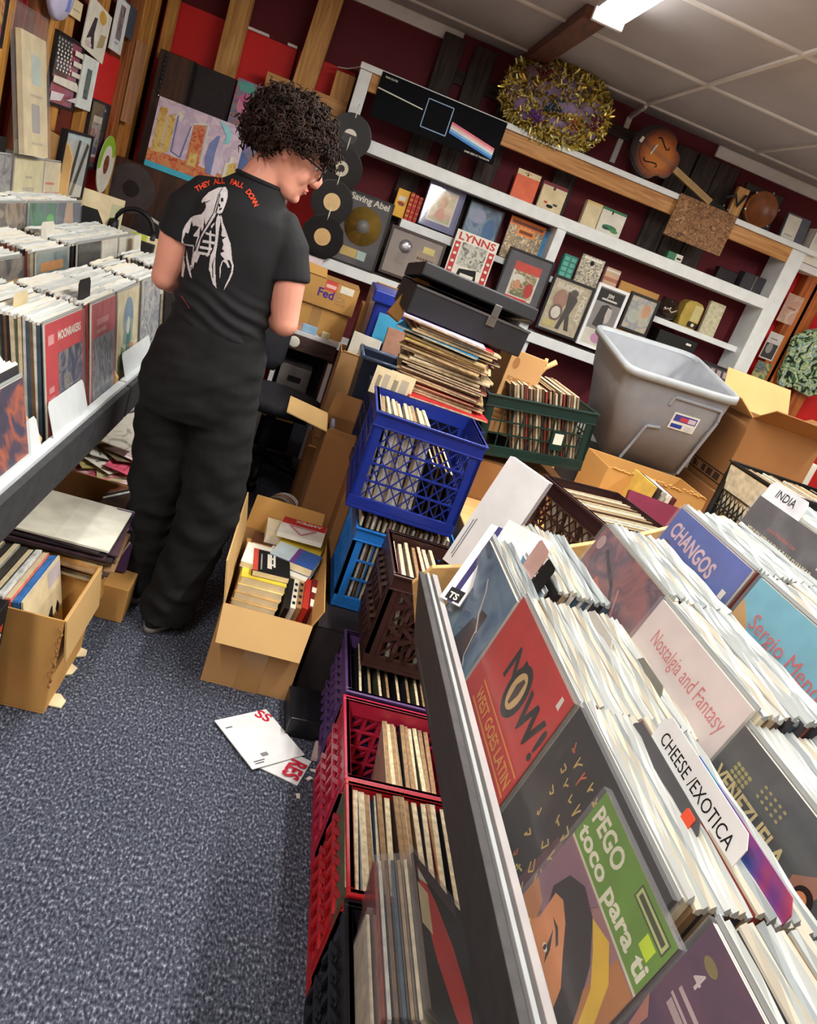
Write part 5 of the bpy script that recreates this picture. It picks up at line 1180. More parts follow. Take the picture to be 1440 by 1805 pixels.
HC = Vector((-.166, 2.50, 1.588))             # head centre
HM = T(*HC) @ RZ(-80) @ RX(-20) @ RY(4)       # head faces local +Y
def head(mb):
    secs = []
    prof = [(-.118, .030, .022, .050), (-.108, .044, .036, .046), (-.09, .056, .054, .034), (-.065, .062, .07, .02), (-.035, .067, .083, .008), (0, .071, .092, .0), (.035, .073, .095, -.002), (.07, .068, .088, -.004), (.095, .054, .068, -.006), (.112, .03, .04, -.006), (.118, .01, .012, -.006)]
    for z, rx, ry, cy in prof: secs.append((0, cy, z, rx, ry))
    mb.loft(secs, 28, SKIN, HM)
    mb.tube([(0, .080, .024), (0, .094, .004), (0, .113, -.02), (0, .112, -.030), (0, .098, -.038)], [.010, .012, .0135, .0135, .010], 10, SKIN, M=HM)
    for s in (-1, 1):
        mb.ball((s * .013, .096, -.032), .010, .012, .009, SKIN, HM, 8)
        mb.ball((s * .072, -.012, -.012), .009, .016, .026, SKIN, HM, 10)
        mb.tube([(s * .018, .088, .034), (s * .04, .08, .036), (s * .054, .064, .03)], .008, 8, SKIN, M=HM)
        mb.ball((s * .034, .05, -.036), .026, .034, .034, SKIN, HM, 10)
    mb.ball((0, .092, -.056), .021, .011, .0065, SKIN, HM, 8); mb.ball((0, .090, -.070), .018, .011, .0075, SKIN, HM, 8)
    mb.ball((0, .080, -.098), .022, .02, .018, SKIN, HM, 8)

SL, SR_ = Vector((-.392, 2.50, 1.368)), Vector((-.108, 2.50, 1.355))
EL, ER = Vector((-.425, 2.52, 1.125)), Vector((-.045, 2.48, 1.115))
WL, WR = Vector((-.335, 2.74, 1.09)), Vector((-.13, 2.70, 1.10))
def hand(mb, wrist, d, side, nrm):
    """palm and five bent fingers from the wrist along d; nrm is the back of the hand"""
    d = d.normalized(); nrm = (nrm - d * nrm.dot(d)).normalized(); sd = d.cross(nrm) * side
    mb.tube([wrist - d * .02, wrist + d * .02, wrist + d * .06, wrist + d * .088], [.024, .030, .037, .034], 12, SKIN, flat=.55)
    for k, (off, L) in enumerate(((-.03, .066), (-.011, .076), (.009, .072), (.028, .058))):
        b0 = wrist + d * .078 + sd * off; b1 = b0 + d * L * .45 - nrm * .006; b2 = b1 + d * L * .28 - nrm * .018; b3 = b2 + d * L * .12 - nrm * .022
        mb.tube([b0, b1, b2, b3], [.0092, .0086, .008, .0065], 8, SKIN)
    t0 = wrist + d * .03 - sd * .03; mb.tube([t0, t0 + d * .03 - sd * .022 - nrm * .008, t0 + d * .058 - sd * .026 - nrm * .02], [.012, .0105, .008], 8, SKIN)

bodyb = MB()
# trunk and legs under the clothes, neck, head, arms and hands in one skin
bodyb.loft([(-.235, 2.5, .86, .14, .10), (-.238, 2.5, .98, .135, .095), (-.24, 2.5, 1.12, .12, .085), (-.245, 2.5, 1.26, .135, .09), (-.25, 2.5, 1.36, .15, .09), (-.25, 2.5, 1.42, .11, .07), (-.24, 2.495, 1.455, .06, .055)], 24, SKIN)
bodyb.tube([(-.25, 2.49, 1.40), (-.235, 2.492, 1.46), (-.208, 2.497, 1.52), (-.182, 2.5, 1.57)], [.066, .058, .056, .056], 16, SKIN)
head(bodyb)
for s_, S0, E0, W0 in ((-1, SL, EL, WL), (1, SR_, ER, WR)):
    mid = S0.lerp(E0, .5) + Vector((s_ * .006, -.004, 0))
    bodyb.tube([S0 + Vector((-s_ * .03, 0, .01)), S0.lerp(E0, .2), mid, S0.lerp(E0, .82), E0], [.054, .056, .053, .046, .041], 16, SKIN)
    bodyb.ball(E0, .041, .043, .042, SKIN, None, 12)
    bodyb.tube([E0, E0.lerp(W0, .25), E0.lerp(W0, .65), W0], [.042, .043, .033, .026], 14, SKIN)
    hand(bodyb, W0, Vector((-s_ * .35, .8, -.15)), s_, Vector((0, .15, 1)))
for pts, rr in (((( -.31, 2.5, .86), (-.305, 2.52, .5), (-.292, 2.60, .09)), (.085, .06, .042)), (((-.15, 2.5, .86), (-.115, 2.48, .5), (-.168, 2.425, .09)), (.085, .06, .042))):
    bodyb.tube(pts, rr, 14, SKIN)
part_me('body', fuse(bodyb, .0052, 3), SKIN)

# trousers: baggy, stacked over the shoes
tb = MB()
tb.loft([(-.235, 2.5, 1.065, .142, .112), (-.236, 2.5, 1.03, .15, .118), (-.238, 2.49, .96, .168, .128), (-.240, 2.485, .88, .182, .134), (-.240, 2.487, .80, .184, .13), (-.238, 2.49, .74, .176, .118)], 30, DENIM)
def legtube(pts, rs):
    tb.tube(pts, rs, 22, DENIM)
legtube([(-.318, 2.50, .84), (-.318, 2.51, .72), (-.305, 2.52, .56), (-.296, 2.545, .42), (-.290, 2.57, .26), (-.283, 2.59, .12), (-.281, 2.60, .045)], [.098, .097, .092, .087, .084, .084, .086])
legtube([(-.150, 2.49, .84), (-.138, 2.485, .72), (-.116, 2.475, .58), (-.108, 2.47, .46), (-.124, 2.455, .30), (-.142, 2.44, .16), (-.152, 2.432, .06), (-.154, 2.43, .035)], [.098, .1, .101, .099, .092, .088, .092, .094])
me = fuse(tb, .0075, 5)
def dispt(c):
    a = noise.noise(Vector((c.x * 7, c.y * 7, c.z * 16))) * .008
    k = noise.noise(Vector((c.x * 12 + c.z * 14, c.y * 9, c.z * 26 - c.x * 12))) * .0065
    low = max(0, .5 - c.z) * 2
    f = math.sin(c.z * 62 + 5 * noise.noise(c * 6) + c.x * 18) * .006 * low
    kn = math.exp(-((c.z - .47) / .1) ** 2) * math.sin(c.z * 50 + c.x * 40) * .005
    return a + k + f + kn
trou = part_me('trousers', me, DENIM, dispt)
bv = BVHTree.FromPolygons([trou.matrix_local @ v.co for v in trou.data.vertices], [tuple(p_.vertices) for p_ in trou.data.polygons])
def drape(bvh, pts2, off, ang=None):
    o = []
    for x, z in pts2:
        h_ = bvh.ray_cast(Vector((x, -1.5, z)), Vector((0, 1, 0)))
        if h_[0] is None: h_ = bvh.find_nearest(Vector((x, -.05, z)))
        o.append(h_[0] + h_[1] * off)
    return o
STITCH = mat((48, 48, 52), .9, .1)
def line_on(bvh, pts, r_, mt, name, parent, n=10, off=.002):
    q_ = []
    for a, d in zip(pts, pts[1:]):
        for i in range(n): q_.append((a[0] + (d[0] - a[0]) * i / n, a[1] + (d[1] - a[1]) * i / n))
    q_.append(pts[-1]); MB().tube(drape(bvh, q_, off), r_, 6, mt).build(name, parent)
pk = [(.045, .955), (.16, .93), (.155, .83), (.10, .79), (.045, .82), (.045, .955)]
line_on(bv, pk, .0016, STITCH, 'pocket_seam', trou)
line_on(bv, [(-.15, .955), (-.06, .965), (-.055, .85), (-.1, .81), (-.15, .84)], .0016, STITCH, 'pocket_seam', trou)
line_on(bv, [(-.02, 1.02), (-.015, .9), (-.012, .8)], .002, STITCH, 'seat_seam', trou)
line_on(bv, [(.13, .72), (.15, .62), (.135, .5), (.145, .42)], .0018, STITCH, 'side_seam', trou)
line_on(bv, [(-.13, 1.035), (-.03, 1.028), (.1, 1.02)], .003, CHAR, 'waist_band', trou, off=.003)
mb = MB()
for i in range(9):
    q_ = drape(bv, [(-.02 + i * .012, 1.046)], .006)[0]; mb.ball(q_, .0035, .0035, .0035, STEEL, None, 6)
for i in range(8):
    q_ = drape(bv, [(-.11 + i * .011, 1.054 - i * .0008)], .006)[0]; mb.ball(q_, .0025, .0025, .0025, STEEL, None, 6)
mb.build('studded_belt', pers)
q_ = drape(bv, [(-.02, 1.065), (-.018, 1.0)], .007); MB().bar(q_[0], q_[1], .012, .004, DENIM, (1, 0, 0)).build('belt_loop', trou)

# T-shirt
sb = MB()
sb.loft([(-.235, 2.50, 1.02, .146, .118), (-.238, 2.50, 1.06, .146, .115), (-.238, 2.5, 1.15, .141, .108), (-.240, 2.5, 1.25, .15, .11), (-.245, 2.5, 1.33, .165, .112), (-.248, 2.5, 1.38, .160, .108), (-.25, 2.498, 1.415, .122, .097), (-.236, 2.495, 1.455, .088, .082), (-.228, 2.494, 1.48, .069, .066)], 32, SHIRT)
for s_, S0, E0 in ((-1, SL, EL), (1, SR_, ER)):
    sb.tube([S0 + Vector((-s_ * .09, 0, .028)), S0 + Vector((-s_ * .03, 0, .012)), S0.lerp(E0, .15), S0.lerp(E0, .32), S0.lerp(E0, .50)], [.058, .067, .07, .069, .0695], 18, SHIRT)
me = fuse(sb, .0065, 5)
def disps(c):
    a = noise.noise(Vector((c.x * 6, c.y * 5, c.z * 9))) * .006
    w_ = math.exp(-((c.z - 1.09) / .055) ** 2)
    f = math.sin((c.z + .34 * c.x) * 150 + 3 * noise.noise(c * 7)) * .0065 * w_
    d = math.sin((c.x * .8 + c.z * .55) * 60 + 2 * noise.noise(c * 5)) * .003 * max(0, min(1, (c.x + .25) * 7)) * max(0, 1 - abs(c.z - 1.22) * 6)
    return a + f + d
shirt = part_me('shirt', me, SHIRT, disps)
bs = BVHTree.FromPolygons([v.co.copy() for v in shirt.data.vertices], [tuple(p_.vertices) for p_ in shirt.data.polygons])
# print on the back of the shirt, laid onto the cloth
PRW = mat((206, 202, 203), .8, .06, 60); PRO = mat((222, 70, 36), .8, .1, 60)
CAMO = POff @ Vector((0, 0, CAMH))
def onto(u, v, off):
    d_ = (POff @ P(u, v, y=2.40)) - CAMO
    h_ = bs.ray_cast(CAMO, d_.normalized())
    if h_[0] is None: h_ = bs.find_nearest(CAMO + d_)
    return h_[0] + h_[1] * off
def inside(poly, x, z):
    c_ = False; j = len(poly) - 1
    for i in range(len(poly)):
        (xi, zi), (xj, zj) = poly[i], poly[j]
        if (zi > z) != (zj > z) and x < (xj - xi) * (z - zi) / (zj - zi + 1e-12) + xi: c_ = not c_
        j = i
    return c_
WH = [
 [(420,490),(440,450),(520,370),(600,330),(650,308),(690,312),(735,300),(762,350),(765,420),(745,500),(715,580),(690,640),(650,655),(615,640),(595,690),(545,770),(500,840),(450,920),(410,990),(390,1080),(360,1180),(330,1290),(305,1390),(290,1300),(300,1220),(335,1120),(350,1020),(370,960),(330,960),(310,940),(350,890),(390,830),(340,810),(310,820),(290,740),(250,900),(225,915),(205,890),(185,950),(165,1000),(190,1060),(165,1150),(190,1260),(205,1340),(185,1460),(180,1500),(155,1480),(160,1400),(140,1280),(155,1150),(150,1000),(165,880),(200,800),(270,710),(320,680),(420,660),(460,610),(480,560),(470,500),(455,490),(430,515)],
 [(225,1140),(240,1240),(265,1360),(292,1510),(268,1480),(236,1370),(218,1240)],
 [(640,660),(670,700),(665,780),(650,860),(640,960),(625,1080),(610,1170),(600,1260),(600,1380),(605,1520),(615,1640),(570,1590),(545,1500),(530,1420),(515,1400),(525,1290),(540,1200),(575,1130),(595,1040),(605,900),(605,780),(620,700)],
 [(665,660),(690,700),(700,770),(740,870),(770,960),(785,1010),(800,1040),(815,1170),(820,1260),(842,1340),(830,1440),(790,1530),(740,1620),(710,1670),(730,1600),(775,1510),(808,1420),(818,1340),(790,1270),(755,1260),(792,1360),(768,1370),(740,1310),(700,1280),(676,1360),(668,1480),(655,1520),(656,1370),(685,1285),(720,1250),(680,1210),(665,1180),(720,1150),(690,1120),(710,1060),(690,1000),(740,960),(700,960),(680,940),(690,860),(675,760)],
 [(525,880),(550,880),(550,1010),(536,1160),(505,1222),(478,1215),(512,1140),(522,1000)], [(470,895),(592,925),(592,955),(475,928)], [(440,998),(592,1026),(586,1060),(430,1034)], [(400,1078),(562,1108),(552,1140),(395,1114)], [(370,1150),(528,1180),(522,1208),(402,1194),(355,1305),(332,1290)], [(540,820),(590,765),(592,790),(552,850)]]
BK = [[(655,395),(672,390),(650,470),(628,600),(612,650),(600,640),(630,520)], [(676,450),(700,440),(710,480),(690,505),(674,490)], [(640,530),(662,515),(668,560),(645,570)], [(650,585),(690,570),(680,600),(650,610)], [(690,318),(696,322),(650,400),(618,520),(585,640),(500,790),(430,910),(385,1020),(345,1140),(325,1170),(330,1130),(372,1010),(415,900),(485,780),(572,640),(606,510),(640,395)],
 [(470,500),(545,470),(480,515)], [(455,700),(470,800),(440,880),(450,790)], [(600,1200),(570,1330),(575,1500),(562,1500),(556,1330)], [(410,820),(425,900),(390,980),(395,900)]]
def onshirt(polys, blk, mt, name, off, step):
    vs = []; fs = []; idx = {}
    P_ = [[(300 + x / 7.523, 290 + y / 7.523) for x, y in f] for f in polys]; B_ = [[(300 + x / 7.523, 290 + y / 7.523) for x, y in f] for f in blk]
    def vid(i, j):
        if (i, j) not in idx: idx[(i, j)] = len(vs); vs.append(onto(316 + i * step, 328 + j * step, off))
        return idx[(i, j)]
    for i in range(int(100 / step)):
        for j in range(int(190 / step)):
            x = 316 + (i + .5) * step; y = 328 + (j + .5) * step
            if any(inside(f, x, y) for f in P_) and not any(inside(f, x, y) for f in B_): fs.append((vid(i, j), vid(i + 1, j), vid(i + 1, j + 1), vid(i, j + 1)))
    MB().add(vs, fs, mt, None, True).build(name, shirt)
onshirt(WH, BK, PRW, 'back_print', .0018, .75)
ARC = [(345, 335), (357, 328), (368, 323.5), (380, 321), (391, 319.5), (406, 320), (417, 324), (428, 327.5), (438, 338), (446, 350), (452, 363)]
def arcpos(tv):
    k = max(0, min(1, tv)) * (len(ARC) - 1); i = min(int(k), len(ARC) - 2); f = k - i
    return Vector((ARC[i][0] + (ARC[i + 1][0] - ARC[i][0]) * f, ARC[i][1] + (ARC[i + 1][1] - ARC[i][1]) * f))
mb = MB(); WORDS = 'THEY ALL FALL DOWN'
for i, ch in enumerate(WORDS):
    if ch == ' ': continue
    tv = (i + .5) / len(WORDS); a = arcpos(tv - .03); d = arcpos(tv + .03); ang = math.atan2(d.y - a.y, d.x - a.x); c_ = arcpos(tv)
    vs, fs, wd = text_geo(ch, True); o_ = []
    for v in vs:
        x = (v[0] - wd / 2) * 11.5; y = -(v[1] - .35) * 13
        o_.append(onto(c_.x + x * math.cos(ang) - y * math.sin(ang), c_.y + x * math.sin(ang) + y * math.cos(ang), .002))
    mb.add(o_, fs, PRO)
mb.build('back_lettering', shirt)
o_ = drape(bs, [(-.11, 1.098), (-.075, 1.078)], .003); MB().bar(o_[0], o_[1], .006, .002, RC(120, 40, 46), (0, 1, 0)).build('red_tag', shirt)
mb = MB(); ring = []
for k in range(25):
    a = 2 * math.pi * k / 24; ring.append(Vector((.012 + .067 * math.cos(a), -.006 + .063 * math.sin(a), 1.478 - .004 * math.cos(a))))
mb.tube(ring, .007, 8, SHIRT); mb.build('collar', shirt)

# face details, glasses, hair
HL = POff @ HM
EYEW = mat((226, 222, 216), .3, .03); IRIS = mat((60, 44, 36), .3, .1); LIP = mat((204, 122, 112), .45, .05); BROW = mat((36, 24, 18), .9, .2)
for s in (-1, 1):
    e_ = MB(); e_.ball((s * .032, .076, .008), .0115, .011, .009, EYEW, HL, 10); e_ = e_.build('eye', pers)
    MB().ball((s * .033, .0858, .006), .005, .003, .005, IRIS, HL, 8).build('iris', e_)
    MB().tube([(s * .016, .095, .031), (s * .034, .091, .037), (s * .054, .074, .031)], [.003, .004, .0025], 6, BROW, M=HL).build('eyebrow', pers)
mb = MB(); mb.tube([(-.022, .094, -.062), (-.01, .1005, -.058), (0, .101, -.0595), (.01, .1005, -.058), (.022, .094, -.062)], [.002, .004, .0038, .004, .002], 8, LIP, M=HL)
mb.tube([(-.02, .094, -.066), (0, .1005, -.068), (.02, .094, -.066)], [.002, .005, .002], 8, LIP, M=HL); mb.build('lips', pers)
GF = mat((20, 20, 24), .25, .05)
g = MB()
for s in (-1, 1):
    ring = []
    for k in range(21):
        a = 2 * math.pi * k / 20; cx = abs(math.cos(a)) ** .7 * (1 if math.cos(a) > 0 else -1); cz = abs(math.sin(a)) ** .7 * (1 if math.sin(a) > 0 else -1)
        ring.append((s * (.034 + .026 * cx), .107 - .005 * (abs(.034 + .026 * cx) / .06), .004 + .02 * cz))
    g.tube(ring, .0024, 6, GF, M=HL)
    g.tube([(s * .06, .102, .012), (s * .076, .07, .012), (s * .0795, .02, .01), (s * .08, -.012, .004), (s * .078, -.03, -.012)], .0026, 6, GF, M=HL)
g.tube([(-.009, .107, .008), (0, .11, .011), (.009, .107, .008)], .0022, 6, GF, M=HL)
gl_ = g.build('glasses', pers)
for s in (-1, 1): MB().lathe([(.022, -.0006), (.022, .0006), (.002, .001)], 20, GLASS, HL @ T(s * .034, .104, .004) @ RX(-90)).build('lens', gl_)
HAIR = mat((44, 28, 20), .75, .35, 30, spec=.3)
rh = random.Random(5)
hb = MB()
HP = HL @ T(0, -.02, .026)
def keep(n_):
    # bare face: below the fringe, in front of the ears
    if n_.y < -.28: return n_.z > -.74
    if n_.y < .5: return n_.z > -.14
    return n_.z > .16
mb0 = MB(); vs_ = []
for i in range(2600):
    n_ = Vector((rh.gauss(0, 1), rh.gauss(0, 1), rh.gauss(0, 1))).normalized()
    if not keep(n_): continue
    bulge = 1 + .09 * noise.noise(n_ * 2.2) 
    rad = Vector((n_.x * .112, n_.y * .120, n_.z * .100)) * bulge
    u_ = n_.orthogonal().normalized(); w_ = n_.cross(u_)
    L = rh.uniform(.026, .052); tw = rh.uniform(2.5, 4.4); ph = rh.uniform(0, 6.28); cr = rh.uniform(.005, .011)
    dr = (n_ + Vector((rh.gauss(0, .45), rh.gauss(0, .45), rh.gauss(0, .45) - .1))).normalized()
    depth = rh.uniform(.62, 1.0)
    pts = []
    for k in range(11):
        f = k / 10.0
        pts.append(rad * depth + dr * L * f + (u_ * math.cos(ph + tw * 2 * f * 2.2) + w_ * math.sin(ph + tw * 2 * f * 2.2)) * cr)
    hb.tube(pts, [.0034] * 5 + [.0034, .003, .0028, .0024, .0018, .001], 4, HAIR, M=HP)
cap = MB(); secs = []
for i in range(1, 18):
    a = math.pi * i / 18 - math.pi / 2; secs.append((a,))
cv = []; cf = []; nn = 26
for i in range(1, 20):
    th = math.pi * i / 20
    for k in range(nn):
        a = 2 * math.pi * k / nn; n_ = Vector((math.sin(th) * math.cos(a), math.sin(th) * math.sin(a), math.cos(th)))
        cv.append(Vector((n_.x * .094, n_.y * .104, n_.z * .09)) * (1 + .12 * noise.noise(n_ * 3)))
for i in range(18):
    for k in range(nn):
        q4 = (i * nn + k, i * nn + (k + 1) % nn, (i + 1) * nn + (k + 1) % nn, (i + 1) * nn + k)
        if all(keep(Vector((cv[j].x / .094, cv[j].y / .104, cv[j].z / .09)).normalized()) for j in q4): cf.append(q4)
hb.add(cv, cf, HAIR, HP, True)
hb.build('hair', pers)
# shoes
SHOE = mat((26, 26, 28), .6, .1); SOLE = mat((120, 118, 114), .6, .1)
for (x, y, yaw) in ((-.285, 2.61, 8), (-.165, 2.44, -18)):
    Ms = POff @ T(x, y, 0) @ RZ(yaw)
    sh = MB(); sh.loft([(0, .05, .012, .043, .13), (0, .05, .03, .046, .134), (0, .045, .05, .043, .125), (0, .0, .075, .038, .08), (0, -.02, .1, .036, .055)], 22, SHOE, Ms)
    sh = sh.build('shoe', pers); MB().loft([(0, .05, .001, .046, .136), (0, .05, .014, .047, .137), (0, .05, .02, .045, .134)], 22, SOLE, Ms).build('sole', sh)
# ------------------------------------------------------------------ crates
def crate(label, M, w, d, h, col, group=None, name='milk_crate', bars=3, posts=6, rim=.05, diag=True, rough=.35, zig=False, cat='crate'):
    """slatted plastic crate, its lower near left corner at the origin of M"""
    mt = mat(col, rough, .06); t = thing(name, label, cat, M, group); k = .012
    r_ = MB()
    for z0, z1 in ((h - rim, h),):
        r_.box((0, 0, z0), (w, k, z1), mt).box((0, d - k, z0), (w, d, z1), mt).box((0, k, z0), (k, d - k, z1), mt).box((w - k, k, z0), (w, d - k, z1), mt)
        r_.box((-.006, -.006, h - .008), (w + .006, k, h), mt).box((-.006, d - k, h - .008), (w + .006, d + .006, h), mt).box((-.006, k, h - .008), (k, d - k, h), mt).box((w - k, k, h - .008), (w + .006, d - k, h), mt)
        r_.box((-.004, -.004, h - rim), (w + .004, 0, h - rim + .006), mt)
    r_.build('rim', t, bevel=.002)
    b_ = MB().box((0, 0, 0), (w, d, .012), mt)
    for lo, hi in (((0, 0), (w, k)), ((0, d - k), (w, d)), ((0, k), (k, d - k)), ((w - k, k), (w, d - k))): b_.box((lo[0], lo[1], .012), (hi[0], hi[1], .045), mt)
    b_.build('base', t, bevel=.002)
    l_ = MB(); z0, z1 = .045, h - rim; kk = .006
    cw = .035
    for x, y in ((0, 0), (w - cw, 0), (0, d - k), (w - cw, d - k)): l_.box((x, y, z0), (x + cw, y + k, z1), mt)
    for x, y in ((0, 0), (w - k, 0), (0, d - cw), (w - k, d - cw)): l_.box((x, y, z0), (x + k, y + cw, z1), mt)
    for side in range(4):
        L = w if side < 2 else d
        def pt(s, z, dep=0.0):
            return {0: (s, dep, z), 1: (s, d - dep, z), 2: (dep, s, z), 3: (w - dep, s, z)}[side]
        nrm = {0: (0, -1, 0), 1: (0, 1, 0), 2: (-1, 0, 0), 3: (1, 0, 0)}[side]
        for i in range(bars):
            z = z0 + (z1 - z0) * (i + 1) / (bars + 1)
            l_.bar(pt(cw, z, .004), pt(L - cw, z, .004), kk, .008, mt, (0, 0, 1))
        if diag:
            n_ = posts
            for i in range(n_):
                sA = cw + (L - 2 * cw) * i / n_; sB = cw + (L - 2 * cw) * (i + 1) / n_
                for j in range(bars + 1):
                    zA = z0 + (z1 - z0) * j / (bars + 1); zB = z0 + (z1 - z0) * (j + 1) / (bars + 1)
                    if zig:
                        a_, d_ = (sA, sB) if j % 2 else (sB, sA)
                        l_.bar(pt(a_, zA, -.003), pt((sA + sB) / 2 + (sB - sA) * .42, (zA + zB) / 2, -.009), .007, .012, mt, nrm); l_.bar(pt((sA + sB) / 2 + (sB - sA) * .42, (zA + zB) / 2, -.009), pt(a_, zB, -.003), .007, .012, mt, nrm)
                        l_.bar(pt(sA, zA, .002), pt(sA, zB, .002), .01, .01, mt, nrm); l_.bar(pt(sA, zA, .002), pt(sB, zB, .002), .006, .006, mt, nrm)
                    else:
                        l_.bar(pt(sA, zA, .007), pt(sB, zB, .007), .0045, .004, mt, nrm); l_.bar(pt(sA, zB, .007), pt(sB, zA, .007), .0045, .004, mt, nrm)
        else:
            for i in range(1, posts): s = cw + (L - 2 * cw) * i / posts; l_.bar(pt(s, z0, .006), pt(s, z1, .006), .005, .005, mt, nrm)
    l_.build('lattice', t)
    return t
def records_in(M, axis, n, span, w, d, z, label, group, hh=.30, tilt=4, t=.006, film=False, ks=None, jz=.012, ww=.30, name='record_sleeve', cat='record', stuff=False):
    """records standing in a crate in a row along local x or y"""
    for i in range(n):
        s = span[0] + (span[1] - span[0]) * (i + .5) / n
        a = tilt + rndp.uniform(-1.5, 1.5)
        if axis == 'x': Mi = T(s, d / 2 + rndp.uniform(-.004, .004), z) @ RZ(90 + rndp.uniform(-1, 1)) @ RX(90 + a)
        else: Mi = T(w / 2 + rndp.uniform(-.004, .004), s, z) @ RZ(rndp.uniform(-1, 1)) @ RX(90 + a)
        kk_ = ks[i % len(ks)] * 3 % 10 if ks else rndp.randrange(20); Mk = M @ Mi @ T(0, rndp.uniform(-jz, 0), 0)
        if stuff: lp_geo(STUFF, kk_, Mk, ww, hh, t, film)
        else: lp(kk_, Mk, label, group, w=ww, h=hh, t=t, film=film, name=name, cat=cat)

# near stack along the front of the right browser
CRIM, REDP, PURPP, DBRN, LBLU, BLU, DGRN, NBLK = (176, 38, 66), (178, 28, 34), (84, 58, 108), (58, 34, 32), (34, 110, 190), (22, 42, 132), (22, 46, 42), (26, 26, 30)
M = T(.41, 1.165, .001); crate('red milk crate full of records on the floor below the right browser', M, .33, .325, .30, REDP, zig=True, posts=6)
records_in(M, 'x', 18, (.02, .31), .33, .325, .014, 'worn record sleeve standing in the red crate', 'records in the red crate', .285, -3, .0145, ww=.29)
M = T(.408, 1.50, .001); crate('crimson milk crate half filled with slanting records, behind the red crate', M, .33, .33, .30, CRIM, zig=True, posts=6)
records_in(M, 'x', 10, (.17, .31), .33, .33, .014, 'record sleeve slanting in the crimson crate', 'records in the crimson crate', .26, -12, .013, ww=.29)
M = T(.408, .82, .001); crate('black milk crate at the bottom edge holding the plastic wrapped records', M, .33, .335, .29, NBLK, zig=True, posts=6)
# plastic wrapped records leaning over in the near black crate
def lean_lp(x, y, z, ang, label, base, ops, k=0, film=True):
    yd = Vector((-math.sin(R(ang)), 0, math.cos(R(ang)))); top = Vector((x, y, z)); h = .315
    M = basis(top - yd * h, (0, 1, 0), yd)
    t = thing('record_sleeve', label, 'record', M)
    mb = MB().box((-.157, 0, -.006), (.157, h, 0), SPINES[k]); MM = T(-.157, 0, 0)
    mb.flat([(0, 0), (.314, 0), (.314, h), (0, h)], .0004, base, MM); mb.art(MM, .314, h, ops, .0008); mb.build('cover', t)
    if film: MB().box((-.162, -.001, -.0075), (.162, h + .012, .0052), FILM).build('plastic_sleeve', t)
lean_lp(.487, .985, .452, 50, 'black record cover with a large red curved shape in the near black crate', INK,
        [('p', RC(214, 46, 36), [(.92, .98), (.8, .78), (.6, .62), (.36, .52), (.1, .5), (-.0, .56), (.12, .72), (.36, .86), (.64, .95)]), ('e', RC(176, 60, 40), .3, .2, .16, .16), ('r', RC(60, 40, 50), .88, .5, .99, .96), ('p', OFFW, [(.84, .98), (.9, .97), (.86, .86), (.82, .97)]), ('r', CREAM, .5, .88, .78, 1.0)])
for i, (x, c, lb) in enumerate(((.476, 1, 'cream edged'), (.466, 4, 'tan edged'), (.456, 7, 'slate edged'), (.446, 2, 'brown edged'), (.437, 6, 'pale edged'), (.430, 5, 'red brown edged'))):
    lean_lp(x, .975 + .004 * i, .442 - .008 * i, 43 - i * 7, lb + ' plastic wrapped record leaning under the black and red cover', SPINES[c], [], c)
lean_lp(.423, .9, .37, 2, 'mixed colour record with purple and yellow edge at the left of the near black crate', pic([(226, 180, 60), (90, 50, 120), (206, 190, 170), (30, 26, 30)], 16, 3), [], 1)
# purple and brown crates, dark corner
M = T(.415, 1.86, .001); crate('purple milk crate on the floor behind the crimson crate', M, .335, .33, .30, PURPP, zig=True, posts=6)
records_in(M, 'x', 9, (.05, .31), .335, .33, .014, 'dark record sleeve standing in the purple crate', 'records in the purple crate', .27, -3, .009, ks=[9, 3, 8, 0], ww=.29, stuff=True)
M = T(.455, 2.0, .303); crate('dark brown milk crate on the purple crate, beside the end of the right browser', M, .335, .33, .315, DBRN, zig=True, posts=6)
records_in(M, 'x', 8, (.03, .2), .335, .33, .014, 'tan and red edged single in the dark brown crate', 'singles in the dark brown crate', .285, -6, .012, ks=[2, 5, 6, 4], ww=.28, name='single_sleeve')
t = thing('record_in_sleeve', 'cream sleeve with a black disc showing at the near end of the dark brown crate', 'record', M @ T(.235, .165, .0) @ RZ(-90) @ RX(70))
MB().box((-.14, 0, -.004), (.14, .34, 0), CREAM).box((-.14, 0, -.0052), (.14, .34, -.0041), RC(196, 70, 50)).build('sleeve', t)
MB().lathe([(.1, .001), (.1, .003), (.004, .003)], 40, VINYL, T(-.02, .24, 0)).build('disc', t)
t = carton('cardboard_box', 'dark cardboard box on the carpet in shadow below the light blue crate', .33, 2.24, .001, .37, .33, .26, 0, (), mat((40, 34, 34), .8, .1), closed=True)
M = T(.37, 2.40, .265); crate('light blue milk crate packed with yellowed records under the royal blue crate', M, .36, .36, .305, LBLU, bars=2, posts=7, diag=False)
records_in(M, 'x', 22, (.02, .34), .36, .36, .014, 'yellowed record edge standing in the light blue crate', 'records in the light blue crate', .335, -2, .008, ks=[1, 4, 6, 2, 1], ww=.32, stuff=True)
M = T(.305, 2.395, .63) @ RZ(-2); crate('royal blue milk crate of singles on top of the light blue crate', M, .37, .37, .335, BLU, bars=3, posts=7)
records_in(M, 'x', 17, (.03, .22), .37, .37, .014, 'cream sleeved single standing in the royal blue crate', 'singles in the royal blue crate', .305, -4, .0105, ks=[1, 6, 1, 4, 6], ww=.30, name='single_sleeve')
records_in(M, 'x', 5, (.22, .34), .37, .37, .014, 'dark single sleeve lying low in the royal blue crate', 'low singles in the royal blue crate', .2, -6, .007, ks=[3, 9, 0], ww=.30, name='single_sleeve')
M = T(.33, 2.80, .62); crate('dark navy milk crate behind the royal blue crate, under the flat record stack', M, .43, .36, .30, (24, 34, 70), bars=3, posts=6)
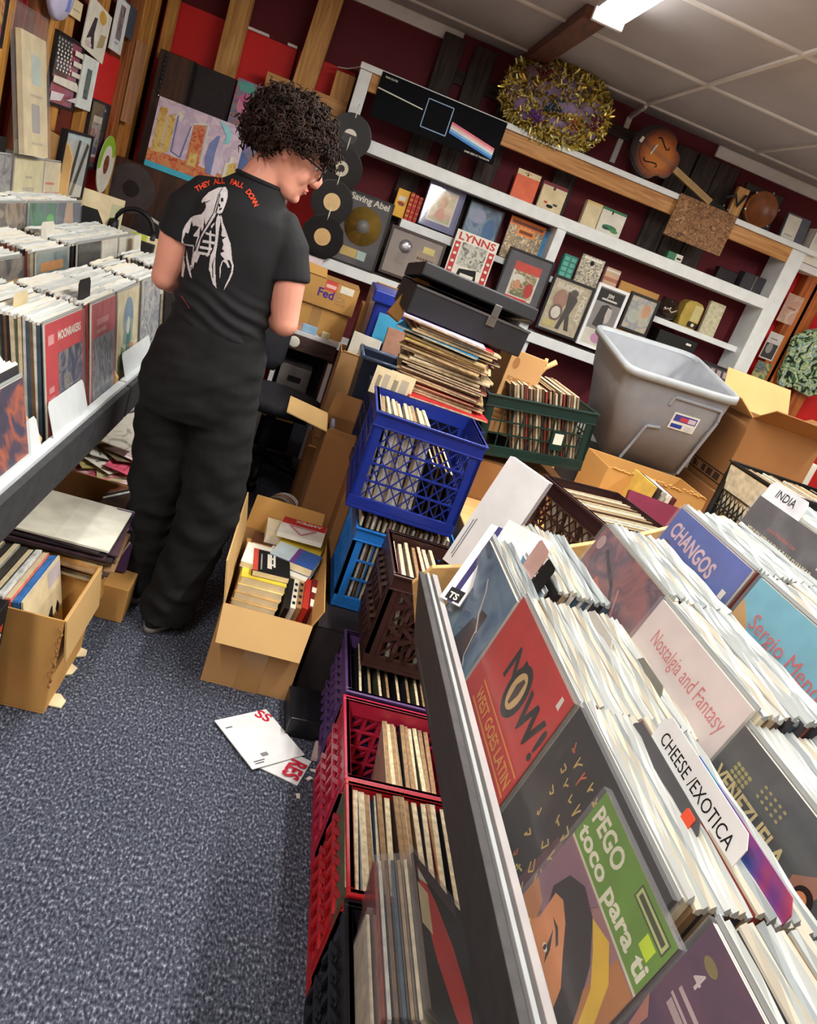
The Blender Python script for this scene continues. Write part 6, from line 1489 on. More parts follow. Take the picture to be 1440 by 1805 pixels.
records_in(M, 'x', 16, (.10, .40), .43, .25, .014, 'cream and tan record edge behind the royal blue crate', 'records in the navy crate', .335, -5, .011, ks=[1, 4, 6, 0, 1, 2], ww=.2, stuff=True)
for i, (x, y, a) in enumerate(((.335, 2.79, 24), (.40, 2.785, 30))):
    tilted('index_card', ['cream card with printed lines standing left behind the royal blue crate', 'larger cream card with a black edge standing behind the royal blue crate'][i], 'card', (x, y, .93), .075 + .02 * i, .10, .004, -18, 8, CREAM, [('r', RC(150, 140, 120), .2, .3, .4, .7), ('r', RC(180, 170, 150), .5, .2, .8, .8)])
t = carton('cardboard_box', 'plain carton carrying the navy crate', .34, 2.80, .001, .4, .34, .615, 0, (), CARDD, closed=True)
# flat stack of records with the open black case on top
zz = .945; NST = 30
for i in range(NST):
    k = i / NST
    M = T(.575 + .02 * math.sin(i * 1.7) - .03 * k, 2.97 + rnd.uniform(-.02, .02), zz) @ RZ(-6 + rnd.uniform(-9, 9)) @ RY(2.5 * k + rnd.uniform(-.8, .8))
    w_ = .157
    c = [(60, 40, 36), (196, 176, 136), (90, 70, 60), (150, 120, 86), (40, 34, 36), (206, 196, 170), (110, 60, 50), (80, 84, 90), (176, 40, 44), (190, 160, 110)][rnd.randrange(10)]
    lb, gr = 'worn record sleeve in the tall flat stack under the open black case', 'flat stack under the black case'
    if i == 24: c, lb, gr = (50, 140, 190), 'turquoise sleeve sticking out at the left of the tall flat stack', None; M = M @ T(-.04, -.02, 0)
    if i == 29: c, lb, gr = (190, 180, 214), 'lilac sleeve on top of the tall flat stack directly under the black case', None; M = M @ T(-.02, -.04, 0) @ RZ(8)
    if i == 21: c, lb, gr = (206, 170, 60), 'yellow edged sleeve in the upper half of the tall flat stack', None
    if i == 2: c, lb, gr = (190, 40, 44), 'red sleeve near the bottom of the tall flat stack', None; M = M @ T(.02, -.03, 0)
    th = .008 + rnd.uniform(0, .003)
    o = MB().box((-w_, -w_, 0), (w_, w_, th * .85), mat(c, .55, .12, 30), M).box((-w_ + .004, -w_ - .0008, .001), (w_ - .004, -w_, th * .6), mat((196, 176, 140), .8, .15, 60), M).build('record_sleeve')
    tag(o, lb, 'record', gr); zz += th
t = thing('record_case', 'black carrying case with a silver latch lying ajar on the tall flat record stack', 'case', T(.34, 2.83, zz + .012) @ RZ(5) @ RY(3))
CASE = mat((30, 30, 34), .5, .1)
MB().box((0, 0, 0), (.46, .3, .1), CASE).build('body', t, bevel=.006)
MB().box((.0, .002, .1), (.46, .3, .15), CASE, T(0, .3, .1) @ RX(-7) @ T(0, -.3, -.1)).build('lid', t, bevel=.006)
MB().box((.0, -.003, .094), (.46, .003, .102), mat((120, 120, 124), .3, .05, metal=.8)).build('metal_edge', t)
l_ = MB().box((.285, -.008, .065), (.32, -.002, .10), STEEL).build('latch', t, bevel=.002); MB().box((.29, -.012, .10), (.318, -.004, .145), STEEL).build('hasp', l_, bevel=.002)
o = MB().box((-.025, -.02, -.05), (.03, .02, .18), CARDY, T(.335, 3.02, 1.23) @ RX(-14) @ RY(22)).build('cardboard_strip'); tag(o, 'yellow brown cardboard strip leaning against the left end of the black case', 'strip')
# slim navy bin, tall carton of singles, blue tote
t = thing('waste_bin', 'slim dark navy bin left of the royal blue crate', 'bin', T(.375, 3.43, 0))
NV = mat((30, 38, 58), .4, .08)
mb = MB(); 
for (a0, a1, z0, z1) in ((.06, .085, 0.0, .96),):
    ob = [(-a0, -.1, z0), (a0, -.1, z0), (a0, .1, z0), (-a0, .1, z0)]; ot = [(-a1, -.13, z1), (a1, -.13, z1), (a1, .13, z1), (-a1, .13, z1)]
    ib = [(x * .94, y * .94, z + .01) for x, y, z in ob]; it = [(x * .94, y * .94, z) for x, y, z in ot]
    mb.add(ob + ot + ib + it, [(3, 2, 1, 0), (0, 1, 5, 4), (1, 2, 6, 5), (2, 3, 7, 6), (3, 0, 4, 7), (8, 9, 10, 11), (9, 8, 12, 13), (10, 9, 13, 14), (11, 10, 14, 15), (8, 11, 15, 12), (4, 5, 13, 12), (5, 6, 14, 13), (6, 7, 15, 14), (7, 4, 12, 15)], NV)
mb.build('body', t, bevel=.004)
rr = MB(); cs = [(-.087, -.132, .96), (.087, -.132, .96), (.087, .132, .96), (-.087, .132, .96), (-.087, -.132, .96)]
for a, d in zip(cs, cs[1:]): rr.tube([a, d], .009, 8, mat((70, 84, 110), .35, .08))
rr.build('rim', t)
t = carton('wine_carton', 'tall cardboard carton with a printed band holding black singles, left of the navy bin', .215, 3.66, .42, .17, .24, .47, 0, (('-y', .01, 20),), CARD)
mb = MB(); MB().box((0, -.0012, .10), (.17, -.0002, .105), CARDD).build('printed_rule', t); MB().box((0, -.0012, .04), (.17, -.0002, .045), CARDD).build('printed_rule', t); mb.text('ZER', .03, .05, .055, CARDD, RX(90), .0008, True); mb.build('printed_letters', t)
for i in range(7):
    M = T(.30, 3.69 + i * .026, .55) @ RZ(-20) @ RX(84)
    o = MB().box((-.07, 0, -.01), (.07, .44 - .008 * i, 0), BLACK if i else OFFW, M).box((-.069, .43 - .008 * i, -.009), (.069, .441 - .008 * i, -.001), OFFW, M)
    if i == 0: o.box((-.02, .28, .0002), (.0, .40, .0006), RC(150, 146, 140), M)
    tag(o.build('single_sleeve'), 'white single sleeve with a grey mark at the front of the tall carton' if i == 0 else 'white topped black single sleeve filed in the tall carton', 'record', None if i == 0 else 'singles in the tall carton')
o = MB().box((.2, 3.64, 0), (.4, 3.92, .418), CARDD).build('cardboard_box', bevel=.004); tag(o, 'brown box under the tall carton of black singles', 'box')
o = MB().box((-.06, 0, 0), (.06, .03, .26), mat((150, 110, 90), .8, .1), T(.46, 3.74, .8) @ RX(-12)).build('brown_sleeves', bevel=.002); tag(o, 'brown sleeve block leaning behind the black singles', 'record')
t = thing('plastic_tote', 'deep blue plastic tote standing behind the navy bin and the flat stack', 'tote', T(.295, 3.95, .0) )
BT = mat((28, 48, 140), .35, .06)
MB().box((0.02, .0, .0), (.30, .34, 1.17), BT).build('body', t, bevel=.02); MB().box((-.0, -.02, 1.13), (.32, .36, 1.19), BT).build('rim', t, bevel=.008)
tilted('paper_sheet', 'turquoise sheet hanging over the front of the deep blue tote', 'paper', (.42, 3.925, .95), .14, .14, .003, 0, 0, RC(60, 150, 190), [])
o = carton('cardboard_box', 'narrow cardboard box with a torn top left of the deep blue tote', .31, 4.35, .78, .14, .2, .37, 0, (('-y', .05, 30), ('+x', .06, 10)), CARD)
SUP = MB().box((.30, 4.34, 0), (.45, 4.55, .778), CARDD).build('cardboard_box', bevel=.004); tag(SUP, 'tall plain carton under the narrow torn topped box', 'box')
# box with the side flap, bunch of singles
t = carton('cardboard_box', 'tall cardboard box with a broad flap folded out to the left, behind the aisle box', .215, 2.97, .001, .165, .28, .69, 0, (('-x', .17, 82, KRAFT), ('+y', .1, 12), ('-y', .02, 6)), CARDD, inner=CARD)
o = MB().box((.228, 2.98, .4), (.24, 3.09, .72), RC(110, 120, 140)).build('grey_folder'); tag(o, 'grey blue folder edge standing in the box with the folded out flap', 'folder')
for i in range(13):
    M = T(.125 + .004 * i, 3.42 + .011 * i, .092) @ RZ(16) @ RX(78)
    c = [(226, 222, 206), (150, 60, 50), (206, 170, 120), (60, 50, 46), (226, 190, 180), (190, 186, 170)][i % 6]
    o = MB().lathe([(.088, 0), (.088, .004), (.02, .0045)], 30, mat(c, .5, .1), M).build('vinyl_single'); tag(o, 'round edged single in the bunch standing on the carpet behind the aisle box', 'record', 'bunch of singles on the carpet')

# ------------------------------------------------------------------ right hand heap behind the browser
t = thing('folding_table', 'plain table under the crates behind the right browser', 'table', T(1.6, 3.0, 0))
MB().box((-.82, -.95, .56), (1.35, 1.0, .60), PLY).build('top', t, bevel=.004)
for x in (-.75, 1.25):
    for y in (-.88, .92): MB().tube([(x, y, 0), (x, y, .56)], .018, 10, CHAR).build('leg', t)
M = T(.80, 2.98, .79) @ RZ(4) @ RY(-7)
crate('dark green milk crate crammed with records, left of the grey tub', M, .47, .36, .25, DGRN, bars=2, posts=9, diag=False)
MB().box((.30, -.006, .07), (.36, -.002, .15), mat(DGRN, .35, .06)).box((.312, -.0068, .095), (.35, -.006, .14), OFFW).build('price_tag', [c for c in C.objects if c.get('label', '').startswith('dark green milk')][0])
records_in(M, 'x', 26, (.16, .45), .47, .36, .014, 'tan edged record standing slanted in the dark green crate', 'records in the dark green crate', .30, -14, .008, ks=[0, 4, 2, 1, 4, 0, 5], ww=.32, stuff=True)
SUP = carton('cardboard_box', 'carton carrying the dark green crate', .82, 3.0, .602, .42, .34, .17, 0, (), CARDD, closed=True)
t = thing('printed_carton', 'brown printed carton standing at the left in the dark green crate', 'carton', M @ T(.03, .06, .09) @ RX(-6) @ RY(9))
MB().box((0, 0, 0), (.15, .16, .34), CARD).build('body', t, bevel=.003)
mb = MB(); Mf = RX(90)
mb.text('SOMERCUT', .015, .22, .022, CARDD, Mf, .0008, True, 'l', 0, 1, .1); mb.text('FLAPPERS', .015, .195, .022, CARDD, Mf, .0008, True, 'l', 0, 1, .1)
for i in range(5): mb.box((.015, -.0012, .14 - i * .02), (.11 - (i % 2) * .02, -.0004, .147 - i * .02), CARDD)
MB().prism([(.03 + .014 * math.cos(a * .45), .29 + .024 * math.sin(a * .45)) for a in range(14)], .0006, .001, CARDD, Mf).build('printed_oval', t); MB().prism([(.03 + .012 * math.cos(a * .45), .165 + .018 * math.sin(a * .45)) for a in range(14)], .0006, .001, CARDD, Mf).build('printed_oval', t)
mb.build('printing', t)
o = MB().tube([(1.0, 3.35, 1.02), (1.06, 3.36, 1.16), (1.1, 3.36, 1.2)], .012, 8, KRAFT).tube([(1.06, 3.36, 1.16), (1.05, 3.35, 1.2)], .008, 8, KRAFT).tube([(1.03, 3.355, 1.08), (1.0, 3.35, 1.13)], .008, 8, KRAFT).build('twisted_paper'); tag(o, 'twisted brown paper sticking up behind the printed brown carton', 'paper')
o = MB().box((.76, 3.5, .602), (1.34, 3.95, .98), PLY).build('plywood_box', bevel=.004); tag(o, 'light plywood box behind the dark green crate', 'box')
o = MB().box((.62, 3.62, .98), (1.06, 3.95, .995), KRAFT, None).build('kraft_sheet'); tag(o, 'flat kraft sheet lying behind the printed carton, under the white shelf', 'sheet')
tilted('kraft_flap', 'pale kraft flap slanting up between the black case and the printed carton', 'flap', (.92, 3.55, .98), .3, .12, .004, -20, 62, KRAFT, [], edge=KRAFT)
# grey tub
def q3(u, v, y): return P(u, v, y=y)
GT = mat((142, 145, 152), .42, .04); GT2 = mat((166, 172, 176), .42, .04)
t = thing('storage_tub', 'large grey plastic tub tilted towards the room, with a small coloured label', 'tub', T(*P(1130, 820, y=3.62)))
iv = t.matrix_world.inverted()
TB = P(1112, 645, y=3.54); TC = P(1308, 705, y=3.54); TA = TB + Vector((0, .66, .108)); TD = TC + Vector((0, .66, .108))
BB = P(1062, 800, y=3.64); BC_ = P(1200, 840, y=3.64); BA = BB + Vector((.02, .5, .08)); BD = BC_ + Vector((-.02, .5, .08))
TL_ = [TB, TC, TD, TA]; BL_ = [BB, BC_, BD, BA]
def rnd_loop(q, k=.06, n=5):
    o = []
    for i in range(4):
        p0, p1, p2 = q[i - 1], q[i], q[(i + 1) % 4]
        a = p1 + (p0 - p1).normalized() * k; d = p1 + (p2 - p1).normalized() * k
        for j in range(n + 1):
            f = j / n; o.append(a * (1 - f) ** 2 + p1 * 2 * f * (1 - f) + d * f * f)
    return o
def inset(q, f):
    c_ = sum(q, Vector()) / 4; return [c_ + (p_ - c_) * f for p_ in q]
def mixq(a, d, f): return [x.lerp(y, f) for x, y in zip(a, d)]
loops = [rnd_loop(inset(BL_, .97), .07), rnd_loop(BL_, .08), rnd_loop(mixq(BL_, TL_, .55), .085), rnd_loop(inset(mixq(BL_, TL_, .60), 1.02), .085), rnd_loop(inset(mixq(BL_, TL_, .94), 1.0), .09)]
inner = [rnd_loop(inset(mixq(BL_, TL_, .985), .985), .085), rnd_loop(inset(mixq(BL_, TL_, .5), .965), .08), rnd_loop(inset(mixq(BL_, TL_, .03), .95), .07)]
def skin(mb, loops, mt, cap0=False, cap1=False):
    n = len(loops[0]); vs = [v for l in loops for v in l]; fs = []
    for i in range(len(loops) - 1):
        for k in range(n): fs.append((i * n + k, i * n + (k + 1) % n, (i + 1) * n + (k + 1) % n, (i + 1) * n + k))
    if cap0: fs.append(tuple(range(n))[::-1])
    if cap1: fs.append(tuple((len(loops) - 1) * n + k for k in range(n)))
    mb.add(vs, fs, mt, iv, True); return mb
skin(MB(), loops + [rnd_loop(inset(mixq(BL_, TL_, .985), 1.0), .09)] + inner, GT, True, True).build('body', t)
up = (TB - BB).normalized()
rimq = inset(TL_, 1.045)
rim = [rnd_loop([p_ - Vector((0, 0, .035)) for p_ in inset(TL_, 1.0)], .1), rnd_loop([p_ - Vector((0, 0, .035)) for p_ in rimq], .1), rnd_loop([p_ - Vector((0, 0, .004)) for p_ in rimq], .1), rnd_loop(inset(TL_, 1.03), .1), rnd_loop(inset(TL_, .985), .09), rnd_loop([p_ - Vector((0, 0, .02)) for p_ in inset(TL_, .975)], .09)]
skin(MB(), rim, GT2).build('rim', t)
# label and grip recess on the front wall
fr = basis(BB.lerp(BC_, .0), BC_ - BB, TB.lerp(TC, .5) - BB.lerp(BC_, .5)); fw = (BC_ - BB).length; fh = (TB.lerp(TC, .5) - BB.lerp(BC_, .5)).length
fiv = iv @ fr
mb = MB().box((fw * .53, fh * .50, .004), (fw * .84, fh * .68, .007), OFFW, fiv)
mb.art(fiv @ T(fw * .53, fh * .50, .0), fw * .31, fh * .18, [('r', RC(60, 70, 150), .06, .5, .94, .92), ('r', RC(190, 60, 80), .3, .56, .7, .82), ('r', RC(200, 190, 206), .62, .56, .9, .84), ('r', RC(40, 60, 150), .06, .1, .5, .34), ('r', RC(206, 206, 214), .6, .1, .9, .34)], .0075)
mb.build('label_sticker', t)
mb = MB()
for a, d in (((.42, .73), (.44, .83)), ((.44, .83), (1.02, .83)), ((1.02, .83), (1.04, .7)), ((1.04, .7), (.93, .02)), ((.2, .02), (.3, .45)), ((.3, .45), (.46, .47))):
    mb = MB(); mb.bar((a[0] * fw, a[1] * fh, .006), (d[0] * fw, d[1] * fh, .006), .012, .014, GT, (0, 0, 1)); MB().add([fiv @ v for v in mb.v], mb.f, GT).build('moulded_rib', t, bevel=.004)

mb = MB(); a = iv @ (TA.lerp(TB, .35) - up * .07 + Vector((.025, 0, 0))); d = iv @ (TA.lerp(TB, .7) - up * .07 + Vector((.025, 0, 0))); mb.bar(a, d, .03, .02, GT2); mb.build('inner_grip', t, bevel=.006)
# what the tub stands on
t = carton('cardboard_box', 'torn topped cardboard box in front of the grey tub', P(1050, 872, y=3.3).x, 3.3, .602, .52, .3, P(1050, 815, y=3.3).z - .602, 0, (), CARDY, inner=CARDD)
mb = MB()
for i in range(26): mb.tube([(.02 + i * .019, -.002, P(1050, 815, y=3.3).z - .602 + rnd.uniform(-.006, .012)), (.04 + i * .019, -.002, P(1050, 815, y=3.3).z - .602 + rnd.uniform(-.006, .012))], .004, 5, CARDY)
mb.build('torn_edge', t)
o = MB().box((1.3, 3.66, .602), (1.95, 4.2, .78), CHAR).build('storage_box', bevel=.004); tag(o, 'dark box under the grey tub', 'box')
for i, (c, lb) in enumerate((((206, 170, 80), 'yellow'), ((60, 50, 46), 'dark brown'), ((190, 186, 176), 'pale grey'), ((226, 222, 210), 'white'), ((90, 40, 40), 'maroon'))):
    M = T(1.62 + i * .028, 3.2, .602) @ RZ(90) @ RX(96)
    o = MB().box((-.12, 0, -.016), (.12, .27 - i * .006, 0), mat(c, .6, .1), M).build('record_sleeve'); tag(o, lb + ' sleeve standing at the right end of the torn topped box', 'record')
# dark brown crate turned across, maroon album
L0 = P(962, 838, z=.87); D0 = P(1085, 940, z=.87); dv = (D0 - L0); ang = math.degrees(math.atan2(dv.y, dv.x))
M = T(L0.x, L0.y, .602) @ RZ(ang); crate('dark brown milk crate turned across behind the white boards', M, .42, .34, .27, (54, 32, 32), bars=2, posts=8, rim=.06, diag=True)
records_in(M, 'x', 14, (.1, .4), .42, .34, .014, 'cream edged single in the dark brown crate turned across', 'singles in the crossways crate', .255, -8, .009, ks=[1, 6, 4, 1, 0], ww=.3, name='single_sleeve')
tilted('photo_album', 'maroon album leaning between the crossways brown crate and the browser end', 'album', (P(1165, 900, y=2.75).x, 2.75, .64), .24, .25, .03, -12, 22, RC(110, 16, 50), [('r', RC(206, 190, 170), .3, .3, .6, .6)], edge=RC(110, 16, 50))
# cardboard box on the right
cx, cy = 2.225, 3.60
hb_ = P(1330, 738, y=cy).z - .845
t = carton('moving_box', 'tall open cardboard box with a dark printed band right of the grey tub', cx, cy, .845, .42, .36, hb_, 0, (('-y', .16, 62, CARDD), ('+x', .14, 60), ('-x', .12, 55, KRAFT), ('+y', .2, 30, KRAFT)), CARDD)
MB().box((0, -.0012, .03), (.42, -.0004, .035), INK).build('printed_rule', t); MB().box((0, -.0012, .085), (.42, -.0004, .09), INK).build('printed_rule', t); mb = MB().prism([(.16 + .028 * math.cos(a * .4), .06 + .022 * math.sin(a * .4)) for a in range(16)], .0006, .001, INK, RX(90)).box((.05, -.0012, .04), (.1, -.0004, .08), CARD)
MB().box((-.0012, 0, .03), (-.0004, .36, .035), INK).build('printed_rule', t); MB().box((-.0012, 0, .085), (-.0004, .36, .09), INK).build('printed_rule', t)
for k in range(4): mb.box((-.0012, .03 + k * .08, .042), (-.0004, .09 + k * .08, .078), mat((60, 40, 30), .8, .1))
mb.text('TBE', .0, .044, .045, CARD, T(0, .30, 0) @ RZ(-90) @ RX(90), .0014, True); mb.build('printed_band', t)
SUP = MB().box((2.2, 3.55, .602), (2.65, 3.99, .844), CARDD).build('cardboard_box', bevel=.004); tag(SUP, 'flat carton under the tall open cardboard box with a dark band', 'box')
o = MB().box((1.95, 4.3, .0), (3.2, 4.9, 1.06), OFFW).build('low_counter', bevel=.004); tag(o, 'pale counter behind the grey tub and the tall open box', 'counter')
tilted('paper_sheet', 'white sheet lying on the pale counter right of the grey tub', 'paper', (2.5, 4.4, 1.065), .5, .4, .003, 0, 88, WHITE, [])
tilted('paper_sheet', 'buff sheet lying under the dark picture strip on the pale counter', 'paper', (2.9, 4.35, 1.07), .4, .4, .003, 0, 88, KRAFT, [])
# black crate on the right
M = T(1.86, 2.62, .80) @ RZ(3); crate('black milk crate of cream edged records at the right edge', M, .5, .36, .30, (20, 24, 26), bars=2, posts=9)
records_in(M, 'x', 20, (.03, .47), .5, .36, .014, 'cream edged record in the black crate at the right edge', 'records in the black crate', .285, -10, .009, ks=[1, 9, 6, 3, 1], ww=.3, stuff=True)
SUP = carton('cardboard_box', 'carton carrying the black crate at the right edge', 1.88, 2.64, .602, .46, .33, .195, 0, (), CARDD, closed=True)

so_ = STUFF.build('record_sleeves'); tag(so_, 'packed record edges filling the farther crates and the rear rows of the left browser', 'records', None, 'stuff')
# ------------------------------------------------------------------ right record browser
RY0, RY1 = -.35, 1.57
t = thing('record_browser', 'stepped record browser in the right foreground, dark front and white lip, light wooden end', 'record bin', T(.95, .6, 0))
ti = t.matrix_world.inverted()
MB().hull([(.452, RY0, .662), (.466, RY0, .662), (.466, RY1 - .01, .662), (.452, RY1 - .01, .662)], [(.402, RY0, .836), (.416, RY0, .836), (.416, RY1 - .01, .836), (.402, RY1 - .01, .836)], mat((62, 59, 59), .7, .1, 30), ti).build('front_panel', t, bevel=.002)
GREYL = mat((150, 145, 144), .5, .04)
MB().box((.417, RY0, .80), (.424, RY1 - .02, .842), mat((150, 154, 154), .5, .04), ti).build('lip_strip', t, bevel=.001)
MB().box((.428, RY0, .795), (.440, RY1 - .03, .846), GREYL, ti).build('lip_board', t, bevel=.001)
pr = [(.46, .66), (.40, .80), (.43, .85), (.50, .875), (.66, .965), (.84, 1.06), (.96, 1.135), (1.02, 1.165), (1.09, 1.15), (1.16, 1.07), (1.4, 1.07), (1.4, .66)]
mb = MB(); n = len(pr); mb.add([(x, RY1 - .008, z) for x, z in pr] + [(x, RY1 + .008, z) for x, z in pr], [tuple(range(n)), tuple(range(n, 2 * n))[::-1]] + [(i, i + n, (i + 1) % n + n, (i + 1) % n) for i in range(n)], PLY, ti)
mb.build('end_panel', t, bevel=.002)
for (xa, xb, z) in ((.467, .64, .675), (.64, .82, .755), (.82, 1.0, .83), (1.0, 1.4, .905)):
    MB().box((xa, RY0, z - .015), (xb, RY1 - .01, z), PLY, ti).build('step', t)
    MB().box((xb - .008, RY0, z), (xb, RY1 - .01, z + .075), PLY, ti).build('riser', t)
for y in (RY0 + .05, RY1 - .06):
    for x in (.78, 1.3): MB().box((x, y - .03, 0), (x + .06, y + .03, .66), CHAR, ti).build('leg', t)

YB_ = (1.335, 1.03, .70, .35)
def up(ops, k=.55, b=.45):
    """push a cover's design towards its top edge"""
    o = []
    for op in ops:
        op = list(op)
        if op[0] == 'r': op[3] = b + k * op[3] if op[3] > 0 else 0; op[5] = b + k * op[5]
        elif op[0] == 'e': op[3] = b + k * op[3]; op[5] *= .75
        elif op[0] in ('p', 'l'): op[2] = [(x, b + k * y if y > 0 else 0) for x, y in op[2]]
        elif op[0] == 't': op[4] = b + k * op[4]; op[5] *= .75
        o.append(tuple(op))
    return o

# --- front row
GB = pic([(70, 96, 130), (96, 130, 160), (120, 150, 170), (60, 76, 110)], 8, 13)
front_lp('R', .50, 1.345, .98, 10, 'blue grey record cover of a figure, farthest in the front row of the right browser', GB,
  [('p', RC(150, 176, 190), [(0, .05), (0, .8), (.2, .7), (.34, .4), (.2, .1)]), ('p', RC(50, 50, 66), [(.5, .1), (.46, .4), (.55, .62), (.7, .66), (.82, .4), (.78, .1)]), ('p', RC(170, 150, 140), [(.55, .0), (.5, .2), (.62, .34), (.74, .3), (.9, .05)]), ('p', RC(74, 46, 44), [(.6, .4), (.62, .72), (.74, .74), (.76, .44)]), ('p', RC(210, 170, 180), [(.02, .1), (.06, .3), (.12, .28), (.1, .1)]), ('l', OFFW, [(.4, .86), (.5, .8), (.6, .68), (.74, .6)], .018), ('l', OFFW, [(.72, .6), (.78, .44), (.86, .4)], .014), ('e', RC(100, 190, 90), .97, .3, .02, .03)], w=.27, h=.295)
front_lp('R', .565, 1.415, .985, 11, 'pale blue record cover with a yellow shape behind the blue grey figure cover', RC(86, 150, 190),
  [('p', RC(226, 206, 60), [(.16, .96), (.3, .8), (.36, .5), (.2, .46), (.08, .7)]), ('p', RC(200, 196, 190), [(.36, .9), (.6, .8), (.6, .5), (.4, .5)]), ('r', RC(120, 180, 210), .6, .1, 1, .5), ('l', OFFW, [(.5, .95), (.66, .7), (.6, .4)], .02)], w=.29)
RED_ = mat((200, 44, 38), .35, .05)
YO = RC(226, 150, 60)
front_lp('R', .50, 1.035, 1.0, 10, 'bright red record cover lettered NOW! in the front row of the right browser', RED_,
  [('t', INK, 'N', .30, .66, .26, {}), ('e', INK, .535, .70, .12, .155), ('e', RC(214, 180, 120), .535, .70, .078, .11), ('p', RC(70, 50, 40), [(.52, .62), (.50, .72), (.53, .78), (.56, .78), (.57, .7), (.545, .62)]), ('t', INK, 'W', .66, .62, .26, {}), ('t', INK, '!', .93, .62, .24, {}),
   ('r', YO, .18, .50, .98, .512), ('t', YO, 'WEST GOES LATIN', .2, .405, .1, {'fit': .76}), ('r', YO, .18, .375, .98, .387), ('t', INK, 'PEREZ PRADO', .06, .26, .13, {'fit': .86}), ('e', RC(226, 180, 50), .36, .12, .08, .07), ('t', INK, 'x', .34, .1, .06, {}), ('p', OFFW, [(.9, .9), (.94, .9), (.93, .96), (.9, .96)])], spine=RC(110, 80, 60), h=.30)
# gold on black cover, single in front
rs = random.Random(8); script = []
for i in range(9):
    for j in range(7):
        x = .14 + .078 * i + .02 * j; y = .90 - .105 * j - .01 * (i % 3)
        if x > .9 or rs.random() < .12: continue
        g_ = RC(196, 166, 90) if rs.random() < .9 else RC(206, 100, 50)
        p0 = (x + rs.uniform(-.01, .01), y); p1 = (x + rs.uniform(.0, .02), y - rs.uniform(.03, .07)); p2 = (x + rs.uniform(.02, .04), y - rs.uniform(.0, .03)); p3 = (x + rs.uniform(-.015, .02), y - rs.uniform(.02, .04))
        script.append(('l', g_, [p0, p1, p3, p2] if rs.random() < .5 else [p0, p2, p1, p3], .0085))
front_lp('R', .50, .703, 1.008, 10, 'black record cover with gold script and small stars, front row of the right browser', mat((34, 30, 32), .3, .15),
  [('p', mat((90, 50, 60), .4, .2, 20), [(.36, .3), (.4, .62), (.6, .66), (.66, .4), (.56, .2)])] +
  script + [('p', OFFW, [(.9 + dx, .9 + dy), (.915 + dx, .93 + dy), (.93 + dx, .9 + dy), (.915 + dx, .87 + dy)]) for dx, dy in ((0, -.1), (-.05, .0), (-.12, -.3))], spine=CHAR, h=.30)
GRN = mat((96, 140, 44), .35, .08)
SKN = RC(206, 136, 84); HRD = RC(30, 22, 26)
PG = [('r', RC(196, 196, 170), 0, .715, 1, .728), ('r', GRN, 0, .728, 1, 1), ('t', RC(214, 214, 190), 'PEGO', .04, .86, .13, {'fit': .40}), ('t', RC(214, 214, 190), 'toco para ti', .03, .755, .12, {'fit': .94}), ('r', RC(60, 66, 40), .62, .91, .97, .975), ('r', RC(176, 190, 120), .63, .918, .96, .967), ('r', RC(60, 66, 40), .65, .93, .94, .955), ('r', RC(190, 220, 30), .83, .835, .93, .90),
      ('p', RC(130, 96, 110), [(0, .1), (0, .71), (.5, .71), (.3, .5)]), ('p', RC(176, 116, 70), [(0, .0), (0, .42), (.16, .4), (.3, .2), (.34, 0)]), ('p', RC(170, 112, 60), [(.7, 0), (.8, .71), (1, .71), (1, 0)]),
      ('p', RC(214, 176, 40), [(.52, .66), (.7, .7), (.86, .62), (.97, .44), (.99, .30), (.9, .36), (.8, .52), (.66, .6)]),
      ('p', HRD, [(.15, .5), (.2, .62), (.34, .68), (.52, .66), (.7, .56), (.82, .42), (.9, .3), (.84, .1), (.7, .06), (.6, .2), (.4, .36), (.26, .38)]),
      ('p', SKN, [(.2, .5), (.22, .36), (.18, .28), (.26, .24), (.3, .19), (.36, .21), (.38, .16), (.44, .16), (.46, .11), (.56, .1), (.66, .16), (.72, .26), (.66, .36), (.54, .42), (.4, .5), (.28, .53)]),
      ('p', RC(176, 104, 62), [(.56, .1), (.66, .16), (.72, .26), (.84, .2), (.9, .05), (.7, 0)]), ('p', HRD, [(.36, .42), (.44, .36), (.47, .3), (.4, .35)]), ('e', OFFW, .40, .335, .03, .013), ('e', INK, .398, .335, .014, .013), ('p', HRD, [(.3, .44), (.38, .45), (.46, .42), (.46, .40), (.38, .43)]), ('p', RC(170, 70, 60), [(.47, .16), (.53, .18), (.56, .15), (.5, .12)]), ('e', RC(200, 190, 180), .72, .18, .03, .05), ('p', RC(226, 200, 90), [(.14, .26), (.18, .3), (.24, .26), (.2, .22), (.22, .16), (.16, .2), (.1, .18)]), ('e', RC(196, 186, 170), .8, .14, .03, .08), ('p', RC(56, 56, 66), [(.76, 0), (.84, .16), (1, .2), (1, 0)])]
front_lp('R', .487, .598, 1.0, 11, 'smaller green and orange sleeve of a woman in profile lettered PEGO in the right foreground', RC(150, 110, 110), PG, w=.205, h=.245, spine=RC(50, 40, 36), lip=False)
PUR = pic([(40, 26, 44), (70, 46, 80), (96, 60, 84), (50, 50, 96), (110, 70, 90)], 6, 19, .3, 1.5)
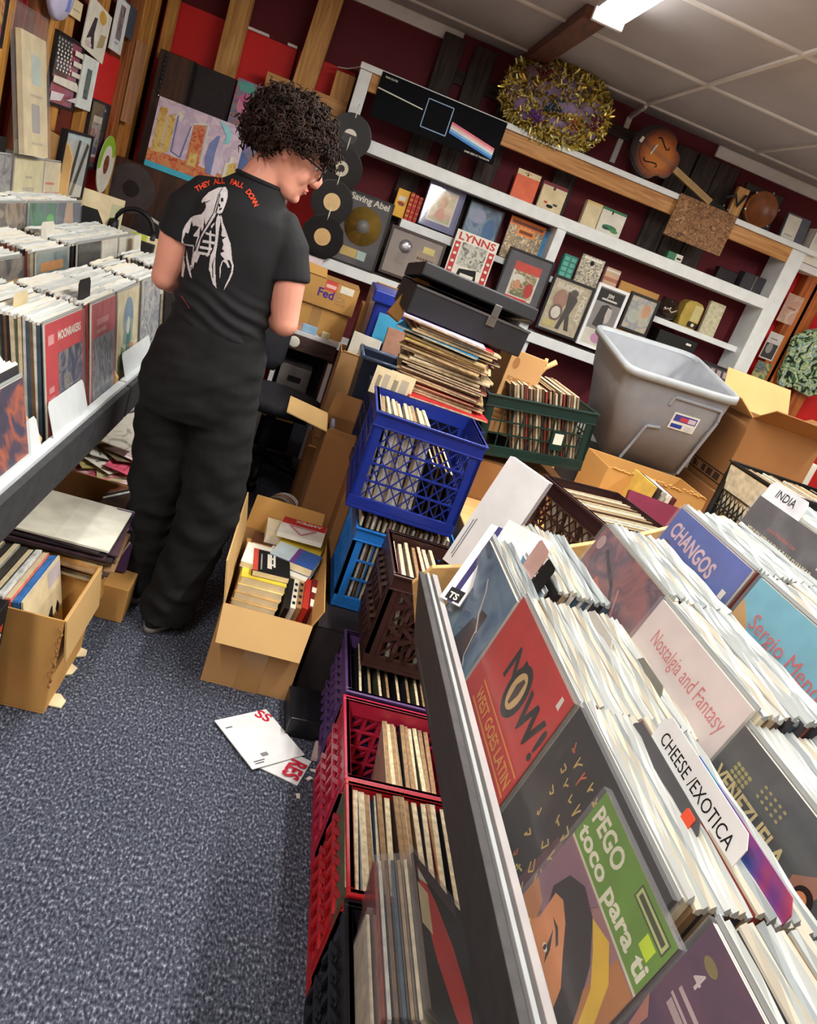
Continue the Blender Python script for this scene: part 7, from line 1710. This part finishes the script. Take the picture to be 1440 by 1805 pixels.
front_lp('R', .50, .335, 1.04, 10, 'dark purple record cover with an orange red shape at the bottom right corner', PUR,
  [('r', RC(170, 150, 150), .06, .74, .22, .765), ('t', RC(206, 190, 190), '4', .07, .85, .07, {}), ('r', RC(180, 160, 160), .06, .8, .2, .815), ('r', RC(180, 160, 160), .05, .77, .22, .78), ('e', RC(130, 116, 66), .09, .93, .035, .018), ('p', RC(60, 70, 140), [(.3, .2), (.34, .9), (.42, .92), (.44, .2)]),
   ('p', RC(206, 90, 76), [(.0, .2), (.1, .36), (.24, .42), (.42, .5), (.34, .38), (.36, .2), (.2, .1)]), ('p', RC(190, 120, 100), [(.04, .5), (.08, .6), (.12, .5)]), ('p', RC(170, 110, 96), [(.0, .7), (.03, .5), (.05, .66)])], h=.32)
SPK = [0, 2, 3, 4, 9, 0]
pile('R', .505, 1.345, .98, 10, 2, .022, 'record sleeve between the two blue covers at the far end of the right browser', 'records between the blue covers', t=.008, h=.295)
pile('R', .58, 1.42, 1.0, 12, 7, .015, 'white edged record sleeve behind the pale blue cover', 'records behind the pale blue cover', t=.0145)
pile('R', .503, 1.035, 1.0, 10, 13, .0142, 'white edged record sleeve filed behind the red NOW! cover', 'records behind the red NOW! cover', t=.0138, ks=SPK)
pile('R', .503, .703, 1.008, 10, 12, .0138, 'white edged record sleeve filed behind the black cover with gold script', 'records behind the gold script cover', t=.0134, ks=SPK)
pile('R', .503, .335, 1.04, 10, 15, .0145, 'white edged record sleeve filed behind the dark purple cover', 'records behind the dark purple cover', t=.0141, ks=SPK)
# --- second row
front_lp('R', .72, 1.31, 1.09, 13, 'red and purple record cover of a seated figure, second row of the right browser', pic([(110, 70, 84), (150, 90, 90), (84, 66, 86), (170, 110, 110)], 7, 29),
  [('p', RC(196, 66, 56), [(.2, .1), (.34, .5), (.5, .66), (.7, .5), (.8, .2), (.6, .04)]), ('p', RC(206, 120, 96), [(.2, .5), (.3, .74), (.44, .7), (.4, .5)]), ('p', RC(54, 40, 56), [(.4, .2), (.5, .34), (.62, .3), (.6, .1)]), ('p', RC(206, 70, 50), [(.6, 0), (.7, .24), (1, .3), (1, 0)]), ('l', RC(40, 26, 40), [(.2, .9), (.34, .84), (.5, .78), (.62, .68), (.74, .6)], .03), ('e', RC(180, 150, 150), .08, .9, .05, .05), ('l', RC(190, 130, 130), [(.6, .8), (.74, .6), (.9, .44)], .02), ('r', OFFW, .8, .38, .86, .44)], spine=RC(150, 130, 90))
NP = mat((222, 208, 204), .35, .03)
front_lp('R', .715, .99, 1.085, 13, 'pale pink record cover lettered Nostalgia and Fantasy with a framed grey portrait', NP,
  [('t', RC(206, 120, 116), 'Nostalgia and Fantasy', .14, .80, .12, {'fit': .80, 'bold': False}), ('t', RC(120, 150, 196), 'LATIN AMERICAN ART SONGS', .2, .66, .085, {'fit': .66, 'bold': False}), ('r', INK, .22, .10, .80, .60), ('r', pic([(150, 146, 144), (90, 88, 90), (190, 186, 182)], 9, 5), .23, .11, .79, .59), ('p', RC(40, 38, 40), [(.3, .34), (.34, .54), (.5, .57), (.62, .5), (.6, .36), (.5, .42), (.4, .38)]), ('p', RC(200, 196, 192), [(.36, .24), (.38, .42), (.5, .44), (.58, .36), (.52, .22)]), ('p', RC(90, 88, 90), [(.3, .12), (.4, .24), (.56, .22), (.74, .12)]), ('e', RC(60, 60, 60), .68, .3, .03, .05), ('e', RC(214, 60, 90), .92, .56, .016, .016)])
VEN = pic([(40, 40, 42), (58, 58, 58), (46, 44, 42)], 6, 3, .25)
lf = [('e', RC(150, 140, 70), .12 + .03 * (i % 4), .8 - .035 * (i // 4), .013, .011) for i in range(16)] + [('e', RC(150, 136, 66), .3 + .035 * (i % 5), .86 - .04 * (i // 5), .010, .008) for i in range(15)] + [('e', RC(150, 130, 50), .76 + .04 * (i % 4), .34 - .05 * (i // 4), .014, .012) for i in range(16)]
front_lp('R', .715, .675, 1.06, 13, 'black record cover lettered VENEZUELA with a dancer among leaves', VEN,
  up(lf + [('t', RC(196, 176, 120), 'VENEZUELA', .06, .60, .13, {'fit': .52, 'bold': True}), ('p', RC(150, 90, 60), [(.66, .56), (.64, .68), (.72, .80), (.76, .9), (.78, .8), (.76, .68), (.7, .66), (.72, .56)]), ('e', RC(40, 26, 24), .73, .64, .05, .06), ('e', RC(190, 120, 84), .725, .62, .032, .045), ('p', RC(196, 186, 170), [(.66, .48), (.7, .56), (.78, .56), (.8, .46)]), ('p', RC(120, 70, 40), [(.6, .2), (.66, .4), (.74, .36), (.8, .18)]), ('r', RC(206, 200, 190), .88, .46, .96, .53)], .62, .38))
pile('R', .723, 1.31, 1.09, 13, 8, .0155, 'white edged record sleeve filed behind the red and purple cover', 'records behind the red and purple cover', t=.015)
pile('R', .72, .99, 1.085, 13, 8, .016, 'white edged record sleeve filed behind the pale pink cover', 'records behind the pale pink cover', t=.0155)
pile('R', .72, .675, 1.06, 13, 9, .0155, 'white edged record sleeve filed behind the black VENEZUELA cover', 'records behind the VENEZUELA cover', t=.015)
pile('R', .72, .335, 1.06, 13, 8, .02, 'white edged record sleeve in the second row at the right edge', 'second row records at the right edge', t=.0195)
# --- third row
BL_C = RC(70, 92, 170)
front_lp('R', .90, 1.385, 1.16, 12, 'blue record cover of five people lettered CHANGOS in the third row of the right browser', mat((72, 94, 170), .35, .08),
  up([('r', mat((50, 56, 90), .4, .2, 12), 0, 0, 1, .22), ('t', RC(214, 180, 190), 'CHANGOS', .06, .76, .2, {'fit': .66, 'rot': -4}), ('l', RC(130, 170, 206), [(.56, .58), (.66, .64), (.74, .54), (.86, .6), (.94, .5)], .028)] +
  sum([[('e', RC(*h_), x, y, .085, .11), ('e', RC(196, 136, 120), x + .01, y - .03, .055, .075), ('p', RC(*b_), [(x - .1, y - .36), (x - .08, y - .1), (x + .09, y - .1), (x + .11, y - .36)])] for x, y, h_, b_ in ((.12, .58, (70, 50, 50), (110, 80, 90)), (.29, .52, (50, 36, 40), (60, 60, 90)), (.47, .46, (60, 40, 40), (84, 84, 96)), (.66, .40, (60, 34, 30), (40, 40, 60)), (.84, .36, (196, 170, 150), (170, 110, 90)))], []) +
  [('l', INK, [(.58, .6), (.62, .52), (.68, .54), (.66, .44)], .022), ('r', OFFW, .9, .66, .95, .74)], .7, .28))
SKY = mat((110, 176, 196), .35, .06)
front_lp('R', .90, 1.04, 1.16, 12, 'sky blue and tan record cover lettered Sergio Mendes at the right edge', SKY,
  up([('p', RC(206, 176, 120), [(0, 0), (0, .5), (.2, .52), (.5, .50), (1, .4), (1, 0)]), ('p', RC(196, 150, 84), [(0, .3), (0, .82), (.12, .7), (.24, .52), (.2, .36)]), ('p', RC(226, 196, 170), [(.1, .36), (.3, .44), (.6, .42), (1, .3), (1, .2), (.5, .3), (.2, .26)]), ('p', RC(150, 96, 50), [(.2, .25), (.5, .28), (1, .18), (1, .16), (.5, .26), (.2, .23)]), ('p', RC(200, 100, 60), [(.1, .1), (.3, .2), (.4, .08), (.3, 0)]), ('p', RC(90, 70, 60), [(.4, 0), (.5, .14), (.9, .1), (1, 0)]),
   ('t', RC(206, 84, 90), 'Sergio Mendes', .16, .66, .17, {'fit': .82, 'bold': False, 'rot': -3})], .6, .36))
pile('R', .903, 1.385, 1.16, 12, 9, .016, 'white edged record sleeve filed behind the blue CHANGOS cover', 'records behind the CHANGOS cover', t=.0155)
pile('R', .903, 1.04, 1.16, 12, 7, .02, 'white edged record sleeve filed behind the sky blue cover', 'records behind the sky blue cover', t=.0195)
pile('R', .91, .70, 1.13, 12, 7, .021, 'pale blue edged record sleeve behind the VENEZUELA records', 'third row records at the right edge', t=.0205)
# --- back row
front_lp('R', 1.08, 1.42, 1.235, 11, 'dark grey record cover with faded red and cream titles, back row of the right browser', pic([(62, 58, 62), (90, 86, 90), (50, 46, 50)], 7, 37),
  up([('t', RC(190, 80, 70), 'Lord Menuhin Lee', .3, .72, .055, {'fit': .34, 'bold': False}), ('t', RC(206, 196, 160), 'YEHUDI MENUHIN & RAVI SHANKAR', .1, .58, .075, {'fit': .8}), ('p', INK, [(.1, .2), (.3, .42), (.5, .3), (.46, 0), (.1, 0)]), ('e', RC(120, 116, 120), .5, .28, .12, .14), ('r', RC(196, 180, 170), .9, .7, .96, .78)], .6, .4))
pile('R', 1.083, 1.42, 1.235, 11, 6, .021, 'record sleeve filed behind the dark grey cover in the back row', 'records behind the dark grey cover', t=.0205)
# --- divider cards and boards standing among the records
card('R', 1.09, 1.50, 1.277, .15, .038, 11, 'grey white divider card lettered INDIA standing above the dark grey cover', RC(206, 206, 210), 'INDIA', .7, below=.06, fit=.075)
card('R', .985, 1.42, 1.172, .1, .028, 11, 'white divider tab lettered MEXICO behind the blue CHANGOS cover', OFFW, 'MEXICO', .6, below=.1)
card('R', .60, .715, 1.052, .225, .05, 10, 'white divider card handwritten CHEESE /EXOTICA among the front row records', WHITE, 'CHEESE /EXOTICA', .5, below=.06, fit=.19)
card('R', .572, .74, 1.028, .2, .04, 10, 'dark grey record edge with an orange price sticker in front of the handwritten card', RC(84, 84, 88), None, below=.1)
o = card('R', .5695, .665, 1.024, .02, .024, 10, 'small orange price sticker on the dark grey record edge', RC(226, 84, 50), None, below=0)
card('R', .625, .66, 1.036, .24, .03, 10, 'red and blue edged record cover rising among the front row white sleeves', pic([(206, 70, 60), (120, 60, 130), (60, 90, 170), (70, 150, 170)], 5, 3), None, below=.1)
card('R', .568, 1.36, 1.045, .07, .055, 12, 'pink divider card with red letters beside the pale blue cover', RC(214, 176, 166), None, below=.06)
card('R', .57, 1.30, 1.035, .05, .05, 12, 'black divider card next to the pink one behind the pale blue cover', INK, None, below=.06)
card('R', .62, 1.12, 1.022, .12, .022, 12, 'grey tab card with black smudges in front of the red and purple cover', RC(200, 198, 190), None, below=.06)
card('R', .665, 1.0, 1.02, .1, .025, 12, 'olive grey divider edge in front of the pale pink cover', RC(130, 130, 120), None, below=.06)
card('R', .84, .82, 1.08, .1, .025, 12, 'dark tab behind the black VENEZUELA cover', CHAR, None, below=.06)
card('R', .80, .93, 1.10, .10, .02, 14, 'small white bent tab between the pale pink and sky blue covers', OFFW, None, below=.08)
# white boxes and boards leaning at the far end
def wboard(label, TLp, TRp, BLp, x, xb, ops, th=.004, col=WHITE, side=None, name='mailer_board'):
    A = P(*TLp, x=x[0]); B = P(*TRp, x=x[1]); D = P(*BLp, x=xb)
    w = (B - A).length; yd = (A - D); h = yd.length
    M = basis(D, B - A, yd); t = thing(name, label, 'board', M)
    mb = MB().box((0, 0, -th), (w, h, 0), side or col); mb.flat([(0, 0), (w, 0), (w, h), (0, h)], .0004, col); mb.art(T(0, 0, 0), w, h, ops, .0008); mb.build('board', t, bevel=.0006)
    return t
GRL = RC(120, 124, 132)
wboard('large white record mailer with a red curved letter, tallest of the white boards', (890, 797), (958, 845), (780, 985), (.515, .60), .468,
       [('l', GRL, [(.10, .42), (.10, .08)], .008), ('l', GRL, [(.15, .44), (.15, .06)], .008), ('l', RC(190, 50, 80), [(.92 + .1 * math.cos(a), .33 + .075 * math.sin(a)) for a in [R(-50 - 18 * k) for k in range(16)]], .012)], th=.03, side=RC(150, 152, 160))
wboard('white board with a navy stripe leaning leftmost at the far end of the right browser', (823, 912), (856, 926), (775, 1052), (.462, .498), .428,
       [('r', RC(46, 40, 90), .36, .0, .62, 1), ('r', INK, .2, .02, .9, .16), ('t', OFFW, 'TS', .3, .04, .1, {'rot': 0}), ('p', INK, [(.8, .42), (1, .40), (1, .46)])], name='striped_board')
wboard('plain white board behind the blue grey figure cover, right of the striped one', (870, 905), (945, 945), (790, 1075), (.51, .58), .464, [('l', GRL, [(.04, .2), (.05, .8)], .005)], name='white_board')
